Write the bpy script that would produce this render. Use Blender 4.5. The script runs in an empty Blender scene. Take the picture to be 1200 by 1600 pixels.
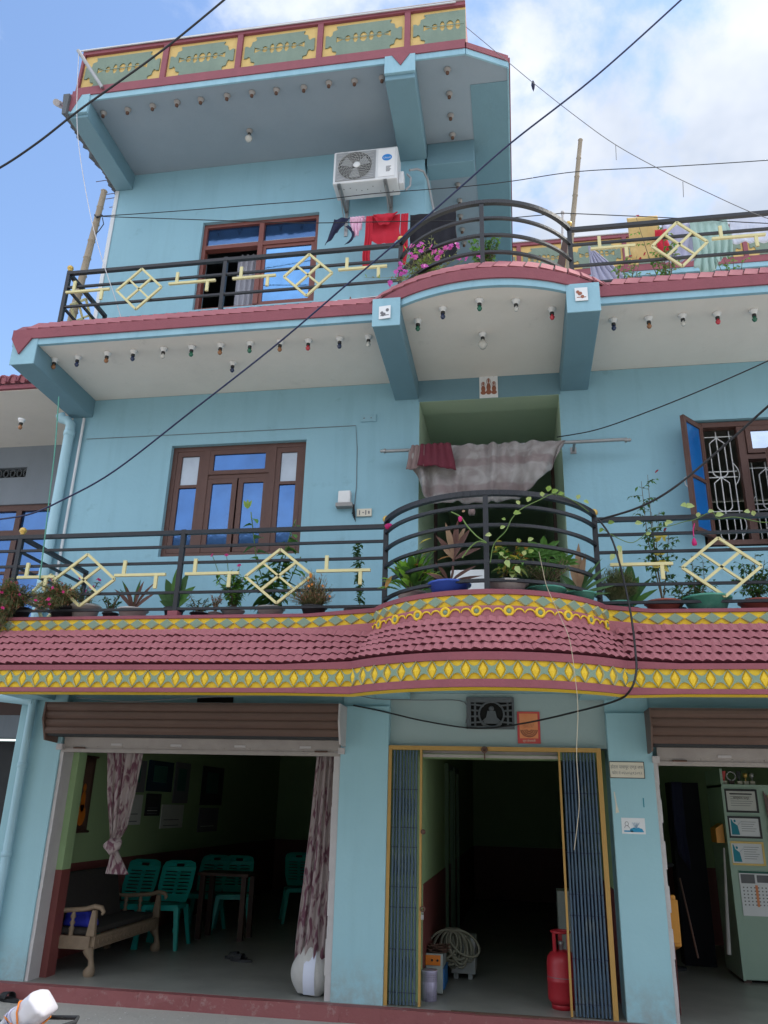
import bpy, math, random
import numpy as np
from mathutils import Vector, Matrix, Euler
from mathutils.geometry import tessellate_polygon
PI = math.pi
S = bpy.context.scene
COL = S.collection
rnd = random.Random(7)

# ------------------------------------------------------------------ camera
FPX, YAW, PITCH, ROLL = 1236.3, -0.1702, 0.3555, 0.0266
CAM = Vector((0.0, -7.5, 1.556))
_cy, _sy = math.cos(YAW), math.sin(YAW)
_f = Vector((_sy * math.cos(PITCH), _cy * math.cos(PITCH), math.sin(PITCH)))
_r = Vector((_cy, -_sy, 0)); _u = _r.cross(_f)
_c, _s = math.cos(ROLL), math.sin(ROLL)
R_, U_ = _c * _r + _s * _u, -_s * _r + _c * _u
cam = bpy.data.cameras.new('camera'); camo = bpy.data.objects.new('camera', cam); COL.objects.link(camo)
m = Matrix((R_, U_, -_f)).transposed().to_4x4(); m.translation = CAM; camo.matrix_world = m
cam.sensor_fit = 'VERTICAL'; cam.sensor_height = 24; cam.lens = FPX / 1600 * 24
cam.clip_start = 0.05; cam.clip_end = 3000
S.camera = camo
def ray(px, py): return R_ * ((px - 600) / FPX) + U_ * ((800 - py) / FPX) + _f
def W(px, py, Y=0.0): r = ray(px, py); return CAM + r * ((Y - CAM.y) / r.y)      # a photo point measured on the plane y = Y
def WZ(px, py, Z): r = ray(px, py); return CAM + r * ((Z - CAM.z) / r.z)

# ------------------------------------------------------------------ world, sun, exposure
SUN_EL, SUN_AZ = math.radians(54), math.radians(64)         # behind the plane of the facade, to the right
w = bpy.data.worlds.new("World"); S.world = w; w.use_nodes = True
nt = w.node_tree; N = nt.nodes; L = nt.links; N.clear()
out = N.new('ShaderNodeOutputWorld'); bg = N.new('ShaderNodeBackground'); bg.inputs[1].default_value = 0.097
sky = N.new('ShaderNodeTexSky'); sky.sky_type = 'NISHITA'; sky.sun_disc = False
sky.sun_elevation = SUN_EL; sky.sun_rotation = SUN_AZ; sky.air_density = 1.0; sky.dust_density = .35; sky.ozone_density = 2.2
tc = N.new('ShaderNodeTexCoord'); sep = N.new('ShaderNodeSeparateXYZ'); L.new(tc.outputs['Generated'], sep.inputs[0])
def wm(op, a, b=None, c=None):
    n = N.new('ShaderNodeMath'); n.operation = op
    for i, x in enumerate((a, b, c)):
        if x is None: continue
        if isinstance(x, (int, float)): n.inputs[i].default_value = x
        else: L.new(x, n.inputs[i])
    return n.outputs[0]
zz = wm('ADD', wm('MAXIMUM', sep.outputs[2], 0.0), 0.35)
cmb = N.new('ShaderNodeCombineXYZ'); L.new(wm('DIVIDE', sep.outputs[0], zz), cmb.inputs[0]); L.new(wm('DIVIDE', sep.outputs[1], zz), cmb.inputs[1])
mp = N.new('ShaderNodeMapping'); mp.inputs['Location'].default_value = (7.9, 2.5, 3.3); L.new(cmb.outputs[0], mp.inputs[0])
def noise(vec, scale, detail, rough, dist=0.0):
    n = N.new('ShaderNodeTexNoise'); n.inputs['Scale'].default_value = scale; n.inputs['Detail'].default_value = detail
    n.inputs['Roughness'].default_value = rough; n.inputs['Distortion'].default_value = dist; L.new(vec, n.inputs['Vector']); return n.outputs['Fac']
n1 = noise(mp.outputs[0], 2.6, 9, 0.58, 0.25); n2 = noise(mp.outputs[0], 5.5, 6, 0.6, 0.3)
cov = wm('ADD', wm('MULTIPLY', sep.outputs[0], 0.26), wm('ADD', n1, 0.035)); cov = wm('SUBTRACT', cov, wm('MULTIPLY', sep.outputs[1], 0.30)); cov = wm('ADD', cov, 0.165)  # y term adds cloud over the unseen street side for more light
cov = wm('ADD', cov, wm('MULTIPLY', wm('SUBTRACT', n2, 0.5), 0.22))
rmp = N.new('ShaderNodeValToRGB'); rmp.color_ramp.elements[0].position = 0.465; rmp.color_ramp.elements[1].position = 0.60
rmp.color_ramp.interpolation = 'EASE'; L.new(cov, rmp.inputs[0])
cc = N.new('ShaderNodeValToRGB'); cc.color_ramp.elements[0].position = 0.42; cc.color_ramp.elements[0].color = (1.95, 2.2, 2.65, 1)
cc.color_ramp.elements[1].position = 0.64; cc.color_ramp.elements[1].color = (3.1, 3.2, 3.4, 1)
L.new(noise(mp.outputs[0], 3.2, 5, 0.55), cc.inputs[0])
mx = N.new('ShaderNodeMix'); mx.data_type = 'RGBA'; L.new(rmp.outputs[0], mx.inputs[0]); L.new(sky.outputs[0], mx.inputs[6])
gain = wm('SUBTRACT', 1.72, wm('MULTIPLY', sep.outputs[1], 0.82))      # clouds over the unseen street side brightened, to light the facade
vs_ = N.new('ShaderNodeVectorMath'); vs_.operation = 'SCALE'; L.new(cc.outputs[0], vs_.inputs[0]); L.new(gain, vs_.inputs['Scale']); L.new(vs_.outputs[0], mx.inputs[7])
L.new(mx.outputs[2], bg.inputs[0]); L.new(bg.outputs[0], out.inputs[0])
sd = bpy.data.lights.new('sun', 'SUN'); sd.energy = 1.5; sd.angle = math.radians(11); sd.color = (1, .95, .86)
so = bpy.data.objects.new('sun', sd); COL.objects.link(so)
sv = Vector((math.sin(SUN_AZ) * math.cos(SUN_EL), math.cos(SUN_AZ) * math.cos(SUN_EL), math.sin(SUN_EL)))
so.rotation_euler = sv.to_track_quat('Z', 'Y').to_euler(); so.location = (0, 0, 40)
S.view_settings.view_transform = 'Standard'; S.view_settings.look = 'None'; S.view_settings.gamma = 1
S.view_settings.use_curve_mapping = False; S.view_settings.exposure = 1.62
S.cycles.max_bounces = 8; S.cycles.diffuse_bounces = 4; S.cycles.use_denoising = True

# ------------------------------------------------------------------ materials
def lin(r, g, b):
    f = lambda c: (c / 255 / 12.92) if c / 255 <= .04045 else ((c / 255 + .055) / 1.055) ** 2.4
    return (f(r), f(g), f(b))
def mat(name, c, rough=.75, c2=None, scale=6, amt=.5, streak=None, bump=.15, bscale=60, metal=0, spec=.4, trans=0, dirt=None, mapping=None, grain=0, splash=None):
    """noise mix between c and c2; streak = (colour, amount) of vertical runs; dirt = (colour, threshold) of blotches"""
    M = bpy.data.materials.new(name); M.use_nodes = True; n = M.node_tree.nodes; l = M.node_tree.links
    p = n['Principled BSDF']; p.inputs['Roughness'].default_value = rough; p.inputs['Metallic'].default_value = metal
    p.inputs['Specular IOR Level'].default_value = spec; p.inputs['Transmission Weight'].default_value = trans
    c2 = c2 or tuple(x * .86 for x in c)
    t = n.new('ShaderNodeTexCoord'); g = n.new('ShaderNodeNewGeometry'); vec = g.outputs['Position'] if mapping is None else t.outputs['Object']
    if mapping:
        mm = n.new('ShaderNodeMapping'); mm.inputs['Scale'].default_value = mapping; l.new(vec, mm.inputs[0]); vec = mm.outputs[0]
    def nz(sc, det=6, ro=.6, v=vec):
        q = n.new('ShaderNodeTexNoise'); q.inputs['Scale'].default_value = sc; q.inputs['Detail'].default_value = det; q.inputs['Roughness'].default_value = ro
        l.new(v, q.inputs['Vector']); return q.outputs['Fac']
    def ramp(src, a, b):
        q = n.new('ShaderNodeMapRange'); q.inputs[1].default_value = a; q.inputs[2].default_value = b; l.new(src, q.inputs[0]); return q.outputs[0]
    def mix(fac, a, b):
        q = n.new('ShaderNodeMix'); q.data_type = 'RGBA'
        if isinstance(fac, float): q.inputs[0].default_value = fac
        else: l.new(fac, q.inputs[0])
        for s_, x in ((6, a), (7, b)):
            if isinstance(x, tuple): q.inputs[s_].default_value = (*x[:3], 1)
            else: l.new(x, q.inputs[s_])
        return q.outputs[2]
    def mul(a, k):
        q = n.new('ShaderNodeMath'); q.operation = 'MULTIPLY'; l.new(a, q.inputs[0]); q.inputs[1].default_value = k; return q.outputs[0]
    col = mix(ramp(nz(scale), .5 - amt * .35, .5 + amt * .35), c, c2)
    if streak:
        mm = n.new('ShaderNodeMapping'); mm.inputs['Scale'].default_value = (5, 5, .5); l.new(g.outputs['Position'], mm.inputs[0])
        col = mix(mul(ramp(nz(1.0, 8, .62, mm.outputs[0]), .50, .85), streak[1]), col, streak[0])
    if dirt:
        col = mix(mul(ramp(nz(scale * 2.7, 8, .7), dirt[1], dirt[1] + .18), .8), col, dirt[0])
    if splash:       # dried splashes and rubbed dirt in the lowest part of a wall
        sx = n.new('ShaderNodeSeparateXYZ'); l.new(g.outputs['Position'], sx.inputs[0]); hz_ = ramp(sx.outputs[2], .38, -.12)
        q = n.new('ShaderNodeMath'); q.operation = 'MULTIPLY'; l.new(hz_, q.inputs[0]); l.new(ramp(nz(9, 8, .7), .38, .62), q.inputs[1]); col = mix(mul(q.outputs[0], .75), col, splash)
    if grain: col = mix(mul(nz(220, 2, .5), grain), col, tuple(x * .5 for x in c))
    l.new(col, p.inputs['Base Color'])
    if bump:
        b = n.new('ShaderNodeBump'); b.inputs['Strength'].default_value = bump; b.inputs['Distance'].default_value = .01
        l.new(nz(bscale, 5, .6), b.inputs['Height']); l.new(b.outputs[0], p.inputs['Normal'])
    return M
M = {}
M['blue'] = mat('light_blue_wall_paint', (.268, .468, .55), .7, (.235, .42, .505), 1.6, 1, streak=((.14, .25, .29), .34), bump=.4, bscale=12, dirt=((.18, .31, .36), .60))
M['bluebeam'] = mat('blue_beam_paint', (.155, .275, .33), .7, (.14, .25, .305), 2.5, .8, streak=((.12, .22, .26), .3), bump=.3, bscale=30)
M['blueedge'] = mat('blue_edge_paint', (.28, .47, .55), .7, (.23, .40, .48), 4, .8, streak=((.12, .26, .34), .6), bump=.3, bscale=30)
M['overgate'] = mat('bounce_greyed_blue_wall_paint', (.34, .43, .43), .7, (.30, .385, .385), 1.5, 1, bump=.3, bscale=14)  # grey of the warm bounce light put into the blue
M['pillar'] = mat('pillar_blue_paint', (.325, .535, .59), .6, (.28, .48, .54), 1.4, 1, bump=.3, bscale=14, dirt=((.40, .47, .46), .68), splash=(.27, .25, .22), streak=((.18, .31, .35), .25))
M['soffit'] = mat('off_white_soffit_paint', (.78, .73, .67), .85, (.66, .62, .57), 1.3, 1, bump=.4, bscale=10, dirt=((.50, .47, .43), .62))
M['soffit_grey'] = mat('grey_blue_soffit_paint', (.27, .325, .375), .85, (.23, .29, .34), 2.2, 1, bump=.3, bscale=14)
M['maroon'] = mat('maroon_paint', (.265, .075, .095), .7, (.215, .06, .077), 5, 1, streak=((.15, .05, .06), .4), bump=.3, bscale=40, dirt=((.40, .16, .17), .68))
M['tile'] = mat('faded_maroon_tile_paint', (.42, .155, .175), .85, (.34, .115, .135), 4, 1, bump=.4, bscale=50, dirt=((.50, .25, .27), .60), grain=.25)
M['rimpaint'] = mat('pale_yellow_green_rim_paint', (.52, .46, .22), .7, (.36, .40, .24), 30, 1, bump=.2)  # paler tone on the bevel faces of stars and diamonds
M['tilelip'] = mat('unfaded_shaded_maroon_tile_edge', (.11, .022, .032), .85, (.08, .018, .026), 9, 1, bump=.3)  # unfaded maroon, with the shade of the undercut lips put into it
M['yellow'] = mat('mustard_yellow_paint', (.80, .56, .03), .6, (.68, .42, .02), 14, 1, bump=.35, bscale=60, dirt=((.45, .27, .03), .72))
M['sage'] = mat('sage_green_paint', (.20, .28, .20), .7, (.17, .245, .18), 7, 1, bump=.3, bscale=40, dirt=((.13, .19, .14), .70))
M['sage2'] = mat('weathered_sage_paint', (.205, .265, .205), .75, (.15, .20, .155), 4, 1, streak=((.10, .15, .12), .5), bump=.4, bscale=30, dirt=((.09, .13, .10), .69))
M['yellow2'] = mat('pale_yellow_paint', (.62, .44, .16), .7, (.54, .36, .12), 8, 1, bump=.3, bscale=40)
M['black'] = mat('black_gloss_rail_paint', (.011, .012, .016), .42, (.02, .021, .026), 18, 1, bump=.15, bscale=80, dirt=((.07, .062, .058), .74))
M['cream'] = mat('cream_yellow_rail_paint', (.66, .60, .32), .5, (.56, .50, .25), 16, 1, bump=.1, bscale=80, dirt=((.35, .28, .14), .76))
M['gold'] = mat('gold_paint', (.62, .42, .12), .35, (.5, .33, .09), 20, 1, metal=.5)
M['brown'] = mat('brown_window_enamel', (.115, .055, .042), .5, (.09, .042, .033), 12, 1, bump=.15, bscale=60)
M['redbrown'] = mat('red_brown_window_enamel', (.21, .07, .055), .5, (.17, .055, .045), 12, 1, bump=.15, bscale=60)
def glass(name, c, metal=.75, rough=.05):
    G = mat(name, c, rough, tuple(x * .62 for x in c), 4, 1, bump=.16, bscale=1.6, metal=metal, spec=.8); return G
M['glassblue'] = glass('blue_reflective_glass', (.045, .14, .36), .62)
M['bluefilm'] = mat('blue_tinted_window_film', (.012, .15, .44), .12, (.01, .11, .36), 3, 1, bump=.05, bscale=3, spec=.7)
M['glasslight'] = glass('light_blue_reflective_glass', (.14, .33, .62))
M['glassdark'] = glass('dark_blue_glass', (.05, .12, .28))
M['glasswhite'] = glass('pale_figured_glass', (.36, .41, .47), .4, .3)
M['glasssky'] = glass('bright_reflective_glass', (.50, .58, .72), .9, .06)
M['curtaingrey'] = mat('grey_curtain_cloth', (.42, .42, .46), .9, (.3, .3, .34), 5, 1, bump=.1)
M['concrete'] = mat('concrete_street', (.50, .475, .43), .9, (.43, .41, .375), 1.6, 1, bump=.5, bscale=22, dirt=((.24, .23, .21), .66), grain=.25, streak=((.27, .255, .23), .3))
M['floor'] = mat('polished_cement_floor', (.34, .34, .31), .36, (.18, .18, .165), 2.2, 1, bump=.2, bscale=8, dirt=((.29, .285, .265), .55))
M['redstep'] = mat('red_oxide_step', (.27, .085, .085), .6, (.22, .07, .07), 4, 1, bump=.5, bscale=20, dirt=((.38, .28, .26), .56))
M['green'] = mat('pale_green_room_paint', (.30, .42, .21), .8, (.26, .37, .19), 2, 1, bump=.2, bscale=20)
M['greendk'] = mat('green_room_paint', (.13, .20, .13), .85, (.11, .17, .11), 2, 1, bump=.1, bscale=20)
M['jamb'] = mat('door_reveal_green_paint', (.42, .52, .38), .8, (.36, .46, .34), 2.5, 1, bump=.2, bscale=20)
M['dado'] = mat('maroon_dado_paint', (.19, .053, .048), .55, (.15, .042, .038), 3, 1, bump=.2, bscale=20, dirt=((.3, .15, .13), .72))
M['dark'] = mat('unlit_plaster', (.05, .06, .055), .9, None, 2, 1, bump=0)
M['shutter'] = mat('rusty_brown_shutter_steel', (.135, .08, .062), .5, (.10, .058, .046), 5, 1, bump=.25, bscale=30, dirt=((.2, .12, .09), .66))
M['shuttergrey'] = mat('grey_primer_shutter_bar', (.40, .36, .33), .6, (.27, .235, .22), 6, 1, bump=.2, bscale=40, dirt=((.15, .10, .08), .68))
M['whitewash'] = mat('chipped_whitewash', (.52, .49, .48), .85, (.44, .41, .41), 8, 1, bump=.5, bscale=40, dirt=((.3, .2, .2), .7))
M['gateyellow'] = mat('ochre_gate_frame_paint', (.46, .27, .075), .5, (.38, .21, .055), 7, 1, bump=.2, bscale=50, dirt=((.2, .11, .04), .7))
M['gateblue'] = mat('worn_blue_gate_steel', (.10, .145, .175), .45, (.05, .085, .15), 1.5, 1, bump=.2, bscale=60, metal=.25, dirt=((.19, .22, .22), .56), mapping=None)
M['steel'] = mat('galvanised_steel', (.36, .36, .36), .45, (.28, .28, .28), 12, 1, metal=.6, bump=.1)
M['rust'] = mat('rusty_iron', (.14, .075, .05), .8, (.09, .05, .04), 20, 1)
M['pvcblue'] = mat('blue_painted_drain_pipe', (.36, .56, .64), .45, (.31, .50, .58), 6, 1, bump=.1, dirt=((.24, .36, .40), .68))
M['pvcwhite'] = mat('white_conduit_plastic', (.66, .68, .70), .5, (.56, .58, .6), 8, 1, bump=.1)
M['acwhite'] = mat('off_white_ac_enamel', (.66, .67, .68), .4, (.58, .59, .60), 5, 1, bump=.05, dirt=((.42, .41, .4), .72))
M['acgrey'] = mat('grey_fan_guard_plastic', (.30, .31, .32), .5)
M['acdark'] = mat('dark_fan_cavity', (.035, .037, .04), .7)
M['logoblue'] = mat('blue_logo_print', (.02, .22, .60), .35)
M['white'] = mat('white_enamel', (.74, .74, .74), .45, (.66, .66, .66), 8, .8, bump=.05)
M['lightgrey'] = mat('light_grey_plastic', (.5, .51, .5), .5)
M['rubber'] = mat('black_cable_rubber', (.012, .012, .014), .55, (.02, .02, .022), 20, 1, bump=.1)
M['bluewire'] = mat('dark_blue_cable_sheath', (.012, .02, .07), .5)
M['whitewire'] = mat('white_cable_sheath', (.62, .60, .62), .6)
M['string'] = mat('pale_jute_string', (.45, .38, .27), .9)
M['greenstring'] = mat('green_nylon_string', (.10, .30, .24), .8)
M['bamboo'] = mat('weathered_bamboo', (.36, .30, .22), .7, (.26, .215, .165), 9, 1, mapping=(1, 1, .2), bump=.3)
M['terracotta'] = mat('terracotta_red_pot', (.30, .085, .065), .7, (.24, .07, .055), 8, 1)
M['potwhite'] = mat('dusty_white_pot', (.55, .52, .50), .7, (.42, .39, .37), 7, 1, dirt=((.25, .22, .2), .62))
M['potgrey'] = mat('grey_cement_pot', (.36, .34, .33), .85, (.28, .27, .26), 8, 1, bump=.3)
M['potblue'] = mat('blue_plastic_bowl', (.035, .09, .42), .35)
M['potgreen'] = mat('green_swirled_plastic_bowl', (.02, .20, .14), .35, (.12, .34, .27), 14, 1)
M['potblack'] = mat('black_nursery_pot', (.03, .03, .035), .6)
M['soil'] = mat('potting_soil', (.06, .045, .03), .95)
M['bark'] = mat('plant_stem_bark', (.13, .10, .06), .85)
M['stemgreen'] = mat('green_stem', (.12, .2, .05), .7)
def leafmat(name, c, c2, sss=0):
    A = mat(name, c, .5, c2, 9, 1, bump=.05, spec=.35); p = A.node_tree.nodes['Principled BSDF']
    tr = A.node_tree.nodes.new('ShaderNodeBsdfTranslucent'); tr.inputs[0].default_value = (c[0] * 1.6, c[1] * 1.6, c[2] * .9, 1)
    mxs = A.node_tree.nodes.new('ShaderNodeMixShader'); mxs.inputs[0].default_value = .28
    A.node_tree.links.new(p.outputs[0], mxs.inputs[1]); A.node_tree.links.new(tr.outputs[0], mxs.inputs[2])
    A.node_tree.links.new(mxs.outputs[0], A.node_tree.nodes['Material Output'].inputs[0]); return A
M['leafdk'] = leafmat('dark_green_leaf', (.045, .11, .035), (.07, .155, .045))
M['leaf'] = leafmat('mid_green_leaf', (.075, .19, .04), (.12, .25, .06))
M['leafbr'] = leafmat('bright_green_leaf', (.17, .38, .05), (.26, .46, .09))
M['leaflt'] = leafmat('light_green_leaf', (.16, .29, .05), (.30, .38, .10))
M['leafyel'] = leafmat('yellow_leaf', (.60, .48, .07), (.70, .62, .22))
M['leafora'] = leafmat('orange_tinged_leaf', (.42, .17, .05), (.30, .22, .05))
M['leafpur'] = leafmat('purple_brown_leaf', (.12, .055, .05), (.20, .10, .08))
M['leafdry'] = leafmat('dry_brown_leaf', (.34, .20, .13), (.45, .30, .2))
M['leafgry'] = leafmat('grey_green_needle_leaf', (.15, .18, .09), (.24, .22, .11))
M['leafpink'] = leafmat('pinkish_dry_leaf', (.40, .17, .13), (.30, .16, .1))
M['leafvar'] = leafmat('variegated_cream_green_leaf', (.26, .38, .10), (.55, .58, .28))
M['magenta'] = leafmat('magenta_petal', (.62, .03, .22), (.5, .02, .18))
M['pink'] = leafmat('pink_purple_petal', (.58, .12, .50), (.48, .08, .42))
M['redpet'] = leafmat('dark_red_petal', (.30, .01, .04), (.22, .01, .03))
M['orange'] = leafmat('orange_petal', (.75, .22, .03), (.7, .3, .05))
M['teal'] = mat('teal_plastic', (.005, .33, .285), .4, (.005, .28, .245), 4, .6, bump=.03)
M['wood'] = mat('carved_worn_wood', (.26, .19, .125), .6, (.17, .12, .08), 14, 1, bump=.6, bscale=22, mapping=(1, 1, 1))
M['wooddk'] = mat('dark_brown_wood', (.075, .035, .025), .5, (.05, .025, .02), 10, 1, bump=.2)
M['cushion'] = mat('dark_brown_cushion', (.045, .038, .034), .95, (.03, .026, .024), 16, 1, bump=.4, bscale=60)
M['bluecloth'] = mat('royal_blue_cloth', (.02, .03, .38), .8)
M['red'] = mat('red_gas_cylinder_enamel', (.42, .02, .03), .38, (.34, .018, .028), 9, 1, bump=.15, dirt=((.2, .03, .03), .7))
M['orangebox'] = mat('orange_enamel', (.62, .17, .015), .4)
M['orangepl'] = mat('orange_plastic_box', (.62, .27, .035), .45, (.54, .22, .03), 5, 1)
M['bluebox'] = mat('blue_enamel', (.01, .12, .34), .45)
M['greybox'] = mat('grey_enamel', (.30, .33, .31), .5)
M['hose'] = mat('grey_green_hose', (.22, .21, .155), .6, (.17, .165, .12), 10, 1)
M['cabinet'] = mat('pale_green_cabinet_paint', (.33, .45, .36), .5, (.28, .39, .31), 4, 1, bump=.1)
M['paper'] = mat('aged_paper', (.60, .60, .56), .7, (.52, .52, .48), 8, 1, bump=0)
M['paperw'] = mat('white_paper', (.72, .73, .74), .7, (.66, .67, .68), 8, 1, bump=0)
M['inkgrey'] = mat('grey_ink', (.16, .16, .17), .8, bump=0)
M['inkdark'] = mat('dark_ink', (.03, .03, .03), .8, bump=0)
M['inkteal'] = mat('teal_ink', (.02, .25, .33), .7, bump=0)
M['inkblue'] = mat('cyan_blue_ink', (.03, .30, .52), .7, bump=0)
M['inkbrown'] = mat('brown_ink', (.22, .07, .045), .7, (.35, .14, .08), 90, 1, bump=0)
M['inkgreen'] = mat('bottle_green_ink', (.03, .13, .10), .7, bump=0)
M['inkred'] = mat('crimson_ink', (.45, .03, .07), .6, (.6, .10, .06), 9, 1, bump=0)
M['inkora'] = mat('peach_orange_ink', (.75, .32, .14), .6, (.65, .2, .08), 9, 1, bump=0)
M['platecream'] = mat('cream_nameplate', (.66, .61, .50), .5, (.58, .53, .43), 16, 1, bump=0)
M['goldframe'] = mat('thin_gold_picture_frame', (.5, .36, .12), .35, metal=.4)
M['blackframe'] = mat('black_picture_frame', (.02, .02, .02), .4)
M['brick'] = mat('vent_grey_cement', (.115, .125, .135), .85, (.09, .10, .11), 12, 1, bump=.4)
M['ventdark'] = mat('vent_hollow_dark', (.01, .01, .01), .9, bump=0)
M['gneigh'] = mat('grey_neighbour_wall', (.24, .27, .31), .8, (.20, .23, .265), 2, 1, streak=((.12, .13, .14), .3), bump=.2)
M['clothred'] = mat('red_garment_cloth', (.50, .015, .035), .85, (.4, .012, .03), 12, 1, bump=.3, bscale=40)
M['clothnavy'] = mat('navy_garment_cloth', (.012, .016, .05), .9, (.02, .022, .05), 12, 1, bump=.3, bscale=40)
M['clothblack'] = mat('black_garment_cloth', (.012, .012, .018), .9, bump=.3, bscale=40)
M['clothpink'] = mat('pink_striped_cloth', (.62, .25, .42), .85, (.8, .6, .7), 40, 1, bump=.2)
M['clothochre'] = mat('ochre_towel_cloth', (.56, .40, .17), .95, (.48, .33, .13), 20, 1, bump=.4, bscale=60)
M['clothmint'] = mat('mint_green_cloth', (.36, .50, .45), .9, (.31, .44, .40), 8, 1, bump=.3)
M['clothlav'] = mat('lavender_sheet_cloth', (.40, .40, .52), .9, (.34, .34, .46), 8, 1, bump=.2)
M['clothwhite'] = mat('white_blue_checked_cloth', (.62, .65, .74), .9, (.55, .58, .7), 8, 1, bump=.2)
M['clothmaroon'] = mat('maroon_cloth', (.14, .02, .035), .9, (.10, .018, .03), 9, 1, bump=.3)
M['clothtaupe'] = mat('taupe_cloth', (.24, .17, .16), .9, (.20, .14, .135), 9, 1, bump=.3)
M['sack'] = mat('white_woven_sack', (.50, .49, .47), .8, (.40, .39, .37), 12, 1, bump=.5, bscale=120)
M['plasticwrap'] = mat('white_plastic_wrap', (.60, .585, .62), .35, (.50, .49, .54), 8, 1, bump=.3, bscale=18)
M['steeltin'] = mat('lilac_printed_tin', (.50, .46, .60), .4, (.36, .32, .46), 30, 1, metal=.2)
M['slipper'] = mat('charcoal_slipper_foam', (.025, .027, .03), .8)
M['bulbclear'] = mat('clear_bulb_glass', (.55, .54, .50), .15, bump=0, spec=.8)
for k, c in dict(green=(.01, .13, .07), blue=(.015, .03, .09), amber=(.30, .13, .05), red=(.50, .03, .05)).items():
    M['bulb' + k] = mat(k + '_bulb_glass', c, .22, bump=0, spec=.7)
def pattern_mat(name, base, blot, mapping, thr=.5, soft=.03, stripes=None):
    A = bpy.data.materials.new(name); A.use_nodes = True; n = A.node_tree.nodes; l = A.node_tree.links; p = n['Principled BSDF']; p.inputs['Roughness'].default_value = .75
    t = n.new('ShaderNodeTexCoord'); mm = n.new('ShaderNodeMapping'); mm.inputs['Scale'].default_value = mapping; l.new(t.outputs['Object'], mm.inputs[0])
    q = n.new('ShaderNodeTexNoise'); q.inputs['Scale'].default_value = 1; q.inputs['Detail'].default_value = 2; q.inputs['Distortion'].default_value = 1.2; l.new(mm.outputs[0], q.inputs['Vector'])
    r = n.new('ShaderNodeMapRange'); r.inputs[1].default_value = thr - soft; r.inputs[2].default_value = thr + soft; l.new(q.outputs['Fac'], r.inputs[0])
    x = n.new('ShaderNodeMix'); x.data_type = 'RGBA'; x.inputs[6].default_value = (*base, 1); x.inputs[7].default_value = (*blot, 1); l.new(r.outputs[0], x.inputs[0])
    o = x.outputs[2]
    if stripes:
        wv = n.new('ShaderNodeTexWave'); wv.wave_type = 'BANDS'; wv.bands_direction = stripes[0]; wv.inputs['Scale'].default_value = stripes[1]; wv.inputs['Distortion'].default_value = .6; l.new(t.outputs['Object'], wv.inputs[0])
        r2 = n.new('ShaderNodeMapRange'); r2.inputs[1].default_value = .72; r2.inputs[2].default_value = .9; r2.inputs[4].default_value = .6; l.new(wv.outputs['Fac'], r2.inputs[0])
        x2 = n.new('ShaderNodeMix'); x2.data_type = 'RGBA'; x2.inputs[7].default_value = (*stripes[2], 1); l.new(o, x2.inputs[6]); l.new(r2.outputs[0], x2.inputs[0]); o = x2.outputs[2]
    l.new(o, p.inputs['Base Color']); return A
M['curtain'] = pattern_mat('grey_curtain_with_maroon_pattern', (.29, .235, .225), (.11, .035, .055), (16, 16, 6), .55, .06)
M['curtain2'] = pattern_mat('taupe_plaid_curtain', (.30, .28, .27), (.21, .18, .175), (6, 6, 6), .5, .12, stripes=('Z', 1.1, (.17, .115, .115)))

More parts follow.
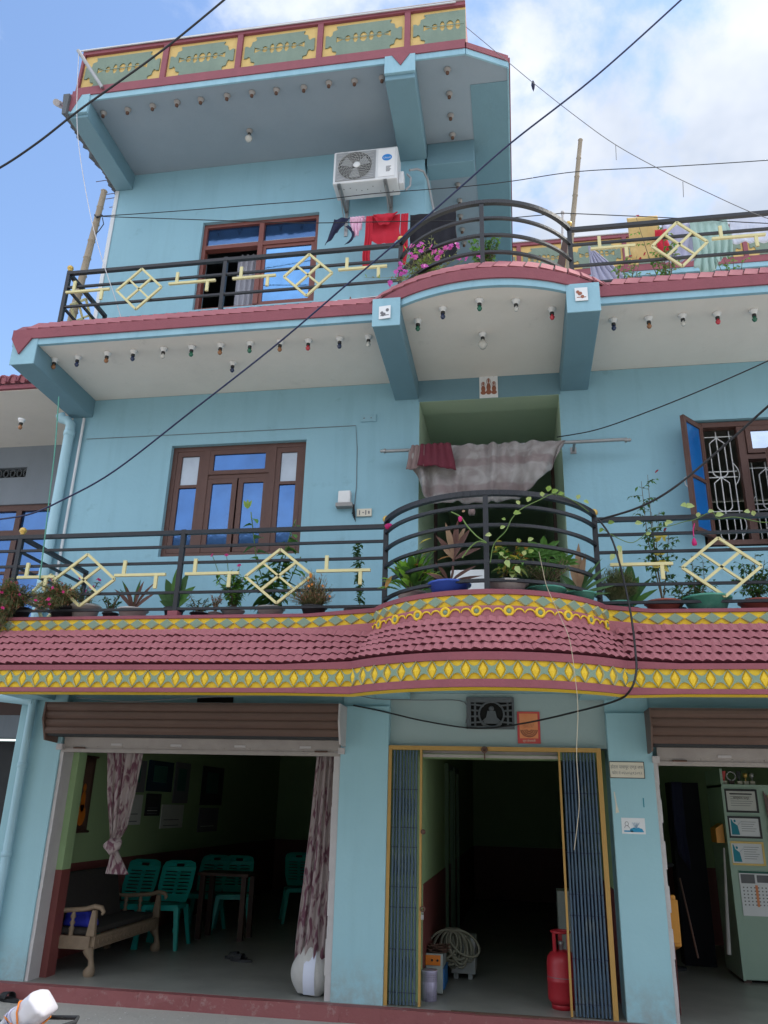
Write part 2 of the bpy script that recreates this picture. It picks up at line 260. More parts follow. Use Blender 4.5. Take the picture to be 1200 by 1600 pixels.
# ------------------------------------------------------------------ mesh helpers
class MB:
    def __init__(s): s.v = []; s.f = []; s.mi = []; s.sm = []
    def add(s, vs, fs, m=0, smooth=False):
        o = len(s.v); s.v += [tuple(v) for v in vs]
        for f in fs: s.f.append([i + o for i in f]); s.mi.append(m); s.sm.append(smooth)
        return s
    def box(s, x0, x1, y0, y1, z0, z1, m=0):
        return s.add([(x0, y0, z0), (x1, y0, z0), (x1, y1, z0), (x0, y1, z0), (x0, y0, z1), (x1, y0, z1), (x1, y1, z1), (x0, y1, z1)],
                     [(3, 2, 1, 0), (4, 5, 6, 7), (0, 1, 5, 4), (1, 2, 6, 5), (2, 3, 7, 6), (3, 0, 4, 7)], m)
    def hexa(s, b, t, m=0):          # bottom 4, top 4 corners
        return s.add(list(b) + list(t), [(3, 2, 1, 0), (4, 5, 6, 7), (0, 1, 5, 4), (1, 2, 6, 5), (2, 3, 7, 6), (3, 0, 4, 7)], m)
    def bar(s, p, q, wx, wz, m=0, up=(0, 0, 1)):      # rectangular bar p->q
        p, q = Vector(p), Vector(q); d = (q - p).normalized(); u = Vector(up)
        if abs(d.dot(u)) > .98: u = Vector((0, 1, 0))
        sd_ = d.cross(u).normalized() * wx / 2; uu = sd_.cross(d).normalized() * wz / 2
        a = [p - sd_ - uu, p + sd_ - uu, p + sd_ + uu, p - sd_ + uu]; b = [x + (q - p) for x in a]
        return s.add(a + b, [(0, 1, 2, 3), (7, 6, 5, 4), (0, 4, 5, 1), (1, 5, 6, 2), (2, 6, 7, 3), (3, 7, 4, 0)], m)
    def tube(s, pts, r, n=8, m=0, cap=True, r2=None):
        pts = [Vector(p) for p in pts]; k = len(pts); vs = []; fs = []
        prev = None
        for i, p in enumerate(pts):
            d = (pts[min(i + 1, k - 1)] - pts[max(i - 1, 0)])
            d = d.normalized() if d.length > 1e-9 else Vector((0, 0, 1))
            if prev is None:
                a = Vector((0, 0, 1)) if abs(d.z) < .9 else Vector((1, 0, 0)); prev = d.cross(a).normalized()
            prev = (prev - d * prev.dot(d)); prev = prev.normalized() if prev.length > 1e-6 else d.orthogonal().normalized()
            b = d.cross(prev)
            rr = r if r2 is None else r + (r2 - r) * i / max(1, k - 1)
            if isinstance(r, (list, tuple)): rr = r[i]
            for j in range(n):
                t = 2 * PI * j / n; vs.append(p + prev * (math.cos(t) * rr) + b * (math.sin(t) * rr))
        for i in range(k - 1):
            for j in range(n): fs.append((i * n + j, i * n + (j + 1) % n, (i + 1) * n + (j + 1) % n, (i + 1) * n + j))
        s.add(vs, fs, m, True)
        if cap: s.add([vs[j] for j in range(n)], [tuple(range(n - 1, -1, -1))], m); s.add([vs[(k - 1) * n + j] for j in range(n)], [tuple(range(n))], m)
        return s
    def lathe(s, c, prof, n=14, m=0, axis=None, smooth=True):     # prof: (r, z) along axis
        c = Vector(c); A = Vector(axis).normalized() if axis else Vector((0, 0, 1)); e1 = A.orthogonal().normalized() if axis else Vector((1, 0, 0)); e2 = A.cross(e1)
        vs = []
        for r, z in prof:
            for j in range(n):
                t = 2 * PI * j / n; vs.append(c + A * z + e1 * (r * math.cos(t)) + e2 * (r * math.sin(t)))
        fs = [(i * n + j, i * n + (j + 1) % n, (i + 1) * n + (j + 1) % n, (i + 1) * n + j) for i in range(len(prof) - 1) for j in range(n)]
        return s.add(vs, fs, m, smooth)
    def quad(s, a, b, c, d, m=0): return s.add([a, b, c, d], [(0, 1, 2, 3)], m)
    def grid(s, fn, nu, nv, m=0, smooth=True):
        vs = [fn(i / nu, j / nv) for j in range(nv + 1) for i in range(nu + 1)]
        fs = [(j * (nu + 1) + i, j * (nu + 1) + i + 1, (j + 1) * (nu + 1) + i + 1, (j + 1) * (nu + 1) + i) for j in range(nv) for i in range(nu)]
        return s.add(vs, fs, m, smooth)
    def plate(s, outer, holes, P, n, th, m=0):
        """flat plate with holes: 2D loops mapped by P(u,v), thickened th against normal n"""
        loops = [outer] + list(holes); flat = [p for lp in loops for p in lp]
        tris = tessellate_polygon([[Vector((p[0], p[1], 0)) for p in lp] for lp in loops]); n = Vector(n)
        F = [P(*p) for p in flat]; B = [f - n * th for f in F]; k = len(flat)
        fs = [tuple(t) for t in tris] + [tuple(i + k for i in reversed(t)) for t in tris]; o = 0
        for lp in loops:
            q = len(lp)
            for i in range(q): a, b = o + i, o + (i + 1) % q; fs.append((a, b, b + k, a + k))
            o += q
        return s.add(F + B, fs, m)
    def build(s, name, mats, parent=None, kind=None, local=None):
        me = bpy.data.meshes.new(name); off = Vector(local) if local is not None else wl(parent)
        me.from_pydata([tuple(Vector(v) - off) for v in s.v], [], s.f)
        if not isinstance(mats, (list, tuple)): mats = [mats]
        for mm in mats: me.materials.append(M[mm] if isinstance(mm, str) else mm)
        me.polygons.foreach_set('material_index', s.mi); me.polygons.foreach_set('use_smooth', s.sm); me.update()
        o = bpy.data.objects.new(name, me); COL.objects.link(o)
        if parent: o.parent = parent
        elif local is not None: o.location = off
        if kind: o['kind'] = kind
        return o
def wl(o):
    v = Vector((0, 0, 0))
    while o is not None: v = v + o.location; o = o.parent
    return v
def thing(name, label, cat, loc=(0, 0, 0), rz=0, group=None):
    o = bpy.data.objects.new(name, None); COL.objects.link(o); o.location = loc; o.rotation_euler.z = rz; o.empty_display_size = .1
    o['label'] = label; o['category'] = cat
    if group: o['group'] = group
    return o
def tag(o, label, cat, group=None):
    o['label'] = label; o['category'] = cat
    if group: o['group'] = group
    return o
def empty(name, parent=None):
    o = bpy.data.objects.new(name, None); COL.objects.link(o); o.empty_display_size = .1
    if parent: o.parent = parent
    return o
def single(mb, name, mats, label, cat, group=None, base=None):
    if base is None:
        a = np.array(mb.v); base = ((a[:, 0].min() + a[:, 0].max()) / 2, (a[:, 1].min() + a[:, 1].max()) / 2, a[:, 2].min())
    return tag(mb.build(name, mats, local=base), label, cat, group)
def inst(src, name, parent, loc, rot=None, scale=None, mats=None):
    o = bpy.data.objects.new(name, src.data); COL.objects.link(o); o.parent = parent; o.location = Vector(loc) - wl(parent)
    if rot is not None: o.rotation_euler = rot
    if scale is not None: o.scale = scale
    return o
def kids(o): return [c for c in bpy.data.objects if c.parent == o]
def copy_tree(o, parent=None):
    c = o.copy(); COL.objects.link(c); c.parent = parent
    for ch in kids(o): copy_tree(ch, c)
    return c
def bevel(o, wd=.006, seg=2):
    b = o.modifiers.new('b', 'BEVEL'); b.width = wd; b.segments = seg; b.limit_method = 'ANGLE'; b.angle_limit = math.radians(40); return o
def rect(x0, x1, z0, z1): return [(x0, z0), (x1, z0), (x1, z1), (x0, z1)]
def XZ(y): return lambda u, v: Vector((u, y, v))
NY = (0, -1, 0)
def text_verts(body, size):
    cu = bpy.data.curves.new('t', 'FONT'); cu.body = body; cu.size = size; cu.align_x = 'CENTER'; cu.align_y = 'CENTER'; cu.resolution_u = 3
    o = bpy.data.objects.new('t', cu); COL.objects.link(o); dg = bpy.context.evaluated_depsgraph_get()
    me = o.evaluated_get(dg).to_mesh(); v = [tuple(x.co) for x in me.vertices]; f = [tuple(p.vertices) for p in me.polygons]
    o.evaluated_get(dg).to_mesh_clear(); bpy.data.objects.remove(o); bpy.data.curves.remove(cu); return v, f
def text_on(mb, body, size, c, y, m=0, sx=1.0, slant=0):
    v, f = text_verts(body, size); mb.add([(c[0] + a * sx + b * slant, y, c[1] + b) for a, b, _ in v], f, m)
def bowpath(ys, yc, xl, xr, x0, x1, zs=0., zc=0., n=40, ns=8):
    """front edge in plan: straight, bow, straight; returns (x, y, z) with z from zs to zc on the bow"""
    c = xr - xl; s_ = ys - yc; R = (c * c / 4 + s_ * s_) / (2 * s_); a = 2 * math.atan(2 * s_ / c); xc = (xl + xr) / 2; cyy = ys - s_ + R
    pts = [(x0 + (xl - x0) * i / ns, ys, zs) for i in range(ns)]
    for i in range(n + 1):
        t = -a + 2 * a * i / n; pts.append((xc + R * math.sin(t), cyy - R * math.cos(t), zc))
    pts += [(xr + (x1 - xr) * i / ns, ys, zs) for i in range(1, ns + 1)]
    return [Vector(p) for p in pts]
def resample(pts, step, start=0.):
    out = []; d = start; acc = 0.
    for a, b in zip(pts, pts[1:]):
        l_ = (b - a).length
        while d <= acc + l_ and l_ > 0:
            t = (d - acc) / l_; tg = (b - a).normalized(); out.append((a.lerp(b, t), tg)); d += step
        acc += l_
    return out
def sweep(mb, levels, m=0, smooth=False):
    k = len(levels[0])
    for A, B in zip(levels, levels[1:]):
        mb.add(A + B, [(i, i + 1, k + i + 1, k + i) for i in range(k - 1)], m, smooth)

# ================================================================== SETTING
MB().add([(-300, -300, -.12), (300, -300, -.12), (300, 300, -.12), (-300, 300, -.12)], [(0, 1, 2, 3)]).build('street', 'concrete', kind='structure')
sb = MB(); sb.box(-4.96, 4.6, -.085, -.0, -.119, -.004)
# chipped front lip of the step: uneven short blocks
rr = random.Random(3); x = -4.96
st = MB()
while x < 4.6:
    wd = rr.uniform(.16, .5); st.hexa([(x, -.10 - rr.uniform(0, .012), -.12), (x + wd, -.10 - rr.uniform(0, .012), -.12), (x + wd, -.02, -.12), (x, -.02, -.12)],
        [(x, -.088 - rr.uniform(0, .01), -.002 - rr.uniform(0, .006)), (x + wd, -.088 - rr.uniform(0, .01), -.002 - rr.uniform(0, .006)), (x + wd, -.02, -.001), (x, -.02, -.001)]); x += wd
st.build('step', 'redstep', kind='structure')
fl = MB(); fl.box(-4.96, 5.0, -.02, 9, -.12, 0.0); fl.build('floor', 'floor', kind='structure')

# ================================================================== HOUSE
H = thing('house', 'light blue storeyed house with maroon tiled balcony skirts and yellow ornament bands', 'house')
def part(name, mb, mats, parent=H, label=None, kind=None, bv=None):
    o = mb.build(name, mats, parent, kind)
    if label: o['label'] = label
    if bv: bevel(o, bv)
    return o
# ground pillars
for a, b, t in ((-4.96, -4.46, 2.566), (-1.64, -1.19, 2.435), (.775, 1.15, 2.39), (4.0, 4.4, 2.566)):
    part('pillar', MB().box(a, b, 0, .35, -.12, t), 'pillar', bv=.008)
# whitewashed chipped jambs beside the shutters
for a, b in ((-4.46, -4.425), (-1.70, -1.64), (1.15, 1.185)):
    g = MB(); z = 0; rr = random.Random(int(a * 100))
    while z < 2.02:
        h = rr.uniform(.08, .22); j = rr.uniform(-.006, .006); g.box(a + (j if a < 0 else 0), b + (0 if a < 0 else j), .012 + abs(j), .2, z, min(z + h, 2.02)); z += h
    part('door_jamb', g, 'whitewash')
part('wall', MB().box(-1.19, .775,   .10, .35, 2.085, 2.566), 'overgate', label='blue wall over the folding gate')
part('wall', MB().box(-4.46, -1.64, .10, .35, 2.02, 2.566), 'pillar'); part('wall', MB().box(1.15, 4.0, .10, .35, 2.02, 2.566), 'pillar')
part('wall', MB().box(-1.64, -1.19, .06, .35, 2.437, 2.566), 'pillar'); part('wall', MB().box(.775, 1.15, .06, .35, 2.392, 2.566), 'pillar')
for a, b in ((-1.30, -1.0), (.55, .86)):
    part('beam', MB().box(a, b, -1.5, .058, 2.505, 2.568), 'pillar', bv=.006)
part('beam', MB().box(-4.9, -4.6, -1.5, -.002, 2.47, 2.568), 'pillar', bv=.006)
# room shells on the ground floor
def room(x0, x1, y1, wallm, dado, y0=.352, z0=0.0, z1=2.566):
    part('room_wall', MB().box(x0 - .06, x0, y0, y1, z0, z1), wallm); part('room_wall', MB().box(x1, x1 + .06, y0, y1, z0, z1), wallm)
    part('room_wall', MB().box(x0 - .06, x1 + .06, y1, y1 + .06, z0, z1), wallm)
    if dado:
        part('dado', MB().box(x0, x0 + .006, y0, y1, z0, z0 + .9), 'dado'); part('dado', MB().box(x1 - .006, x1, y0, y1, z0, z0 + .9), 'dado')
        part('dado', MB().box(x0 + .006, x1 - .006, y1 - .006, y1, z0, z0 + .9), 'dado')
room(-4.75, -1.62, 8.6, 'green', True); room(-.90, .80, 8.6, 'green', True); room(1.24, 4.9, 4.4, 'green', True)
part('room_ceiling', MB().box(-4.75, 4.9, .36, 8.6, 2.54, 2.566), 'greendk')  # dark panel added below the slab to cut the light in the rooms
part('corner_post', MB().box(-4.46, -4.36, .2, .352, .905, 2.02), 'green'); part('corner_post', MB().box(-4.46, -4.357, .197, .352, 0, .905), 'dado')
part('wall', MB().box(-1.56, -.96, .352, .40, 0, 2.566), 'pillar'); part('wall', MB().box(-1.2, -.90, .2, .352, 0, 2.085), 'green')
part('wall', MB().box(.80, 1.24, .352, .40, 0, 2.566), 'pillar'); part('wall', MB().box(-4.96, -4.81, .352, 6.5, -.12, 2.566), 'pillar')
part('gate_lintel', MB().box(-.9, .72, .13, .352, 1.985, 2.083), 'green')
# corridor door frames in the dark
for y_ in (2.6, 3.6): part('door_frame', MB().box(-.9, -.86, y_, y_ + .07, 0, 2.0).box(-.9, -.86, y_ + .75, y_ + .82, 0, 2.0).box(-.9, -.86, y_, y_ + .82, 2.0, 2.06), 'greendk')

# first floor slab with its bow, and its underside
def slab(name, z0, z1, front, yb, m, x0=-4.96, x1=5.2, parent=H):
    pts = [(p.x, p.y) for p in front] + [(x1, yb), (x0, yb)]
    mb = MB(); mb.plate(pts, [], lambda u, v: Vector((u, v, z1)), (0, 0, 1), z1 - z0); return part(name, mb, m, parent)
slab('floor_slab', 2.568, 2.73, bowpath(-1.2, -1.70, -1.13, .70, -4.96, 5.2), 8.6, 'pillar')
# parapet and skirt under the first floor balcony
XL0, XR0 = -4.96, 3.6
def lv(t, ys, yc, zs, zc, x0=-5.6, x1=3.6):     # t: 0 at the coping, 1 at the fascia
    return bowpath(ys, yc, -1.13 - .09 * t, .70 + .07 * t, x0, x1, zs, zc)
mb = MB()
sweep(mb, [lv(0, -.95, -1.50, 2.70, 2.70), lv(0, -.95, -1.50, 3.03, 3.07), lv(0, -1.27, -1.81, 3.03, 3.07), lv(0, -1.285, -1.825, 3.022, 3.062), lv(0, -1.285, -1.825, 3.0, 3.03), lv(0, -1.268, -1.808, 2.998, 3.028)])
part('balcony_coping', mb, 'maroon')
mb = MB(); sweep(mb, [lv(0, -1.268, -1.808, 2.998, 3.028), lv(0, -1.268, -1.808, 2.908, 2.945)]); bandU = part('upper_yellow_band', mb, 'yellow')
mb = MB(); sweep(mb, [lv(0, -1.268, -1.808, 2.908, 2.945), lv(0, -1.287, -1.827, 2.905, 2.942), lv(0, -1.292, -1.83, 2.88, 2.83), lv(1, -1.64, -2.02, 2.53, 2.55)]); skirt = part('balcony_skirt', mb, 'tile')
mb = MB(); sweep(mb, [lv(1, -1.64, -2.02, 2.545, 2.565), lv(1, -1.70, -2.08, 2.54, 2.56), lv(1, -1.70, -2.08, 2.50, 2.505), lv(1, -1.684, -2.064, 2.498, 2.503)])
sweep(mb, [lv(1, -1.684, -2.064, 2.366, 2.377), lv(1, -1.702, -2.082, 2.364, 2.375), lv(1, -1.702, -2.082, 2.330, 2.322), lv(1, -1.56, -1.93, 2.330, 2.322)]); part('fascia', mb, 'maroon')
mb = MB(); sweep(mb, [lv(1, -1.684, -2.064, 2.498, 2.503), lv(1, -1.684, -2.064, 2.366, 2.377)]); bandL = part('lower_yellow_band', mb, 'yellow')
mb = MB(); sweep(mb, [lv(1, -1.69, -2.07, 2.328, 2.320), lv(1, -1.56, -1.93, 2.326, 2.318), lv(1, -1.50, -1.86, 2.5, 2.5), lv(1, -1.50, -1.86, 2.60, 2.60), lv(0, -1.0, -1.5, 2.7, 2.7)]); part('fascia_back', mb, 'yellow')
# tiles
TP = .068
def tile_proto():
    mb = MB(); p = TP; top = [(-.002, .022), (p * .30, .038), (p * .55, .034), (p + .002, .021)]; l_ = .104
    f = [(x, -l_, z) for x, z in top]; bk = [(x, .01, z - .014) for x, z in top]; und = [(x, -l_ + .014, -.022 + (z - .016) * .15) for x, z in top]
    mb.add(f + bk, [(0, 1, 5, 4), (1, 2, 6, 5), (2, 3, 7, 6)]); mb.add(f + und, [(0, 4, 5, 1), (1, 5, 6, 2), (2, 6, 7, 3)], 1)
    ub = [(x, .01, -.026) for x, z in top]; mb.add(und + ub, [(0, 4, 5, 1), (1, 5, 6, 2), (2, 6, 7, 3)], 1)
    return mb
tp = tile_proto(); tile0 = None; ntile = 0; rest = MB(); rt = random.Random(5)
rowsum = []
for r in (4, 3, 2, 1, 0):
    t = r / 5.0
    A = lv(0, -1.292, -1.83, 2.885, 2.845); B = lv(1, -1.66, -2.045, 2.545, 2.57)
    P_ = [a.lerp(b, t) for a, b in zip(A, B)]; D_ = [b - a for a, b in zip(A, B)]
    # remember slope per point
    acc = 0; d = rt.uniform(0, TP)
    for i in range(len(P_) - 1):
        a, b = P_[i], P_[i + 1]; ln = Vector((b.x - a.x, b.y - a.y)).length
        if ln < 1e-4: continue
        tg = (b - a); tg.z = 0; tg.normalize()
        while d <= acc + ln:
            q = a.lerp(b, (d - acc) / ln); sl = D_[i].lerp(D_[i + 1], (d - acc) / ln); d += TP
            outw = Vector((tg.y, -tg.x, 0)); o_ = abs(sl.dot(outw)); ang = math.atan2(-sl.z, o_); le = math.hypot(o_, sl.z) / 5 / .1
            Rm = Euler((-0 + ang, 0, math.atan2(tg.y, tg.x)), 'XYZ'); Rm = Matrix.Rotation(math.atan2(tg.y, tg.x), 3, 'Z') @ Matrix.Rotation(ang, 3, 'X')
            jz = Vector((0, 0, rt.uniform(-.0015, .0015))); sc = (1, le * rt.uniform(.99, 1.03), rt.uniform(.85, 1.12))
            if -4.3 < q.x < 2.35 and ntile < 300:
                if tile0 is None:
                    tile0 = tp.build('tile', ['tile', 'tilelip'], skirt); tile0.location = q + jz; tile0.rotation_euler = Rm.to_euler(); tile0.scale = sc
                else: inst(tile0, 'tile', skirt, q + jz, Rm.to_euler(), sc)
                ntile += 1
            else:
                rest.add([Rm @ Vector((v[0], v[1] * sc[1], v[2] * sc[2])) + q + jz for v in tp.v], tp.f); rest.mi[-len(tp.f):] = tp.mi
        acc += ln
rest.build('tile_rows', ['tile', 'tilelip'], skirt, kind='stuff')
# ornaments of the two yellow bands
def star_mb():
    p, h = .117, .134; o = [(-p / 2, -h / 2), (-p * .2, -h * .22), (0, -h * .16), (p * .2, -h * .22), (p / 2, -h / 2), (p * .27, -h * .18), (p * .20, 0), (p * .27, h * .18), (p / 2, h / 2), (p * .2, h * .22), (0, h * .16), (-p * .2, h * .22), (-p / 2, h / 2), (-p * .27, h * .18), (-p * .20, 0), (-p * .27, -h * .18)]
    mb = MB(); mb.plate(o, [], lambda u, v: Vector((u * .96, -.018, v * .98)), NY, .002)
    k = len(o); F = [(u * .96, -.018, v * .98) for u, v in o]; Bk = [(u * 1.02, 0, v * 1.0) for u, v in o]
    mb.add(F + Bk, [(i, (i + 1) % k, k + (i + 1) % k, k + i) for i in range(k)], 1); return mb
def dia_mb():
    p, h = .133, .088; o = [(-p / 2, 0), (0, -h / 2), (p / 2, 0), (0, h / 2)]
    mb = MB(); F = [(u * .88, -.02, v * .86) for u, v in o]; Bk = [(u, 0, v) for u, v in o]
    mb.add(F + Bk, [(0, 1, 2, 3)]); mb.add(F + Bk, [(i, (i + 1) % 4, 4 + (i + 1) % 4, 4 + i) for i in range(4)], 1); return mb
def rim_mb(lens):         # pale ridge round an ornament
    mb = MB()
    for a, b in zip(lens, lens[1:] + lens[:1]): mb.bar((a[0], -.006, a[1]), (b[0], -.006, b[1]), .007, .012)
    return mb
def along(level, step, proto, name, mats, parent, xr=(-5.4, 3.55), start=.03, z=None, dn=0.):
    first = None; c = 0
    for q, tg in resample([p.copy() for p in level], step, start):
        if not xr[0] < q.x < xr[1] or abs(tg.z) > .5: continue
        ang = math.atan2(tg.y, tg.x); zz_ = q.z
        if first is None:
            first = proto.build(name, mats, parent); first.location = q; first.rotation_euler.z = ang
        else: inst(first, name, parent, q, (0, 0, ang))
        c += 1
    return first
def mid(t, ys, yc, z0s, z0c, z1s, z1c): return lv(t, ys, yc, (z0s + z1s) / 2, (z0c + z1c) / 2)
lvL = mid(1, -1.684, -2.064, 2.498, 2.503, 2.366, 2.377); lvU = mid(0, -1.268, -1.808, 2.998, 3.028, 2.908, 2.945)
along(lvL, .117, star_mb(), 'star_ornament', ['sage', 'rimpaint'], bandL)
along(lvU, .133, dia_mb(), 'diamond_ornament', ['sage', 'rimpaint'], bandU)
# yellow lozenges between the stars: raised lens
lm = MB(); F = [(-.026, -.008, 0), (0, -.008, -.052), (.026, -.008, 0), (0, -.008, .052)]; lm.add(F + [(0, -.017, 0)], [(0, 1, 4), (1, 2, 4), (2, 3, 4), (3, 0, 4)]); lm.add(F + [(x * 1.2, 0, z * 1.1) for x, _, z in F], [(i, (i + 1) % 4, 4 + (i + 1) % 4, 4 + i) for i in range(4)])
along(lvL, .117, lm, 'lozenge_ornament', 'yellow', bandL, start=.03 + .0585)
# roundels and double scallops on the bow, under the upper band
def ring_mb():
    mb = MB(); k = 16
    mb.lathe((0, 0, 0), [(.040, 0), (.040, .012), (.030, .016), (.020, .010), (.020, .004)], k, 0, (0, -1, 0)); mb.lathe((0, 0, 0), [(.0195, .003), (.018, .010), (.0, .012)], k, 1, (0, -1, 0)); return mb
def scal_mb():
    mb = MB()
    for cx in (-.040, .040): mb.tube([(cx + .036 * math.cos(t), -.006, .030 * math.sin(t) - .012) for t in np.linspace(PI, 0, 9)], [.002, .005, .006, .007, .007, .007, .006, .005, .002], 6)
    return mb
bowl = [p for p in bowpath(-1.289, -1.829, -1.13, .70, -5, 3, 2.90, 2.90)][8:-8]
L_ = sum((b - a).length for a, b in zip(bowl, bowl[1:])); stp = L_ / 9.6
along(bowl, stp, ring_mb(), 'roundel', ['yellow', 'sage'], bandU, start=stp * .55)
along(bowl, stp, scal_mb(), 'scallop_moulding', 'yellow', bandU, start=stp * .05)

# ---- first and second floor front walls
WA = (-3.70, -2.16, 3.96, 5.25); WB = (1.80, 3.45, 3.92, 5.25); DR = (-.935, .53, 2.75, 5.63)
mb = MB(); mb.plate(rect(-4.96, 5.2, 2.735, 5.88), [rect(*WA), rect(*WB), rect(DR[0], DR[1], 2.76, DR[3])], XZ(0), NY, .25); part('wall', mb, 'blue', label='light blue first floor wall')
mb = MB(); dr = .252
for a, b, c_, d_ in ((DR[0] - .02, DR[0] + .002, 2.76, DR[3]), (DR[1] - .002, DR[1] + .02, 2.76, DR[3])): mb.box(a, b, .003, .30, c_, d_)
mb.box(DR[0], DR[1], .003, .30, DR[3] - .003, DR[3] + .02); part('door_reveal', mb, 'jamb')
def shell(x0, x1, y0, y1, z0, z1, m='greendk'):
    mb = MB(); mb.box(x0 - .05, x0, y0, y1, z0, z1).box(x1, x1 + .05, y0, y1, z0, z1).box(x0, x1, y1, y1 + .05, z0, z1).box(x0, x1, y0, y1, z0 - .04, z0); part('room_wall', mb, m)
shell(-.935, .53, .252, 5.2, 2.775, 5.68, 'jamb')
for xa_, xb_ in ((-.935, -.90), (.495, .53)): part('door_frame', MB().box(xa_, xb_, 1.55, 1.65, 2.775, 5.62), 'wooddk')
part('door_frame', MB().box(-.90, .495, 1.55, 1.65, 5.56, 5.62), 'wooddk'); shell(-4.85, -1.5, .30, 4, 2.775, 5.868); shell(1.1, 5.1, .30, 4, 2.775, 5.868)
part('room_ceiling', MB().box(-.985, .58, .252, 5.2, 5.69, 5.72), 'jamb')
# second floor slab + bow
F2 = lambda ys=-1.20, yc=-1.60, zs=0, zc=0, d=0.: bowpath(ys, yc, -1.22 - d, .87 + d, -5.0, 5.2, zs, zc)
slab('floor_slab', 5.884, 6.02, bowpath(-1.17, -1.57, -1.21, .86, -4.98, 5.2), 6.0, 'soffit')
mb = MB(); sweep(mb, [F2(-1.165, -1.565, 5.879, 5.879), F2(-1.205, -1.605, 5.877, 5.877), F2(-1.205, -1.605, 5.945, 5.945)]); mb.add([(-5.0, -1.205, 5.877), (-5.0, 0, 5.877), (-5.0, 0, 5.945), (-5.0, -1.205, 5.945)], [(0, 1, 2, 3)]); part('slab_edge', mb, 'blueedge')
mb = MB(); sweep(mb, [F2(-1.205, -1.605, 5.945, 5.945), F2(-1.225, -1.625, 5.945, 5.945), F2(-1.228, -1.628, 6.052, 6.052), F2(-1.20, -1.60, 6.068, 6.068), F2(-1.105, -1.505, 6.175, 6.175), F2(-.98, -1.38, 6.18, 6.18), F2(-.98, -1.38, 6.0, 6.0)])
mb.add([(-5.0, -1.228, 5.945), (-5.02, 0, 5.945), (-5.02, 0, 6.1), (-5.0, -1.228, 6.06)], [(0, 1, 2, 3)]); cop2 = part('maroon_coping', mb, 'maroon')
# sloping coping tiles of the second floor balcony
mb = MB(); q = .128
pr = [(0, -.125, -.012), (q * .93, -.125, -.012), (q * 1.35, -.025, .115), (q * .42, -.025, .115)]
mb.add(pr + [(x, y - (.024 if i in (0, 3) else .008), z + .006) for i, (x, y, z) in enumerate(pr)], [(0, 1, 2, 3), (4, 5, 6, 7), (0, 1, 5, 4), (1, 2, 6, 5), (2, 3, 7, 6), (3, 0, 4, 7)])
along(F2(-1.075, -1.475, 6.075, 6.075), .128, mb, 'coping_tile', 'tile', cop2, xr=(-4.98, 5.0), start=.01)
# beams under the second floor balcony
for a, b in ((-4.98, -4.715), (-1.20, -.945), (.545, .83)):
    f_ = -1.20 if a < -2 else -1.42
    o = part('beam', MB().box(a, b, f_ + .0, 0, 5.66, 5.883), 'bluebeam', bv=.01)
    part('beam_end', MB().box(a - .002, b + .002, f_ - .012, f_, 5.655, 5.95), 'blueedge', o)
for xa, xb, yy_ in ((-5.0, -4.77, -1.235),):
    mb = MB(); mb.plate([(xa, 5.95), (xa + .11, 5.765), (xb, 5.95)], [], XZ(yy_), NY, .02); part('coping_point', mb, 'maroon')
part('wall_band', MB().box(-.945, .545, -.004, 0, 5.63, 5.883), 'bluebeam')
# ---- third storey
W3 = (-3.67, -2.185, 7.03, 8.31)
mb = MB(); mb.plate(rect(-4.92, -.90, 6.02, 9.192), [rect(*W3)], XZ(0), NY, .25); part('wall', mb, 'blue', label='light blue top storey wall')
part('wall', MB().box(-.95, -.90, .25, 2.9, 6.02, 9.192), 'blue'); part('wall', MB().box(-4.92, -4.87, .25, 6, 6.02, 9.192), 'blue')
part('wall', MB().box(-.95, 5.2, 4.0, 4.2, 6.02, 9.192), 'blue'); shell(-4.85, -1.0, .30, 3.9, 6.03, 9.18)
part('roof_deck', MB().box(-4.98, 5.2, 0.0, 6, 6.02, 6.035), 'concrete')
def poly_slab(name, pts, z0, z1, m): mb = MB(); mb.plate(pts, [], lambda u, v: Vector((u, v, z1)), (0, 0, 1), z1 - z0); return part(name, mb, m)
RP = [(-4.90, -1.17), (-.33, -1.17), (.115, -.94), (.115, 2.97), (5.4, 2.97), (5.4, 7), (-4.90, 7)]
poly_slab('roof_slab', RP, 9.194, 9.33, 'soffit_grey')
def edge_run(mb, pts, z0, z1, off=0.0, th=.02, m=0):
    for a, b in zip(pts, pts[1:]):
        d = Vector((b[0] - a[0], b[1] - a[1], 0)).normalized(); nn = Vector((d.y, -d.x, 0)); a3 = Vector((*a, 0)) - d * .0; b3 = Vector((*b, 0))
        i0, i1 = a3 + nn * off, b3 + nn * off; o0, o1 = a3 + nn * (off + th), b3 + nn * (off + th)
        mb.hexa([o0 + Vector((0, 0, z0)), o1 + Vector((0, 0, z0)), i1 + Vector((0, 0, z0)), i0 + Vector((0, 0, z0))], [o0 + Vector((0, 0, z1)), o1 + Vector((0, 0, z1)), i1 + Vector((0, 0, z1)), i0 + Vector((0, 0, z1))], m)
RE = [(-4.93, -1.17), (-.33, -1.17), (.115, -.94), (.115, 2.97), (5.4, 2.97)]
mb = MB(); edge_run(mb, RE, 9.186, 9.265); part('slab_edge', mb, 'blueedge')
mb = MB(); edge_run(mb, RE, 9.265, 9.345, -.001, .034); part('maroon_coping', mb, 'maroon')
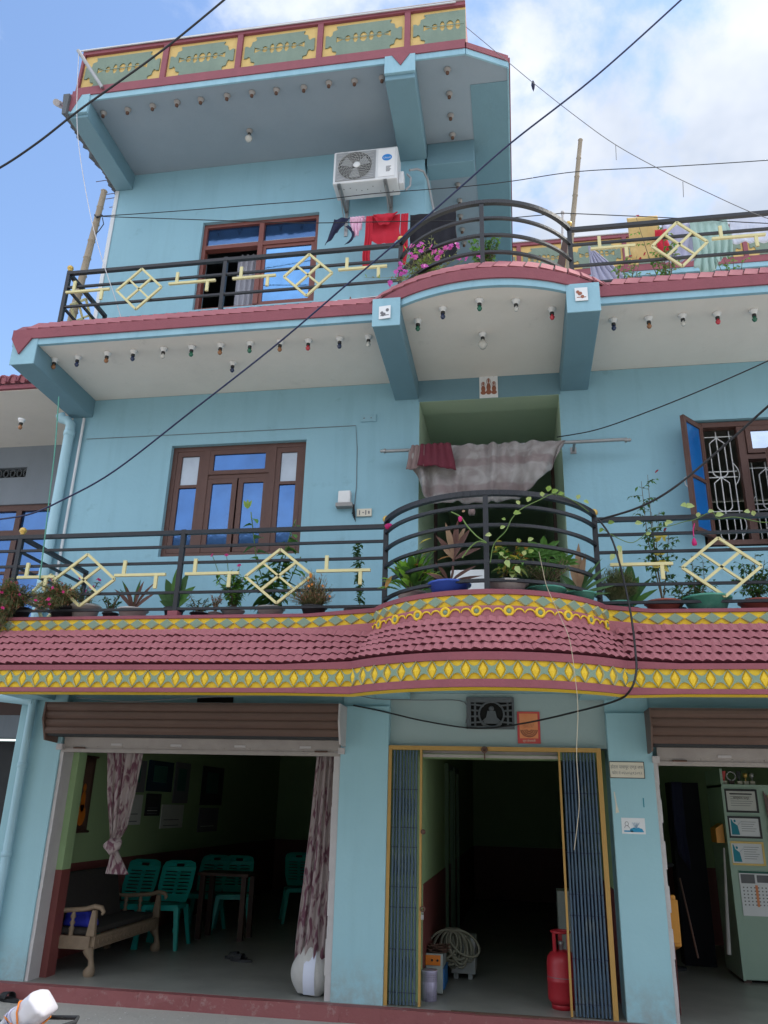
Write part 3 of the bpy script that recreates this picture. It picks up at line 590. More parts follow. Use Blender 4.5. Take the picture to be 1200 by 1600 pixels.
# pale drip strip along the right edge, blue underside strip
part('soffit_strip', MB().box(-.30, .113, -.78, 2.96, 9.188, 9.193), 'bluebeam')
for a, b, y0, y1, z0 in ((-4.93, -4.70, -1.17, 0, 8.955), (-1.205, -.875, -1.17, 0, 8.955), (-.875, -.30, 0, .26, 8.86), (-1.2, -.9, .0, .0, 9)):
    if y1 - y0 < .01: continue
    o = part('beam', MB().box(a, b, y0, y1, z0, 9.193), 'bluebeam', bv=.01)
    if y0 < -1: part('beam_end', MB().box(a - .003, b + .003, -1.205, -1.17, 9.02 if a > -3 else 9.0, 9.27), 'blueedge', o)
mb = MB(); mb.plate([(-1.13, 9.27), (-1.03, 9.11), (-.93, 9.27)], [], XZ(-1.216), NY, .01); part('coping_point', mb, 'maroon')
# rough broken left edge of the roof beam
rr = random.Random(11); mb = MB(); y = -1.25
while y < .1:
    dy = rr.uniform(.05, .12); k_ = rr.uniform(0, .03); mb.hexa([(-4.96 - k_, y, 8.97 - k_), (-4.928, y, 8.96), (-4.928, y + dy, 8.96), (-4.95 - k_, y + dy, 8.97)], [(-4.99 - k_, y, 9.26), (-4.928, y, 9.26), (-4.928, y + dy, 9.26), (-4.98 - k_, y + dy, 9.26)]); y += dy
part('rough_edge', mb, 'brick')
mb = MB(); mb.plate([(-5.03, 9.12), (-4.90, 9.02), (-4.80, 9.27), (-5.0, 9.30)], [], XZ(-1.21), NY, .03); part('coping_point', mb, 'maroon')

# ---- roof parapet panels: maroon frame, yellow ground, sage plate with cut-outs
def oval(cx, cz, a, b, n=10): return [(cx + a * math.cos(2 * PI * i / n), cz + b * math.sin(2 * PI * i / n)) for i in range(n)]
def panel(parent, x0, x1, z0, z1, y, clip=None):
    wd = x1 - x0; h = z1 - z0; xe = clip or x1
    g = part('panel_ground', MB().box(x0, xe, y + .0205, y + .05, z0, z1), 'yellow2', parent)
    def corner(cx, cz, sx, sz):      # stepped notch with a curl
        a, b = .105, .15
        tb = .055 if sz < 0 else .02; cz = cz + sz * (tb - .018)
        return [(cx + sx * .030, cz + sz * b), (cx + sx * .06, cz + sz * b), (cx + sx * .085, cz + sz * (b + .022)), (cx + sx * .105, cz + sz * b), (cx + sx * .115, cz + sz * .09), (cx + sx * .16, cz + sz * .075), (cx + sx * .165, cz + sz * .045), (cx + sx * .15, cz + sz * .018)]
    o = corner(x0, z0, 1, 1) + corner(x1, z0, -1, 1)[::-1] + corner(x1, z1, -1, -1) + corner(x0, z1, 1, -1)[::-1]
    cz = (z0 + z1) / 2; s_ = min(1, wd / .95); cx = (x0 + x1) / 2
    if clip: o = corner(x0, z0, 1, 1) + [(clip, z0 + .018), (clip, z1 - .05)] + corner(x0, z1, 1, -1)[::-1]
    holes = []; sp = .092 * s_
    shapes = [(-3, 'l'), (-2, .032), (-1, .028), (0, .042), (1, .028), (2, .032), (3, 'r')]
    for k_, t_ in shapes:
        px_ = cx + k_ * sp
        if px_ > xe - .05 : continue
        if t_ == 'l': holes.append([(px_ - .04, cz - .045), (px_ + .035, cz - .012), (px_ + .035, cz + .012), (px_ - .04, cz + .045)])
        elif t_ == 'r': holes.append([(px_ - .035, cz - .012), (px_ + .04, cz - .045), (px_ + .04, cz + .045), (px_ - .035, cz + .012)])
        else: holes.append(oval(px_, cz, t_, (.05 if k_ % 2 == 0 and k_ else .075)))
    mb = MB(); mb.plate(o, holes, XZ(y + .008), NY, .012); part('panel_plate', mb, 'sage2', parent)
    mb = MB(); mb.box(cx - 3.2 * sp, min(cx + 3.2 * sp, xe - .02), y + .004, y + .0075, cz - .006, cz + .006); part('panel_rail', mb, 'sage2', parent)
def parapet(xs, z0, z1, y, name='parapet', clip=None):
    full = list(xs); xs = xs[:-1] + [clip] if clip else xs
    P_ = part(name, MB().box(xs[0], xs[-1], y + .05, y + .14, z0, z1), 'maroon')
    mb = MB(); mb.box(xs[0], xs[-1], y - .012, y + .05, z1 - .055, z1).box(xs[0], xs[-1], y - .012, y + .05, z0, z0 + .045)
    for x_ in xs[1:-1]: mb.box(x_ - .032, x_ + .032, y - .010, y + .05, z0 + .045, z1 - .055)
    mb.box(xs[0], xs[0] + .03, y - .010, y + .05, z0 + .045, z1 - .055); part('parapet_frame', mb, 'maroon', P_)
    part('parapet_cap', MB().box(xs[0], xs[-1], y - .03, y + .16, z1, z1 + .014), 'whitewash', P_)
    for a, b in zip(full, full[1:]): panel(P_, a + .034, b - .034, z0 + .047, z1 - .057, y, clip if clip and b == full[-1] else None)
    return P_
parapet([-4.90, -3.83, -2.92, -1.965, -.965, -.02], 9.345, 9.97, -1.19, clip=-.32)
part('parapet', MB().box(-.40, -.322, -1.04, 2.9, 9.345, 9.95), 'maroon')
part('parapet', MB().box(-4.93, -4.87, -1.13, 6, 9.345, 9.95), 'maroon')
parapet([-.3, .25, 1.02, 1.86, 2.72, 3.6, 4.5, 5.4], 9.345, 9.98, 2.97)

# ---- windows
def window(x0, x1, z0, z1, y, fw, m, name='window'):
    w_ = empty(name, H)
    mb = MB(); mb.plate(rect(x0, x1, z0, z1), [rect(x0 + fw, x1 - fw, z0 + fw, z1 - fw)], XZ(y), NY, .09); part('window_frame', mb, m, w_, bv=.004); return w_
def sash(w_, x0, x1, z0, z1, y, fw, m, pane, bar=None, pane2=None):
    mb = MB(); holes = [rect(x0 + fw, x1 - fw, z0 + fw, (bar - .018) if bar else z1 - fw)]
    if bar: holes.append(rect(x0 + fw, x1 - fw, bar + .018, z1 - fw))
    mb.plate(rect(x0, x1, z0, z1), holes, XZ(y), NY, .035); part('sash', mb, m, w_, bv=.004)
    if bar:
        part('pane', MB().box(x0 + fw, x1 - fw, y + .018, y + .023, z0 + fw, bar - .018), pane, w_); part('pane', MB().box(x0 + fw, x1 - fw, y + .018, y + .023, bar + .018, z1 - fw), pane2 or pane, w_)
        part('sash_bar', MB().box(x0 + fw, x1 - fw, y + .002, y + .017, bar - .018, bar + .018), 'redbrown', w_)
    else: part('pane', MB().box(x0 + fw, x1 - fw, y + .018, y + .023, z0 + fw, z1 - fw), pane, w_)
w_ = window(-3.698, -2.165, 3.962, 5.248, .06, .05, 'brown')
sash(w_, -3.645, -3.335, 4.015, 5.195, .065, .055, 'brown', 'glassblue', 4.78, 'glasswhite')
sash(w_, -2.505, -2.218, 4.015, 5.195, .065, .055, 'brown', 'glassblue', 4.78, 'glasswhite')
sash(w_, -3.265, -2.575, 4.905, 5.195, .058, .05, 'brown', 'glassblue')
sash(w_, -3.265, -2.93, 4.015, 4.855, .065, .055, 'brown', 'glassblue'); sash(w_, -2.91, -2.575, 4.015, 4.855, .065, .055, 'brown', 'glassblue')
part('mullion', MB().box(-3.335, -3.265, .055, .14, 4.012, 5.198).box(-2.575, -2.505, .055, .14, 4.012, 5.198).box(-3.265, -2.575, .07, .14, 4.855, 4.905), 'brown', w_)
part('curtain', MB().grid(lambda u, v: Vector((-3.64 + 1.4 * u, .2 + .015 * math.sin(u * 90), 4.0 + 1.2 * v)), 90, 2), 'curtaingrey', w_)
w_ = window(1.835, 3.40, 3.95, 5.235, .04, .05, 'brown')
part('mullion', MB().box(2.235, 2.305, .05, .13, 4.0, 5.185).box(2.305, 3.0, .05, .13, 4.83, 4.88).box(3.0, 3.07, .05, .13, 4.0, 5.185), 'brown', w_)
sash(w_, 2.31, 2.99, 4.885, 5.18, .035, .05, 'brown', 'glasssky'); sash(w_, 2.66, 2.99, 4.005, 4.825, .05, .055, 'brown', 'glassblue')
def open_sash(w_, hinge, ang, wd, z0, z1, fw, m, bar=None, handle=False):
    """sash hinged on the vertical line hinge=(x,y), its own mesh rotated outwards"""
    c_, s_ = math.cos(ang), math.sin(ang); X = Vector((c_, s_, 0)); nn = Vector((s_, -c_, 0)); hh = Vector((hinge[0], hinge[1], 0))
    P = lambda u, v: hh + X * u + Vector((0, 0, v))
    holes = [rect(fw, wd - fw, z0 + fw, (bar - .018) if bar else z1 - fw)] + ([rect(fw, wd - fw, bar + .018, z1 - fw)] if bar else [])
    mb = MB(); mb.plate(rect(0, wd, z0, z1), holes, P, nn, .035); o = part('open_sash', mb, m, w_, bv=.003)
    mb = MB()
    for hl in holes: mb.plate(hl, [], lambda u, v: P(u, v) - nn * .015, nn, .005)
    part('pane', mb, 'bluefilm', w_)
    if handle: part('handle', MB().tube([P(wd - .03, 4.56) + nn * .005, P(wd - .03, 4.55) + nn * .04, P(wd - .05, 4.49) + nn * .045, P(wd - .03, 4.44) + nn * .005], .007, 6), 'whitewire', w_)
open_sash(w_, (1.88, .03), math.radians(180 + 50), .36, 4.0, 5.19, .05, 'brown', 4.57, True)
open_sash(w_, (2.64, .03), math.radians(180 + 42), .33, 4.0, 4.83, .05, 'brown')
# white iron grille behind the open sashes
def grille(w_, x0, x1, z0, z1, y):
    mb = MB(); cx = (x0 + x1) / 2; a = (x1 - x0); r = .006
    T = lambda *p: mb.tube([(q[0], y, q[1]) for q in p], r, 6)
    T((cx, z0), (cx, z1)); zs = [z1 - .06, z1 - .44, z1 - .50, z1 - .86, z0 + .10]
    for z_ in zs: T((x0 + .02, z_), (x1 - .02, z_))
    for zt, zb in ((z1 - .07, z1 - .50), (z1 - .50, z1 - .86), (z1 - .88, z0 + .02)):
        for s_ in (-1, 1):
            hw = a * .20; T(*[(cx + s_ * hw * (1 - math.cos(t)) if t < PI / 2 else cx + s_ * hw, zt - .06 + .06 * math.cos(t)) for t in np.linspace(0, PI / 2, 6)], (cx + s_ * hw, zb + .06), *[(cx + s_ * hw * math.cos(t), zb + .06 - .06 * math.sin(t)) for t in np.linspace(0, PI / 2, 6)])
    for s_ in (-1, 1):
        T((cx + s_ * a * .36, z0), (cx + s_ * a * .36, z1))
        for zc_ in (z1 - .47, z1 - 1.0): T(*[(cx + s_ * (a * .36 + .05 * math.sin(t) ** 2), zc_ + .12 * math.cos(t)) for t in np.linspace(0, PI, 10)])
    part('grille', mb, 'white', w_)
grille(w_, 1.885, 2.235, 4.0, 5.185, .15); grille(w_, 2.31, 2.66, 4.0, 4.83, .15)
w_ = window(-3.668, -2.187, 7.035, 8.308, .05, .045, 'redbrown')
part('mullion', MB().box(-2.945, -2.885, .04, .13, 7.08, 8.263).box(-3.62, -2.945, .045, .13, 7.93, 7.985).box(-2.885, -2.235, .045, .13, 7.93, 7.985), 'redbrown', w_)
for a, b in ((-3.622, -2.946), (-2.884, -2.234)): part('pane', MB().box(a, b, .085, .09, 8.02, 8.262), 'glassdark', w_); part('sash_bar', MB().box(a, b, .08, .10, 7.986, 8.02), 'glasswhite', w_)
mb = MB(); mb.plate(rect(-2.884, -2.234, 7.082, 7.928), [rect(-2.844, -2.274, 7.12, 7.89)], XZ(.06), NY, .03); part('sash', mb, 'redbrown', w_); part('pane', MB().box(-2.844, -2.274, .075, .08, 7.12, 7.89), 'glasslight', w_)
part('curtain', MB().grid(lambda u, v: Vector((-3.24 + .29 * u, .20 + .022 * math.sin(u * 26), 7.08 + .84 * v)), 40, 2), 'curtaingrey', w_)

# ---- balcony railings
def railing(name, straights, bowspec, posts, rails, base, top, y, orn, dz=0.0, side=None):
    R = empty(name, H)
    def mk(pts, wd, ht): mb = MB(); [mb.bar(a, b, wd, ht) for a, b in zip(pts, pts[1:])]; return mb
    for (x0, x1) in straights:
        for i, z_ in enumerate(rails): part('rail', mk([(x0, y, z_), (x1, y, z_)], .026 if i else .042, .022 if i else .036), 'black', R)
    bz, byc = bowspec
    for i, z_ in enumerate(bz):
        pts = [p for p in bowpath(y, byc, posts['bow'][0], posts['bow'][1], -9, 9, z_, z_, 40)][8:-8]
        part('rail', mk(pts, .030 if i else .042, .024 if i else .040), 'black', R)
    for x_ in posts['all']:
        part('post', MB().box(x_ - .02, x_ + .02, y - .018, y + .022, base, top + .02), 'black', R)
    xc = sum(posts['bow']) / 2; part('post', MB().box(xc - .02, xc + .02, byc - .016, byc + .016, base + posts['dz'], bz[0] + .01), 'black', R)
    for x_ in posts['ball']:
        part('ball_finial', MB().lathe((x_, y, top + .02), [(.012, 0), (.022, .004), (.016, .014), (.030, .026), (.034, .042), (.030, .058), (.016, .07), (0, .073)], 14), 'gold', R)
    for cx in orn['dia']:
        hx, hz, cz = orn['hx'], orn['hz'], orn['z']; mb = MB(); c4 = [(cx - hx, cz), (cx, cz + hz), (cx + hx, cz), (cx, cz - hz)]; yy_ = y - .024
        for a, b in zip(c4, c4[1:] + c4[:1]): mb.bar((a[0], yy_, a[1]), (b[0], yy_, b[1]), .022, .020, up=(0, 1, 0))
        mids = [((a[0] + b[0]) / 2, (a[1] + b[1]) / 2) for a, b in zip(c4, c4[1:] + c4[:1])]
        mb.bar((mids[0][0], yy_ + .002, mids[0][1]), (mids[2][0], yy_ + .002, mids[2][1]), .018, .017, up=(0, 1, 0)); mb.bar((mids[1][0], yy_ + .002, mids[1][1]), (mids[3][0], yy_ + .002, mids[3][1]), .022, .017, up=(0, 1, 0))
        part('diamond_ornament', mb, 'cream', R)
    for a, b in orn['tee']:
        z_ = orn['tz']; mb = MB(); yy_ = y - .024; mb.box(a, b, yy_ - .012, yy_ + .012, z_ - .012, z_ + .012); mb.box(a + .07, a + .10, yy_ - .010, yy_ + .010, z_ + .012, z_ + .135); mb.box(b - .10, b - .07, yy_ - .010, yy_ + .010, z_ - .125, z_ - .012)
        part('stepped_ornament', mb, 'cream', R)
    if side:      # rail run going back to the wall
        xs_, yb = side
        for i, z_ in enumerate(rails): part('rail', mk([(xs_, y, z_), (xs_, yb, z_)], .026 if i else .042, .022 if i else .036), 'black', R)
        part('post', MB().box(xs_ - .018, xs_ + .018, yb - .03, yb, base, top), 'black', R)
        cy_ = (y + yb) / 2; hz, cz = orn['hz'], orn['z']; c4 = [(cy_ - .25, cz), (cy_, cz + hz), (cy_ + .25, cz), (cy_, cz - hz)]; mb = MB()
        for a, b in zip(c4, c4[1:] + c4[:1]): mb.bar((xs_ - .02, a[0], a[1]), (xs_ - .02, b[0], b[1]), .02, .026)
        mb.bar((xs_ - .02, cy_ - .125, cz - hz / 2), (xs_ - .02, cy_ + .125, cz + hz / 2), .018, .022); mb.bar((xs_ - .02, cy_ - .125, cz + hz / 2), (xs_ - .02, cy_ + .125, cz - hz / 2), .018, .022)
        part('diamond_ornament', mb, 'cream', R)
    return R
railing('balcony_railing', [(-5.6, -1.06), (.67, 3.6)], ([3.842, 3.735, 3.58, 3.43, 3.29, 3.145], -1.77),
        dict(bow=(-1.06, .67), all=[-4.47, -2.885, -1.06, .67, 2.55], ball=[-4.47, -1.06, .67], dz=.03), [3.795, 3.664, 3.515, 3.246, 3.10], 3.03, 3.80, -1.2,
        dict(dia=[-3.767, -1.975, 1.605], hx=.295, hz=.238, z=3.37, tee=[(-4.42, -4.05), (-3.48, -3.0), (-2.82, -2.33), (-1.645, -1.18), (.765, 1.245), (2.0, 2.45)], tz=3.405), side=(-4.47, -.02))
part('rail_foot', MB().box(-2.93, -2.84, -1.25, -1.16, 3.028, 3.075), 'maroon', H)
railing('balcony_railing', [(-4.62, -1.01), (.645, 3.6)], ([6.865, 6.68, 6.49, 6.30], -1.52),
        dict(bow=(-1.01, .645), all=[-4.62, -2.85, -1.01, .645, 2.6], ball=[-4.62, -1.01, .645], dz=0), [6.85, 6.67, 6.425, 6.225], 6.17, 6.86, -1.05,
        dict(dia=[-3.767, -1.948, 1.638], hx=.25, hz=.252, z=6.56, tee=[(-4.6, -4.1), (-3.44, -2.93), (-2.745, -2.285), (-1.635, -1.14), (.83, 1.24), (1.93, 2.4)], tz=6.59), side=(-4.62, -.25))

# ---- roller shutters
def shutter(x0, x1, ztop, zb, xbar0, xbar1, zbar0, zbar1):
    R = empty('roller_shutter', H)
    prof = [(-.02, ztop), (-.16, ztop), (-.27, ztop - .05), (-.30, ztop - .12), (-.29, zb + .03), (-.22, zb - .01), (.02, zb - .02)]
    # hood of folded ribs
    n = 4; hh = (ztop - zb) / n
    for i in range(n):
        a = ztop - i * hh; mb = MB(); y = -.285 + .012 * i
        mb.add([(x0, y, a), (x1, y, a), (x1, y - .010, a - hh * .25), (x0, y - .010, a - hh * .25), (x0, y - .010, a - hh * .62), (x1, y - .010, a - hh * .62), (x1, y + .006, a - hh * .9), (x0, y + .006, a - hh * .9), (x1, y + .012, a - hh), (x0, y + .012, a - hh)],
               [(0, 1, 2, 3), (3, 2, 5, 4), (4, 5, 6, 7), (7, 6, 8, 9)]); part('hood_slat', mb, 'shutter', R)
    part('hood_top', MB().box(x0, x1, -.284, .09, ztop, ztop + .006), 'shutter', R)
    part('hood_back', MB().box(x0 + .01, x1 - .01, -.22, -.015, zb - .015, ztop - .002), 'acdark', R)
    for xe in (x0 - .01, x1 + .01):
        mb = MB(); o = [(-.30, ztop + .005), (-.31, ztop - .15), (-.22, zb - .06), (.0, zb - .07), (.0, ztop + .005)]
        mb.add([(xe - .008, a, b) for a, b in o] + [(xe + .008, a, b) for a, b in o], [(0, 1, 2, 3, 4), (9, 8, 7, 6, 5)] + [(i, (i + 1) % 5, 5 + (i + 1) % 5, 5 + i) for i in range(5)]); part('end_plate', mb, 'whitewash' if xe > x0 + 1 else 'shutter', R)
    mb = MB(); mb.box(xbar0, xbar1, .02, .05, zbar0, zbar1).box(xbar0, xbar1, .0, .06, zbar1, zbar1 + .03).box(xbar0, xbar1, .005, .055, zbar0, zbar0 + .035)
    xx = xbar0 + .1
    while xx < xbar1: mb.lathe((xx, .02, zbar0 + .055), [(.006, 0), (.005, .004), (0, .005)], 6, 0, (0, -1, 0)); xx += .26
    part('bottom_bar', mb, 'shuttergrey', R)
    for k_ in (.2, .42, .65, .88):
        cx = xbar0 + (xbar1 - xbar0) * k_; part('pull_handle', MB().box(cx - .055, cx + .055, .012, .02, (zbar0 + zbar1) / 2 + .0, (zbar0 + zbar1) / 2 + .02), 'whitewash', R)
    part('guide_rail', MB().box(xbar0 - .05, xbar0 + .01, -.03, .06, zbar0 + .02, zbar0 + .075), 'whitewash', R); part('guide_rail', MB().box(xbar1 - .01, xbar1 + .05, -.03, .06, zbar0 + .02, zbar0 + .075), 'whitewash', R)
    part('lock_bolt', MB().tube([(xbar0 + .12, .0, zbar0 + .04), (xbar0 + .24, .0, zbar0 + .04)], .008, 6), 'rust', R); part('lock_bolt', MB().tube([(xbar1 - .24, .0, zbar0 + .04), (xbar1 - .12, .0, zbar0 + .04)], .008, 6), 'rust', R)
shutter(-4.50, -1.61, 2.415, 2.13, -4.44, -1.645, 1.975, 2.11)
shutter(1.125, 4.0, 2.395, 2.11, 1.19, 3.98, 1.945, 2.09)
part('vent_slot', MB().box(-3.13, -2.76, .085, .098, 2.47, 2.52), 'ventdark')

# ---- ochre framed collapsible gate, folded to both sides
G = empty('folding_gate', H)
y = .03
mb = MB(); mb.box(-1.188, .712, y - .02, y + .025, 2.045, 2.082); part('gate_frame', mb, 'gateyellow', G)
part('gate_frame', MB().box(-1.188, -1.158, y - .018, y + .023, 0, 2.045), 'gateyellow', G); part('gate_frame', MB().box(.672, .712, y - .018, y + .023, 0, 2.045), 'gateyellow', G)
part('gate_edge', MB().box(-.897, -.877, y - .018, y + .018, .005, 2.045), 'gateyellow', G); part('gate_edge', MB().box(.340, .358, y - .018, y + .018, .005, 2.045), 'gateyellow', G)
part('gate_track', MB().box(-.875, .335, y + .0, y + .03, 1.985, 2.01).box(-.875, .335, y + .06, y + .065, 2.02, 2.045), 'shuttergrey', G)
part('floor_track', MB().box(-.62, .34, -.045, -.025, -.001, .006), 'rust', G)
ru = random.Random(2)
bars0 = None
for a, b, n in ((-1.148, -.915, 8), (.372, .662, 10)):
    for i in range(n):
        cx = a + (b - a) * (i + .5) / n
        if bars0 is None:
            mb = MB(); mb.add([(-.0095, -.008, 0), (-.004, -.016, 0), (.004, -.016, 0), (.0095, -.008, 0), (.0095, .004, 0), (-.0095, .004, 0)] + [(-.0095, -.008, 2.03), (-.004, -.016, 2.03), (.004, -.016, 2.03), (.0095, -.008, 2.03), (.0095, .004, 2.03), (-.0095, .004, 2.03)], [(5, 4, 3, 2, 1, 0), (6, 7, 8, 9, 10, 11)] + [(i_, (i_ + 1) % 6, 6 + (i_ + 1) % 6, 6 + i_) for i_ in range(6)])
            bars0 = mb.build('gate_bar', 'gateblue', G); bars0.location = (cx, y, .01)
        else: inst(bars0, 'gate_bar', G, (cx, y + ru.uniform(-.006, .006), .01), (0, 0, ru.uniform(-.06, .06)))
    for z_ in (.10, .42, .74, .90, 1.22, 1.38, 1.70):
        part('gate_strap', MB().box(a, b, y - .0175, y - .015, z_ - .0025, z_ + .0025), 'clothnavy', G)
    # crossing lattice arms, nearly closed
    mb = MB()
    for k_ in range(n - 1):
        c0 = a + (b - a) * (k_ + .5) / n; c1 = a + (b - a) * (k_ + 1.5) / n
        for z0_ in (.12, .92, 1.40): mb.bar((c0, y + .022, z0_), (c1, y + .022, z0_ + .30), .003, .010, up=(0, 1, 0)); mb.bar((c1, y + .026, z0_), (c0, y + .026, z0_ + .30), .003, .010, up=(0, 1, 0))
    part('lattice_arm', mb, 'gateblue', G, kind='stuff')
part('gate_roller', MB().lathe((-.31, y - .03, 2.055), [(0, 0), (.028, 0), (.03, .008), (.022, .014), (.014, .014), (.013, .0)], 16, 0, (0, -1, 0)).box(-.316, -.304, y - .02, y - .01, 1.97, 2.05), 'rust', G)
part('latch', MB().lathe((-.862, y - .02, 1.35), [(0, 0), (.022, 0), (.022, .012), (0, .014)], 12, 0, (0, -1, 0)), 'rust', G)
part('latch', MB().lathe((-.862, y - .02, .735), [(.014, 0), (.024, 0), (.024, .008), (.014, .008)], 12, 0, (0, -1, 0)), 'rust', G)
tag(MB().box(-.875, -.852, y - .04, y - .028, .655, .69).tube([(-.872, y - .034, .688), (-.872, y - .034, .71), (-.856, y - .034, .71), (-.856, y - .034, .688)], .003, 6).build('padlock', 'steel', local=(-.864, y - .03, .655)), 'small steel padlock hanging on the ochre edge of the left folded gate', 'padlock')

# ---- cement vent above the gate: frame, ring, seated figure silhouette kept as plain blocks
V = empty('cement_vent', H)
x0, x1, z0, z1 = -.472, -.034, 2.243, 2.528
mb = MB(); mb.plate(rect(x0, x1, z0, z1), [rect(x0 + .04, x1 - .02, z0 + .025, z1 - .045)], XZ(.06), NY, .05); part('vent_frame', mb, 'brick', V)
part('vent_hollow', MB().box(x0 + .02, x1 - .01, .092, .097, z0 + .01, z1 - .02), 'ventdark', V)
cx, cz = (x0 + x1) / 2 + .01, (z0 + z1) / 2 - .01; yb = .068
mb = MB(); mb.tube([(cx + .115 * math.cos(t), yb + .008, cz + .112 * math.sin(t)) for t in np.linspace(0, 2 * PI, 25)], .010, 6)
mb.lathe((cx, yb + .02, cz + .052), [(0, 0), (.026, 0), (.024, .02), (0, .028)], 10, 0, (0, -1, 0))
mb.plate([(cx - .035, cz + .03), (cx + .035, cz + .03), (cx + .05, cz - .03), (cx + .085, cz - .06), (cx + .07, cz - .085), (cx - .07, cz - .085), (cx - .085, cz - .06), (cx - .05, cz - .03)], [], XZ(yb), NY, .02)
for s_ in (-1, 1):
    for zz_ in (-.075, -.02, .035, .085): mb.bar((cx + s_ * .205, yb + .01, cz + zz_ * 1.05), (cx + s_ * (.12 if abs(zz_) < .05 else .07), yb + .01, cz + zz_ * .9), .02, .014)
    mb.bar((cx + s_ * .15, yb + .012, cz - .12), (cx + s_ * .15, yb + .012, cz + .11), .018, .012); mb.bar((cx + s_ * .04, yb + .012, cz - .13), (cx + s_ * .09, yb + .012, cz - .08), .018, .016)
part('vent_fretwork', mb, 'brick', V)

# ================================================================== NEIGHBOUR HOUSE (left edge)
NH = thing('neighbour_house', 'grey neighbouring house with scalloped red tile eave at the far left', 'house')
NY_ = 1.5
def nz_(z): return 1.556 + 1.2 * (z - 1.556)
mb = MB(); mb.plate(rect(-11, -4.965, nz_(2.57), 6.09), [rect(-7.9, -6.02, nz_(2.9), nz_(4.62)), rect(-6.96, -6.51, nz_(4.95), nz_(5.075))], XZ(NY_), NY, .2); part('wall', mb, 'gneigh', NH)
part('eave_soffit', MB().box(-11, -4.985, .02, 6, 6.09, 6.17), 'soffit', NH); part('eave_edge', MB().box(-11, -4.985, -.02, .02, 6.10, 6.15), 'maroon', NH)
mb = MB()
for i in range(46):
    cx = -4.99 - (i + .5) * .126; mb.tube([(cx, -.05, 6.215), (cx, .35, 6.36)], .055, 10)
part('eave_tile_rows', mb, 'tile', NH, kind='stuff')
for i in range(14):
    cx = -4.99 - (i + .5) * .126; part('scallop', MB().tube([(cx + .05 * math.cos(t), -.06, 6.17 + .085 * math.sin(t)) for t in np.linspace(0, PI, 8)], .014, 6), 'maroon', NH)
mb = MB()
for a in np.arange(-6.93, -6.52, .10): mb.tube([(a + .036 * math.cos(t), NY_ + .03, nz_(5.01) + .054 * math.sin(t)) for t in np.linspace(0, 2 * PI, 9)], .010, 5)
part('vent_fretwork', mb, 'brick', NH); part('vent_hollow', MB().box(-6.96, -6.51, NY_ + .15, NY_ + .19, nz_(4.95), nz_(5.075)), 'ventdark', NH)
nw = empty('window', NH); xs = [-7.9, -7.44, -6.98, -6.52, -6.02]
mb = MB(); mb.plate(rect(-7.9, -6.02, nz_(2.9), nz_(4.62)), [rect(a + .04, b - .04, nz_(4.32), nz_(4.55)) for a, b in zip(xs, xs[1:])] + [rect(a + .04, b - .04, nz_(2.95), nz_(4.22)) for a, b in zip(xs, xs[1:])], XZ(NY_ + .03), NY, .06); part('window_frame', mb, 'brown', nw)
for a, b in zip(xs, xs[1:]):
    part('pane', MB().box(a + .03, b - .03, NY_ + .07, NY_ + .08, nz_(4.31), nz_(4.56)), 'glassblue', nw); part('pane', MB().box(a + .03, b - .03, NY_ + .07, NY_ + .08, nz_(2.95), nz_(4.23)), 'glassblue', nw)
    part('sash_bar', MB().box(a + .03, b - .03, NY_ + .05, NY_ + .07, nz_(3.82), nz_(3.85)).box(a + .03, b - .03, NY_ + .05, NY_ + .07, nz_(3.4), nz_(3.43)), 'brown', nw)
part('lintel_band', MB().box(-11, -4.965, NY_ - .02, NY_ + .2, nz_(2.32), nz_(2.565)), 'wooddk', NH); part('lintel_band', MB().box(-11, -4.965, NY_ - .03, NY_ + .2, nz_(2.10), nz_(2.318)), 'gneigh', NH)
part('dark_shop_front', MB().box(-11, -4.97, NY_ + .4, NY_ + .45, 0, 2.2), 'acdark', NH); part('floor_slab', MB().box(-11, -4.965, .1, 6, nz_(2.57), nz_(2.70)), 'gneigh', NH)
part('steps', MB().box(-6.5, -4.97, -.35, 1.9, -.12, .16), 'concrete', NH)

# houses across the street, behind the camera: they show in the window panes and throw light back
for k_, (x0, x1, h_, y_, m1, lb) in enumerate(((-13, -5.2, 9.6, -16.5, 'soffit', 'cream flat roofed house across the street reflected in the panes'), (-4.6, 3.2, 7.2, -17.5, 'clothmint', 'low mint green house across the street between the taller ones'), (3.8, 12, 10.4, -16.5, 'gneigh', 'grey three storey house across the street at the right'))):
    OH = thing('opposite_house', lb, 'house', ((x0 + x1) / 2, y_ - 3, -.12)); wn = []
    for fl_ in range(int(h_ // 3.2)):
        for j in range(3): cx = x0 + (x1 - x0) * (j + .5) / 3; wn.append((cx - .65, cx + .65, .9 + fl_ * 3.2, 2.2 + fl_ * 3.2))
    mb = MB(); mb.plate(rect(x0, x1, -.12, h_), [rect(*q) for q in wn], XZ(y_), (0, 1, 0), .25); part('wall', mb, m1, OH); part('wall', MB().box(x0, x0 + .2, y_ - 8, y_ - .25, -.12, h_).box(x1 - .2, x1, y_ - 8, y_ - .25, -.12, h_).box(x0, x1, y_ - 8.2, y_ - 8, -.12, h_), m1, OH)
    part('roof', MB().box(x0 - .3, x1 + .3, y_ - 8.3, y_ + .8, h_, h_ + .18), 'concrete', OH)
    for q in wn:
        f_ = empty('window', OH); part('pane', MB().box(q[0], q[1], y_ - .15, y_ - .13, q[2], q[3]), 'glassdark', f_); part('window_frame', MB().box((q[0] + q[1]) / 2 - .03, (q[0] + q[1]) / 2 + .03, y_ - .13, y_ - .05, q[2], q[3]).box(q[0], q[0] + .05, y_ - .13, y_ - .05, q[2], q[3]).box(q[1] - .05, q[1], y_ - .13, y_ - .05, q[2], q[3]), 'brown', f_)

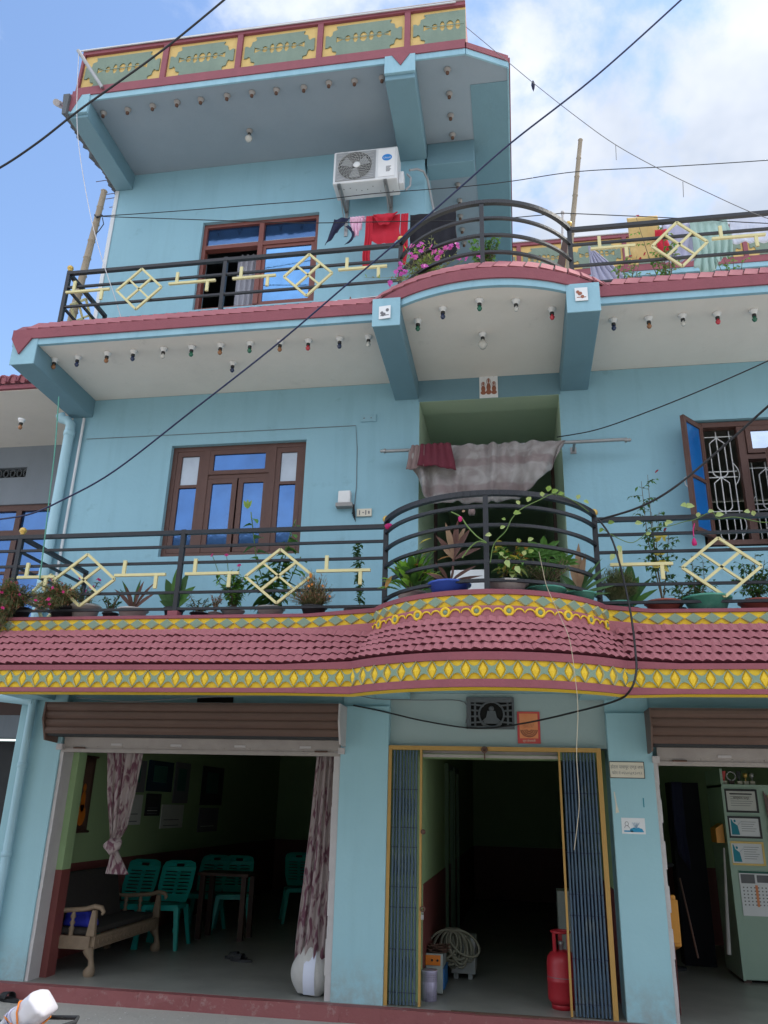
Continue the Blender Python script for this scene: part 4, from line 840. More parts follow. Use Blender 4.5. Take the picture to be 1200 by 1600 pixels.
# ================================================================== FIXTURES ON THE FACADE
# lamp holders and bulbs: (contact point on the soffit in photo pixels, colour)
def ordinal(i): return ['first', 'second', 'third', 'fourth', 'fifth', 'sixth', 'seventh', 'eighth', 'ninth', 'tenth', 'eleventh', 'twelfth'][i]
def lamp(px, py, Z, colr, label, group, big=False):
    p = WZ(px, py, Z); t = thing('lamp_holder', label, 'lamp', p, 0, group)
    mb = MB(); mb.lathe(p, [(.0, 0), (.038, 0), (.038, -.014), (.027, -.020), (.025, -.040), (.020, -.044), (0, -.044)], 14); part('socket_base', mb, 'white' if colr and not Z > 9 else 'potgrey', t)
    tilt = Vector((.0, .0, -1))
    mb = MB(); mb.lathe(p, [(.019, -.040), (.020, -.068), (.0, -.069)], 10); part('socket', mb, 'blackframe' if colr else 'rust', t)
    if colr:
        r = .045 if big else .023; mb = MB(); z0 = -.066
        mb.lathe(p, [(.012, z0), (.014, z0 - .012), (r, z0 - r * 1.1), (r * .98, z0 - r * 1.5), (r * .6, z0 - r * 2.2), (0, z0 - r * 2.35)], 14); part('bulb', mb, 'bulb' + colr, t)
    return t
names = dict(green='green', blue='dark blue', amber='amber', red='red', clear='clear', None_='')
c2 = [(86, 561, 'amber'), (122, 557, 'blue'), (168, 551, 'amber'), (209, 548, 'blue'), (256, 544, 'clear'), (300, 541, 'green'), (345, 538, 'amber'), (391, 535, 'green'), (438, 533, 'amber'), (482, 531, 'red'), (531, 528, 'blue'), (576, 525, 'clear')]
for i, (x, y_, c) in enumerate(c2): lamp(x, y_, 5.884, c, f'{names[c]} bulb lamp, {ordinal(i)} from the left in the row left of the bow', 'festoon lamps under the middle balcony')
lamp(364, 566, 5.884, 'blue', 'single dark bulb standing apart behind the lamp row under the left balcony', 'festoon lamps under the middle balcony')
for i, (x, y_, c) in enumerate([(653, 500, 'green'), (692, 481, 'blue'), (749, 468, 'green'), (806, 469, 'clear'), (862, 482, 'red')]):
    lamp(x, y_, 5.884, c, f'{names[c]} bulb lamp, {ordinal(i)} from the left in the arc under the bow', 'festoon lamps under the middle balcony')
lamp(754, 521, 5.884, 'clear', 'large clear bulb hanging in the middle under the bowed balcony', None, True)
for i, (x, y_, c) in enumerate([(958, 499, 'blue'), (1013, 496, 'amber'), (1066, 492, 'clear'), (1120, 489, 'red'), (1177, 485, 'green')]):
    lamp(x, y_, 5.884, c, f'{names[c]} bulb lamp, {ordinal(i)} from the left in the row right of the bow', 'festoon lamps under the middle balcony')
for i, (x, y_) in enumerate([(162, 176), (200, 171), (239, 165), (277, 159), (314, 155), (355, 149), (394, 144), (432, 140), (475, 136), (514, 129), (554, 126), (597, 121)]):
    lamp(x, y_, 9.193, None, f'empty lamp holder, {ordinal(i)} from the left along the front of the roof overhang', 'empty lamp holders under the roof overhang')
for i, (x, y_) in enumerate([(699, 108), (702, 146), (704, 180), (707, 210), (715, 288), (718, 313), (719, 337), (722, 358), (725, 379)]):
    lamp(x, y_, 9.193, None, f'empty lamp holder, {ordinal(i)} from the front in the row running back under the roof', 'empty lamp holders under the roof overhang')
lamp(390, 204, 9.193, 'clear', 'clear bulb in a white holder in the middle of the large roof overhang', None, True)
lamp(34, 655, 5.334, 'amber', 'small lamp holder under the neighbouring grey house eave at the far left', None)

# outdoor air conditioner
A = thing('air_conditioner', 'white air conditioner outdoor unit on brackets beside the top window', 'air conditioner', (-1.53, -.3, 8.275))
x0, x1, y0, y1, z0, z1 = -1.92, -1.165, -.45, -.17, 8.285, 8.755
part('casing', MB().box(x0, x1, y0, y1, z0, z1), 'acwhite', A, bv=.014)
cx, cz = -1.66, 8.52
mb = MB(); mb.plate(rect(x0 + .03, x0 + .50, z0 + .03, z1 - .03), [[(cx + .20 * math.cos(t), cz + .20 * math.sin(t)) for t in np.linspace(0, 2 * PI, 33)[:-1]]], XZ(y0 - .008), NY, .006); part('fan_guard_plate', mb, 'acgrey', A)
part('fan_cavity', MB().lathe((cx, y0 - .001, cz), [(0, 0), (.205, 0), (.205, .001)], 24, 0, (0, -1, 0)), 'acdark', A)
mb = MB()
for r in np.linspace(.05, .20, 9): mb.tube([(cx + r * math.cos(t), y0 - .014, cz + r * math.sin(t)) for t in np.linspace(0, 2 * PI, 25)], .0022, 4)
for k_ in range(22):
    a = 2 * PI * k_ / 22; mb.tube([(cx + r * math.cos(a + 1.2 * (r - .05) * 5), y0 - .016, cz + r * math.sin(a + 1.2 * (r - .05) * 5)) for r in np.linspace(.045, .205, 5)], .002, 4)
for k_ in range(-4, 5): mb.tube([(x0 + .05 + .43 * u, y0 - .018, cz + k_ * .045 + .03 * math.sin(u * 5 + k_ * .3)) for u in np.linspace(0, 1, 9)], .002, 4)
part('fan_grille', mb, 'lightgrey', A)
mb = MB()
for k_ in range(3):
    a = k_ * 2 * PI / 3; mb.add([(cx + .03 * math.cos(a), y0 - .003, cz + .03 * math.sin(a)), (cx + .18 * math.cos(a + .1), y0 - .006, cz + .18 * math.sin(a + .1)), (cx + .18 * math.cos(a + .9), y0 - .003, cz + .18 * math.sin(a + .9)), (cx + .03 * math.cos(a + 1.2), y0 - .002, cz + .03 * math.sin(a + 1.2))], [(0, 1, 2, 3)])
part('fan', mb, 'acgrey', A); part('hub_cap', MB().lathe((cx + .02, y0 - .015, cz + .005), [(0, .008), (.038, .007), (.042, 0)], 18, 0, (0, -1, 0)), 'white', A)
part('front_panel', MB().box(x1 - .225, x1 - .03, y0 - .006, y0 - .0005, z0 + .035, z1 - .03), 'white', A, bv=.004)
lg = MB(); lg.add([(x1 - .12 + .058 * math.cos(t), y0 - .0075, cz + .075 + .048 * math.sin(t)) for t in np.linspace(0, 2 * PI, 29)[:-1]], [tuple(range(28))]); part('logo', lg, 'logoblue', A)
lt = MB(); text_on(lt, 'Lloyd', .038, (x1 - .12, cz + .072), y0 - .0085); part('logo_lettering', lt, 'white', A)
lt = MB()
for i in range(6): lt.box(x1 - .13, x1 - .07 - (i % 3) * .008, y0 - .0078, y0 - .0068, cz - .06 - i * .014, cz - .053 - i * .014)
part('specification_print', lt, 'inkgrey', A)
part('valve_cover', MB().box(x1, x1 + .06, -.34, -.22, z0 + .02, z0 + .20), 'acwhite', A, bv=.01)
mb = MB()
for i in range(9): mb.lathe((x0 + .12 + i * .07 + rnd.uniform(-.01, .01), -.31 + rnd.uniform(-.06, .06), z0 - .001), [(.0, -.001), (.006, -.001), (.006, 0)], 8)
part('base_screw', mb, 'acdark', A)
for bx in (-1.84, -1.30):
    t = thing('wall_bracket', 'grey steel angle bracket carrying the air conditioner at its %s end' % ('fan' if bx < -1.5 else 'logo'), 'bracket', (bx, -.2, 8.2), 0, 'air conditioner brackets')
    part('bracket_arm', MB().box(bx - .02, bx + .02, -.475, -.012, 8.262, 8.266).box(bx - .02, bx - .016, -.475, -.012, 8.235, 8.262), 'steel', t); part('bracket_upright', MB().box(bx - .02, bx + .02, -.012, -.004, 7.90, 8.70), 'steel', t); part('brace', MB().bar((bx - .005, -.40, 8.25), (bx - .005, -.015, 7.98), .006, .025), 'steel', t)
mb = MB(); mb.tube([W(640, 266, -.25), W(652, 264, -.2), W(662, 268, -.12), W(668, 280, -.06), W(674, 310, -.04), W(680, 340, -.04), W(684, 372, -.04), W(686, 400, -.04)], .014, 8); mb.tube([W(636, 272, -.28), W(642, 278, -.28), W(641, 290, -.28), W(634, 297, -.28)], .012, 6)
single(mb, 'insulated_pipe', 'acgrey', 'grey insulated refrigerant pipe curving down from the air conditioner', 'pipe')

# small wall fittings
def box_thing(name, label, cat, px0, py0, px1, py1, y, d, m, base=None):
    a, b = W(px0, py0, y), W(px1, py1, y); mb = MB().box(a.x, b.x, y - d, y, b.z, a.z); o = single(mb, name, m, label, cat); bevel(o, .004); return o
SB = thing('switch_board', 'white junction box over a grey shelf with loose wires on the wall', 'junction box', (-1.69, 0, 4.43))
part('white_box', MB().box(-1.765, -1.635, -.07, -.001, 4.475, 4.61), 'white', SB, bv=.01); part('grey_shelf', MB().box(-1.785, -1.61, -.085, -.001, 4.43, 4.473), 'potgrey', SB, bv=.005)
mb = MB()
for i in range(5): mb.tube([(-1.635 + .008 * i, -.02, 4.47), (-1.60 + .006 * i, -.03 - .005 * i, 4.40 - .02 * i), (-1.62 + .01 * i, -.02, 4.36 - .02 * i), (-1.61, -.015, 4.46 - .01 * i)], .003, 5)
part('loose_wire', mb, 'rubber', SB)
SP = thing('socket_plate', 'cream socket plate beside the white junction box', 'socket', (-1.49, 0, 4.33))
part('plate', MB().box(-1.57, -1.415, -.022, -.001, 4.335, 4.418), 'platecream', SP, bv=.003); part('socket_holes', MB().box(-1.545, -1.535, -.024, -.022, 4.35, 4.40).box(-1.51, -1.495, -.024, -.022, 4.37, 4.38).box(-1.48, -1.47, -.024, -.022, 4.35, 4.40).box(-1.45, -1.435, -.024, -.022, 4.36, 4.39), 'inkgrey', SP)
SP = thing('switch_plate', 'blank painted switch plate high on the wall left of the doorway', 'switch', (-1.48, 0, 5.41))
part('plate', MB().box(-1.563, -1.40, -.018, -.001, 5.42, 5.505), 'blueedge', SP, bv=.003); part('socket_holes', MB().box(-1.54, -1.52, -.020, -.018, 5.455, 5.465).box(-1.46, -1.445, -.020, -.018, 5.455, 5.465), 'inkgrey', SP)
mb = MB(); mb.tube([W(135, 686, -.006), W(300, 678, -.006), W(440, 671, -.006), W(556, 665, -.006), W(558, 700, -.006), W(557, 760, -.006), W(553, 800, -.006)], .0035, 5); single(mb, 'cable', 'inkgrey', 'thin grey cable clipped along the wall above the brown window', 'cable')

# picture tiles, posters and name plate
def printed(name, label, cat, x0, x1, z0, z1, y, base, marks, frame=None, d=.008):
    t = thing(name, label, cat, ((x0 + x1) / 2, y, z0)); part('sheet', MB().box(x0, x1, y - d, y, z0, z1), base, t)
    if frame: mb = MB(); mb.plate(rect(x0 - .012, x1 + .012, z0 - .012, z1 + .012), [rect(x0 + .008, x1 - .008, z0 + .008, z1 - .008)], XZ(y - d - .006), NY, .016); part('frame', mb, frame, t)
    for nm, m, fn in marks:
        mb = MB(); fn(mb, y - d - .0012); part(nm, mb, m, t)
    return t
def blob(mb, y, cx, cz, a, b, n=12): mb.add([(cx + a * math.cos(t), y, cz + b * math.sin(t)) for t in np.linspace(0, 2 * PI, n + 1)[:-1]], [tuple(range(n))])
def figures(x0, x1, z0, z1, n, seed):      # plain small seated figures as on devotional tiles
    def fn(mb, y):
        r = random.Random(seed); w_ = (x1 - x0) / n
        for i in range(n):
            cx = x0 + w_ * (i + .5); h = (z1 - z0) * (.95 if i == n // 2 else .75)
            blob(mb, y, cx, z0 + h * .16, w_ * .52, h * .16); blob(mb, y - .0004, cx, z0 + h * .45, w_ * .40, h * .26); mb.tube([(cx + w_ * .34 * math.cos(t), y, z0 + h * .8 + h * .2 * math.sin(t)) for t in np.linspace(0, 2 * PI, 12)], .003, 4); blob(mb, y - .0008, cx, z0 + h * .84, w_ * .17, h * .14)
            for s_ in (-1, 1): mb.bar((cx, y - .001, z0 + h * .6), (cx + s_ * w_ * .4, y - .001, z0 + h * .45), .001, h * .07, up=(0, 1, 0))
    return fn
printed('picture_tile', 'white ceramic tile with three brown seated figures above the balcony doorway', 'tile picture', -.292, -.098, 5.628, 5.917, -.006, 'paperw', [('tile_print', 'inkbrown', figures(-.28, -.11, 5.665, 5.87, 3, 1)), ('tile_lettering', 'inkgrey', lambda mb, y: (text_on(mb, 'श्री', .03, (-.24, 5.892), y), text_on(mb, 'श्री', .03, (-.14, 5.892), y)))])
def small_tile(x, z, label, seed, ang):
    t = thing('picture_tile', label, 'tile picture', (x, -1.46, z), ang)
    mb = MB(); mb.box(-.06, .06, -.006, 0, 0, .125); part('sheet', mb, 'paperw', t); o = t.children
    return t
def tile_at(px, py, y, label, ang, seed):
    p = W(px, py, y); t = thing('picture_tile', label, 'tile picture', p, ang)
    s_ = MB().box(-.055, .055, -.006, 0, 0, .135).build('sheet', 'paperw'); s_.parent = t
    mb = MB(); r = random.Random(seed)
    for i in range(4): blob(mb, -.0072 - i * .0002, r.uniform(-.03, .03), r.uniform(.035, .10), .016, .018, 8)
    mb.box(-.04, .04, -.0072, -.0068, .03, .038); q = mb.build('tile_print', 'inkbrown' if seed != 4 else 'inkgrey'); q.parent = t
tile_at(909, 470, -1.44, 'small white picture tile on the right end of the bowed balcony edge', .0, 3)
tile_at(601, 498, -1.44, 'small white picture tile on the left end of the bowed balcony edge', -.1, 4)
printed('calendar_poster', 'red and orange poster with a golden emblem right of the cement vent', 'poster', -.010, .195, 2.12, 2.403, .097, 'inkred', [
    ('poster_field', 'inkora', lambda mb, y: mb.box(.01, .175, y, y + .0006, 2.165, 2.385)), ('emblem', 'inkbrown', lambda mb, y: ([mb.tube([(.094 + r * math.cos(t), y - .001, 2.245 + r * .9 * math.sin(t)) for t in np.linspace(PI + .1, 2 * PI - .1, 12)], .005, 4) for r in (.022, .04, .058, .074)], [mb.bar((.03 + .016 * i, y - .001, 2.30), (.055 + .01 * i, y - .001, 2.26), .002, .004, up=(0, 1, 0)) for i in range(8)])),
    ('poster_lettering', 'platecream', lambda mb, y: text_on(mb, 'शुभ दीपावली', .024, (.092, 2.143), y - .0006))])
printed('name_plate', 'cream name plate with two lines of dark lettering on the right pillar', 'sign', .772, 1.068, 1.833, 1.972, -.001, 'inkdark', [
    ('plate_field', 'platecream', lambda mb, y: mb.box(.778, 1.062, y, y + .0006, 1.839, 1.966)), ('lettering', 'inkgrey', lambda mb, y: (text_on(mb, 'होटल पावापुर एण्ड लज', .038, (.92, 1.925), y - .0012, sx=.82), text_on(mb, 'फोन नं ०६५०५४१३०९२', .036, (.92, 1.875), y - .0012, sx=.8)))])
printed('sticker', 'white sticker with cyan drawing below the name plate on the right pillar', 'sticker', .842, 1.036, 1.385, 1.512, -.001, 'paperw', [
    ('sticker_print', 'inkblue', lambda mb, y: ([blob(mb, y - .0002 * i, .925 + .018 * i, 1.415 + .006 * (i % 2), .018, .016, 9) for i in range(5)], mb.box(.86, 1.02, y, y + .0004, 1.40, 1.412), [mb.bar((.96, y - .001, 1.43), (.93 + .02 * i, y - .001, 1.478), .001, .006, up=(0, 1, 0)) for i in range(4)])),
    ('sticker_outline', 'inkgrey', lambda mb, y: (mb.tube([(.885 + .014 * math.cos(t), y, 1.465 + .017 * math.sin(t)) for t in np.linspace(0, 2 * PI, 10)], .0016, 4), mb.tube([(.885 + .02 * math.cos(t), y, 1.43 + .02 * math.sin(t)) for t in np.linspace(0, PI, 8)], .0016, 4)))], d=.002)
single(MB().box(1.035, 1.043, -.003, -.001, 1.60, 1.675), 'paint_mark', 'inkteal', 'short dark teal paint stroke near the right edge of the right pillar', 'paint mark')
mb = MB(); mb.plate([(.795, 1.72), (.805, 1.72), (.815, 1.62), (.83, 1.555), (.80, 1.545), (.805, 1.62)], [], XZ(-.003), NY, .002); single(mb, 'glue_residue', 'platecream', 'pale torn paper residue on the left side of the right pillar', 'paper')

# drain pipes and conduits
DP = thing('drain_pipe', 'light blue drain pipe with an elbow at the house left corner', 'pipe', (-4.95, -.06, 2.73))
mb = MB(); mb.tube([(-4.93, -.07, 2.73), (-4.93, -.07, 5.45), (-4.935, -.07, 5.55), (-4.98, -.085, 5.60), (-5.03, -.10, 5.605), (-5.055, -.12, 5.66)], .055, 14); part('pipe', mb, 'pvcblue', DP)
part('pipe_collar', MB().lathe((-4.93, -.07, 5.40), [(.056, 0), (.064, .005), (.064, .06), (.056, .065)], 14).lathe((-4.93, -.07, 4.0), [(.056, 0), (.062, .005), (.062, .05), (.056, .055)], 14), 'pvcblue', DP)
DP = thing('drain_pipe', 'lower light blue drain pipe running down the leftmost ground floor pillar', 'pipe', (-4.80, -.06, -.12))
part('pipe', MB().tube([(-4.80, -.06, -.12), (-4.80, -.06, 2.42), (-4.80, -.06, 2.50)], .040, 12), 'pvcblue', DP)
part('pipe_collar', MB().lathe((-4.80, -.06, 1.82), [(.041, 0), (.047, .004), (.047, .04), (.041, .045)], 12).lathe((-4.80, -.06, 1.02), [(.041, 0), (.047, .004), (.047, .04), (.041, .045)], 12), 'pvcblue', DP)
part('pipe_branch', MB().tube([(-5.25, -.10, 2.50), (-4.86, -.06, 2.465), (-4.79, -.06, 2.45)], .05, 12), 'pvcblue', DP)
single(MB().tube([(-4.805, -.03, 2.74), (-4.805, -.03, 5.64)], .016, 8), 'conduit', 'pvcwhite', 'thin white conduit beside the blue drain pipe', 'pipe')
mb = MB(); mb.box(-4.935, -4.885, -.012, -.001, 6.03, 8.95); single(mb, 'corner_strip', 'pvcwhite', 'pale strip down the left corner of the top storey', 'trim')
mb = MB()
for px, py, l_ in ((150, 284, .12), (165, 304, .10), (165, 311, .10), (171, 324, .07)): p = W(px, py, .05); mb.tube([p, p + Vector((.20, 0, .01))], .005, 5)
single(mb, 'rebar_stubs', 'rust', 'rusty reinforcement rods poking out of the top storey left corner', 'rebar')
single(MB().tube([W(88, 160, -1.2), W(97, 165, -1.0)], .04, 10), 'spout', 'whitewash', 'short cement water spout at the left end of the roof edge', 'spout')
single(MB().tube([W(122, 79, -1.35), W(160, 137, -1.23)], .022, 8), 'pipe_stub', 'steel', 'grey pipe stub sticking out in front of the leftmost roof panel', 'pipe')
single(MB().bar(W(125, 80, -1.22), W(712, 3, -1.22), .012, .012), 'ledge_wire', 'pvcwhite', 'pale wire lying along the top of the roof parapet', 'wire')

# bamboo poles
def bamboo(name, label, p0, p1, r):
    mb = MB(); p0, p1 = Vector(p0), Vector(p1); n = 8; pts = []; rs = []
    for i in range(n):
        for t, k_ in ((0, 1.0), (.93, .96), (.96, 1.16), (.99, 1.0)): pts.append(p0.lerp(p1, (i + t) / n)); rs.append(r * k_ * (1 - .25 * (i + t) / n))
    mb.tube(pts, rs, 10); return single(mb, name, 'bamboo', label, 'pole')
bamboo('bamboo_pole', 'leaning bamboo pole tied at the left corner of the upper balcony', W(108, 515, -.55), W(163, 298, -.55), .048)
bamboo('bamboo_pole', 'thin upright bamboo pole against the clouds behind the upper balcony', W(884, 460, .1), W(907, 218, .1), .035)
single(MB().tube([W(879, 332, -.2), W(878, 430, -.2)], .014, 6).lathe(W(879, 332, -.2), [(0, .02), (.02, .01), (.02, -.02), (0, -.02)], 8), 'thin_post', 'whitewash', 'short thin pale post with a knob beside the upright bamboo pole', 'post')
mb = MB(); mb.tube([W(148, 336, -.57), W(152, 340, -.61), W(160, 337, -.57), W(154, 334, -.53), W(148, 336, -.57)], .010, 6); mb.tube([W(160, 340, -.6), W(162, 350, -.6), W(155, 360, -.6), W(149, 366, -.6)], .006, 5); single(mb, 'wire_tie', 'rubber', 'black wire binding on the leaning bamboo pole', 'wire')

# cables across the picture
def sag(a, b, s_, n=18): return [a.lerp(b, i / n) - Vector((0, 0, s_ * 4 * (i / n) * (1 - i / n))) for i in range(n + 1)]
def through(pts, y0, y1=None):
    y1 = y0 if y1 is None else y1; k = len(pts) - 1; P = [W(q[0], q[1], q[2] if len(q) > 2 else y0 + (y1 - y0) * i / k) for i, q in enumerate(pts)]
    out = []
    for i in range(k):          # Catmull-Rom
        p0, p1, p2, p3 = P[max(i - 1, 0)], P[i], P[i + 1], P[min(i + 2, k)]
        for j in range(6):
            t = j / 6; out.append(.5 * ((2 * p1) + (p2 - p0) * t + (2 * p0 - 5 * p1 + 4 * p2 - p3) * t * t + (3 * p1 - p0 - 3 * p2 + p3) * t ** 3))
    return out + [P[-1]]
def cable(name, pts, y0, y1, r, m, label, cat='cable'): return single(MB().tube(through(pts, y0, y1), r, 6), name, m, label, cat)
cable('power_cable', [(-60, 290), (0, 262), (60, 222), (120, 175), (180, 132), (225, 100), (275, 62), (350, 0), (420, -60), (560, -170)], -2.6, -2.6, .0105, 'rubber', 'thick twisted black cable crossing in front of the roof left corner')
cable('power_cable', [(1300, -230), (1110, -45), (1064, 0), (930, 120), (800, 222), (720, 292), (640, 362), (545, 442), (430, 540), (300, 642), (180, 735), (100, 780), (40, 805), (-40, 815)], -3.2, -1.9, .0072, 'bluewire', 'long dark blue cable running diagonally across the whole facade')
cable('clothes_wire', [(152, 338), (260, 331), (400, 320), (500, 312), (590, 302), (720, 292), (800, 283), (903, 268), (1050, 260), (1230, 248), (1500, 225)], -.6, .0, .005, 'rubber', 'thin wire from the leaning bamboo pole past the air conditioner to the upright pole')
cable('clothes_wire', [(152, 338), (300, 343), (450, 348), (520, 348), (672, 345), (740, 345), (880, 333)], -.6, -.3, .005, 'rubber', 'thin clothesline with washing strung in front of the top window')
cable('clothes_wire', [(880, 333), (950, 336), (1060, 341), (1230, 350), (1500, 352)], -.3, -.25, .005, 'rubber', 'clothesline over the right part of the upper terrace')
cable('sky_wire', [(728, 42), (800, 102), (835, 131), (900, 182), (960, 225), (1030, 264), (1100, 298), (1170, 330), (1230, 352), (1450, 430)], -1.5, -1.2, .0035, 'inkgrey', 'thin grey wire descending across the clouds at the upper right')
cable('wall_cable', [(870, 683, -.05), (930, 672, -.35), (1000, 648, -.7), (1100, 608, -1.1), (1230, 550, -1.6), (1500, 420, -2.6)], -.05, -1.6, .0055, 'rubber', 'thin black cable rising from the balcony doorway to the right edge')
cable('power_cable', [(1500, 400, -3.2), (1230, 610, -2.2), (1150, 680), (1060, 757), (1000, 792), (936, 812)], -2.2, -1.25, .009, 'rubber', 'black cable from the right edge to the gold topped post of the bowed railing')
cable('power_cable', [(936, 812, -1.28), (955, 840, -1.33), (968, 880, -1.35), (980, 930, -1.38), (988, 975, -1.5), (993, 1020, -1.70), (994, 1050, -1.80), (985, 1078, -1.80), (962, 1095, -1.5), (900, 1112, -.9), (830, 1128, -.4), (770, 1137, .02), (728, 1137, .03), (660, 1126, .0), (600, 1112, -.02), (552, 1102, -.02)], -1.3, -.1, .008, 'rubber', 'black cable drooping over the tiled skirt and under it to the cement vent')
cable('wall_cable', [(120, 1090, -.33), (200, 1096, -.33), (240, 1094, -.35), (330, 1089, -.5), (450, 1085, -.6), (540, 1084, -.5), (590, 1092, .0), (660, 1094, .05), (725, 1097, .09), (728, 1130, .09)], -.9, .08, .004, 'inkgrey', 'thin grey wire along the soffit above the roller shutter')
cable('hanging_string', [(842, 862, -1.80), (848, 890, -1.82), (855, 918, -1.90), (876, 965, -2.0), (890, 1000, -2.08), (899, 1060, -2.14), (903, 1110, -2.14), (901, 1180, -2.14), (905, 1250, -2.14), (902, 1290, -2.14), (897, 1328, -2.14)], -1.9, -1.9, .0022, 'string', 'dry knotted string hanging from the bowed railing past the gate', 'string')
cable('hanging_wire', [(123, 82), (120, 170), (124, 235), (140, 330), (158, 400), (178, 460), (190, 500)], -1.35, -1.0, .0042, 'whitewire', 'thin white wire hanging from the roof corner past the bamboo pole', 'wire')
cable('green_string', [(92, 620), (86, 700), (78, 770), (70, 840), (62, 905)], -1.3, -1.25, .006, 'greenstring', 'green string hanging in front of the neighbouring house', 'string')
mb = MB(); a = W(833, 133, -1.33); mb.lathe(a, [(0, .07), (.014, .04), (.02, 0), (.012, -.05), (0, -.09)], 6); single(mb, 'tangled_scrap', 'clothnavy', 'small dark scrap caught on the thin wire against the clouds', 'scrap')
for px, py in ((962, 228), (1067, 286)): single(MB().tube([W(px, py - 2, -1.3), W(px + 1, py + 22, -1.3)], .003, 4), 'thread', 'inkgrey', 'short dark thread hanging from the sky wire, %s one' % ('upper' if px < 1000 else 'lower'), 'thread')
cable('wire_run', [(250, 497), (345, 486), (480, 475), (600, 462)], -1.1, -1.1, .006, 'whitewire', 'white wire lying along the foot of the upper balcony railing', 'wire')

# ================================================================== WASHING AND CURTAINS
from mathutils import noise as MN
def cloth(name, label, cat, m, fn0, nu=26, nv=18, group=None, th=.006):
    def fn(u, v):
        p = fn0(u, v); n = MN.noise_vector(Vector((p.x * 5, p.z * 4, len(label)))) * .035 + MN.noise_vector(Vector((p.x * 14, p.z * 9, len(label)))) * .014
        return p + Vector((n.x * .5 * v, n.y * (.25 + v), n.z * .7 * v))
    mb = MB(); mb.grid(fn, nu, nv); o = single(mb, name, m, label, cat, group); sm = o.modifiers.new('t', 'SOLIDIFY'); sm.thickness = th; return o
def hang(x0, x1, ztop, zb, y, amp=.02, fr=40, seed=0, skew=0.):
    r = random.Random(seed); ph = r.uniform(0, 6)
    def fn(u, v):
        z = ztop + (zb(u) - ztop) * v; x = x0 + (x1 - x0) * u + skew * v + .01 * math.sin(7 * v + ph) * v
        return Vector((x, y - amp * math.sin(u * fr + ph + 1.3 * v) * (.25 + v) * .8 - .01 * math.sin(v * 9 + ph), z))
    return fn
# line z at left terrace
cloth('dark_garment', 'navy garment hanging at the left end of the washing line', 'clothing', 'clothnavy', lambda u, v: Vector((-1.90 + .19 * u * (1 - .35 * v) - .07 * v, -.36 + .012 * math.sin(u * 9 + v * 3), 7.86 - v * (.36 - .14 * u))))
cloth('garment_strap', 'looped navy strap of the left garment on the line', 'clothing', 'clothnavy', lambda u, v: Vector((-1.76 + .08 * math.sin(PI * u) + .02 * v, -.37, 7.74 - .26 * u + .0 * v)) + Vector((.015 * v, 0, .01 * v)), 12, 2)
cloth('striped_garment', 'pink and white striped garment between navy and red clothes', 'clothing', 'clothpink', hang(-1.71, -1.535, 7.855, lambda u: 7.855 - .20 * math.sin(PI * min(1, u * 1.1 + .1)) - .04, -.36, .02, 30, 3))
RJ = thing('red_jacket', 'red hooded jacket pegged on the washing line with sleeves dangling', 'clothing', (-1.3, -.36, 7.2))
for nm, fn in (('jacket_body', hang(-1.46, -1.13, 7.84, lambda u: 7.50 - .05 * math.sin(PI * u), -.36, .016, 13, 1)), ('sleeve', hang(-1.52, -1.435, 7.845, lambda u: 7.20, -.38, .015, 18, 2, -.02)), ('sleeve', hang(-1.12, -1.035, 7.835, lambda u: 7.16, -.38, .015, 18, 5, -.01)), ('jacket_hood', hang(-1.44, -1.16, 7.845, lambda u: 7.845 - .16 * math.sin(PI * u) - .02, -.40, .02, 16, 6))):
    mb = MB(); mb.grid(fn, 20, 16); part(nm, mb, 'clothred', RJ)
for a in (-1.52, -1.12): part('sleeve_cuff', MB().grid(hang(a - .02, a + .06, 7.21, lambda u: 7.13, -.385, .012, 18, 7), 8, 3), 'clothmaroon' if 0 else 'clothred', RJ)
cloth('black_cloth', 'wide black cloth hanging at the right end of the line beside the red jacket', 'clothing', 'clothblack', hang(-1.02, -.50, 7.83, lambda u: 7.12 + .20 * max(0, u - .55), -.34, .025, 22, 9), 30, 16)
# right terrace washing
cloth('ochre_towel', 'ochre towel folded over the terrace line behind the railing', 'towel', 'clothochre', hang(1.34, 1.66, 7.60, lambda u: 7.02, -.25, .008, 12, 2), 16, 12)
cloth('lavender_sheet', 'lavender sheet hanging slantwise from the line by the upright pole', 'sheet', 'clothlav', lambda u, v: Vector((.93 + (.62 * v) * u, -.15 + .02 * math.sin(u * 30), 7.35 - v * .78)), 26, 12)
cloth('mint_shawl', 'pale mint green shawl on the line right of the diamond ornament', 'cloth', 'clothmint', hang(1.98, 2.36, 7.52, lambda u: 6.90 - .10 * math.sin(u * 5), -.25, .03, 34, 5), 40, 14)
cloth('grey_cloth', 'blue grey cloth on the terrace line behind the diamond ornament', 'cloth', 'clothlav', hang(1.70, 1.99, 7.50, lambda u: 7.0, -.22, .02, 20, 6), 20, 10)
cloth('checked_cloth', 'white and blue checked cloth at the right end of the terrace line', 'cloth', 'clothwhite', hang(2.38, 2.9, 7.55, lambda u: 7.18, -.22, .02, 24, 8), 30, 10)
cloth('crimson_cloth', 'small crimson cloth hanging behind the upper right diamond ornament', 'cloth', 'clothred', hang(1.60, 1.72, 7.36, lambda u: 7.05 + .1 * abs(u - .5), -.30, .02, 14, 8), 10, 8)
single(MB().hexa([W(868, 423, -.3), W(882, 423, -.3), W(882, 425, -.2), W(868, 425, -.2)], [W(880, 372, -.35), W(888, 372, -.35), W(888, 373, -.25), W(880, 373, -.25)]), 'leaning_board', 'wooddk', 'dark wooden slat leaning at the right end of the bowed upper railing', 'board')
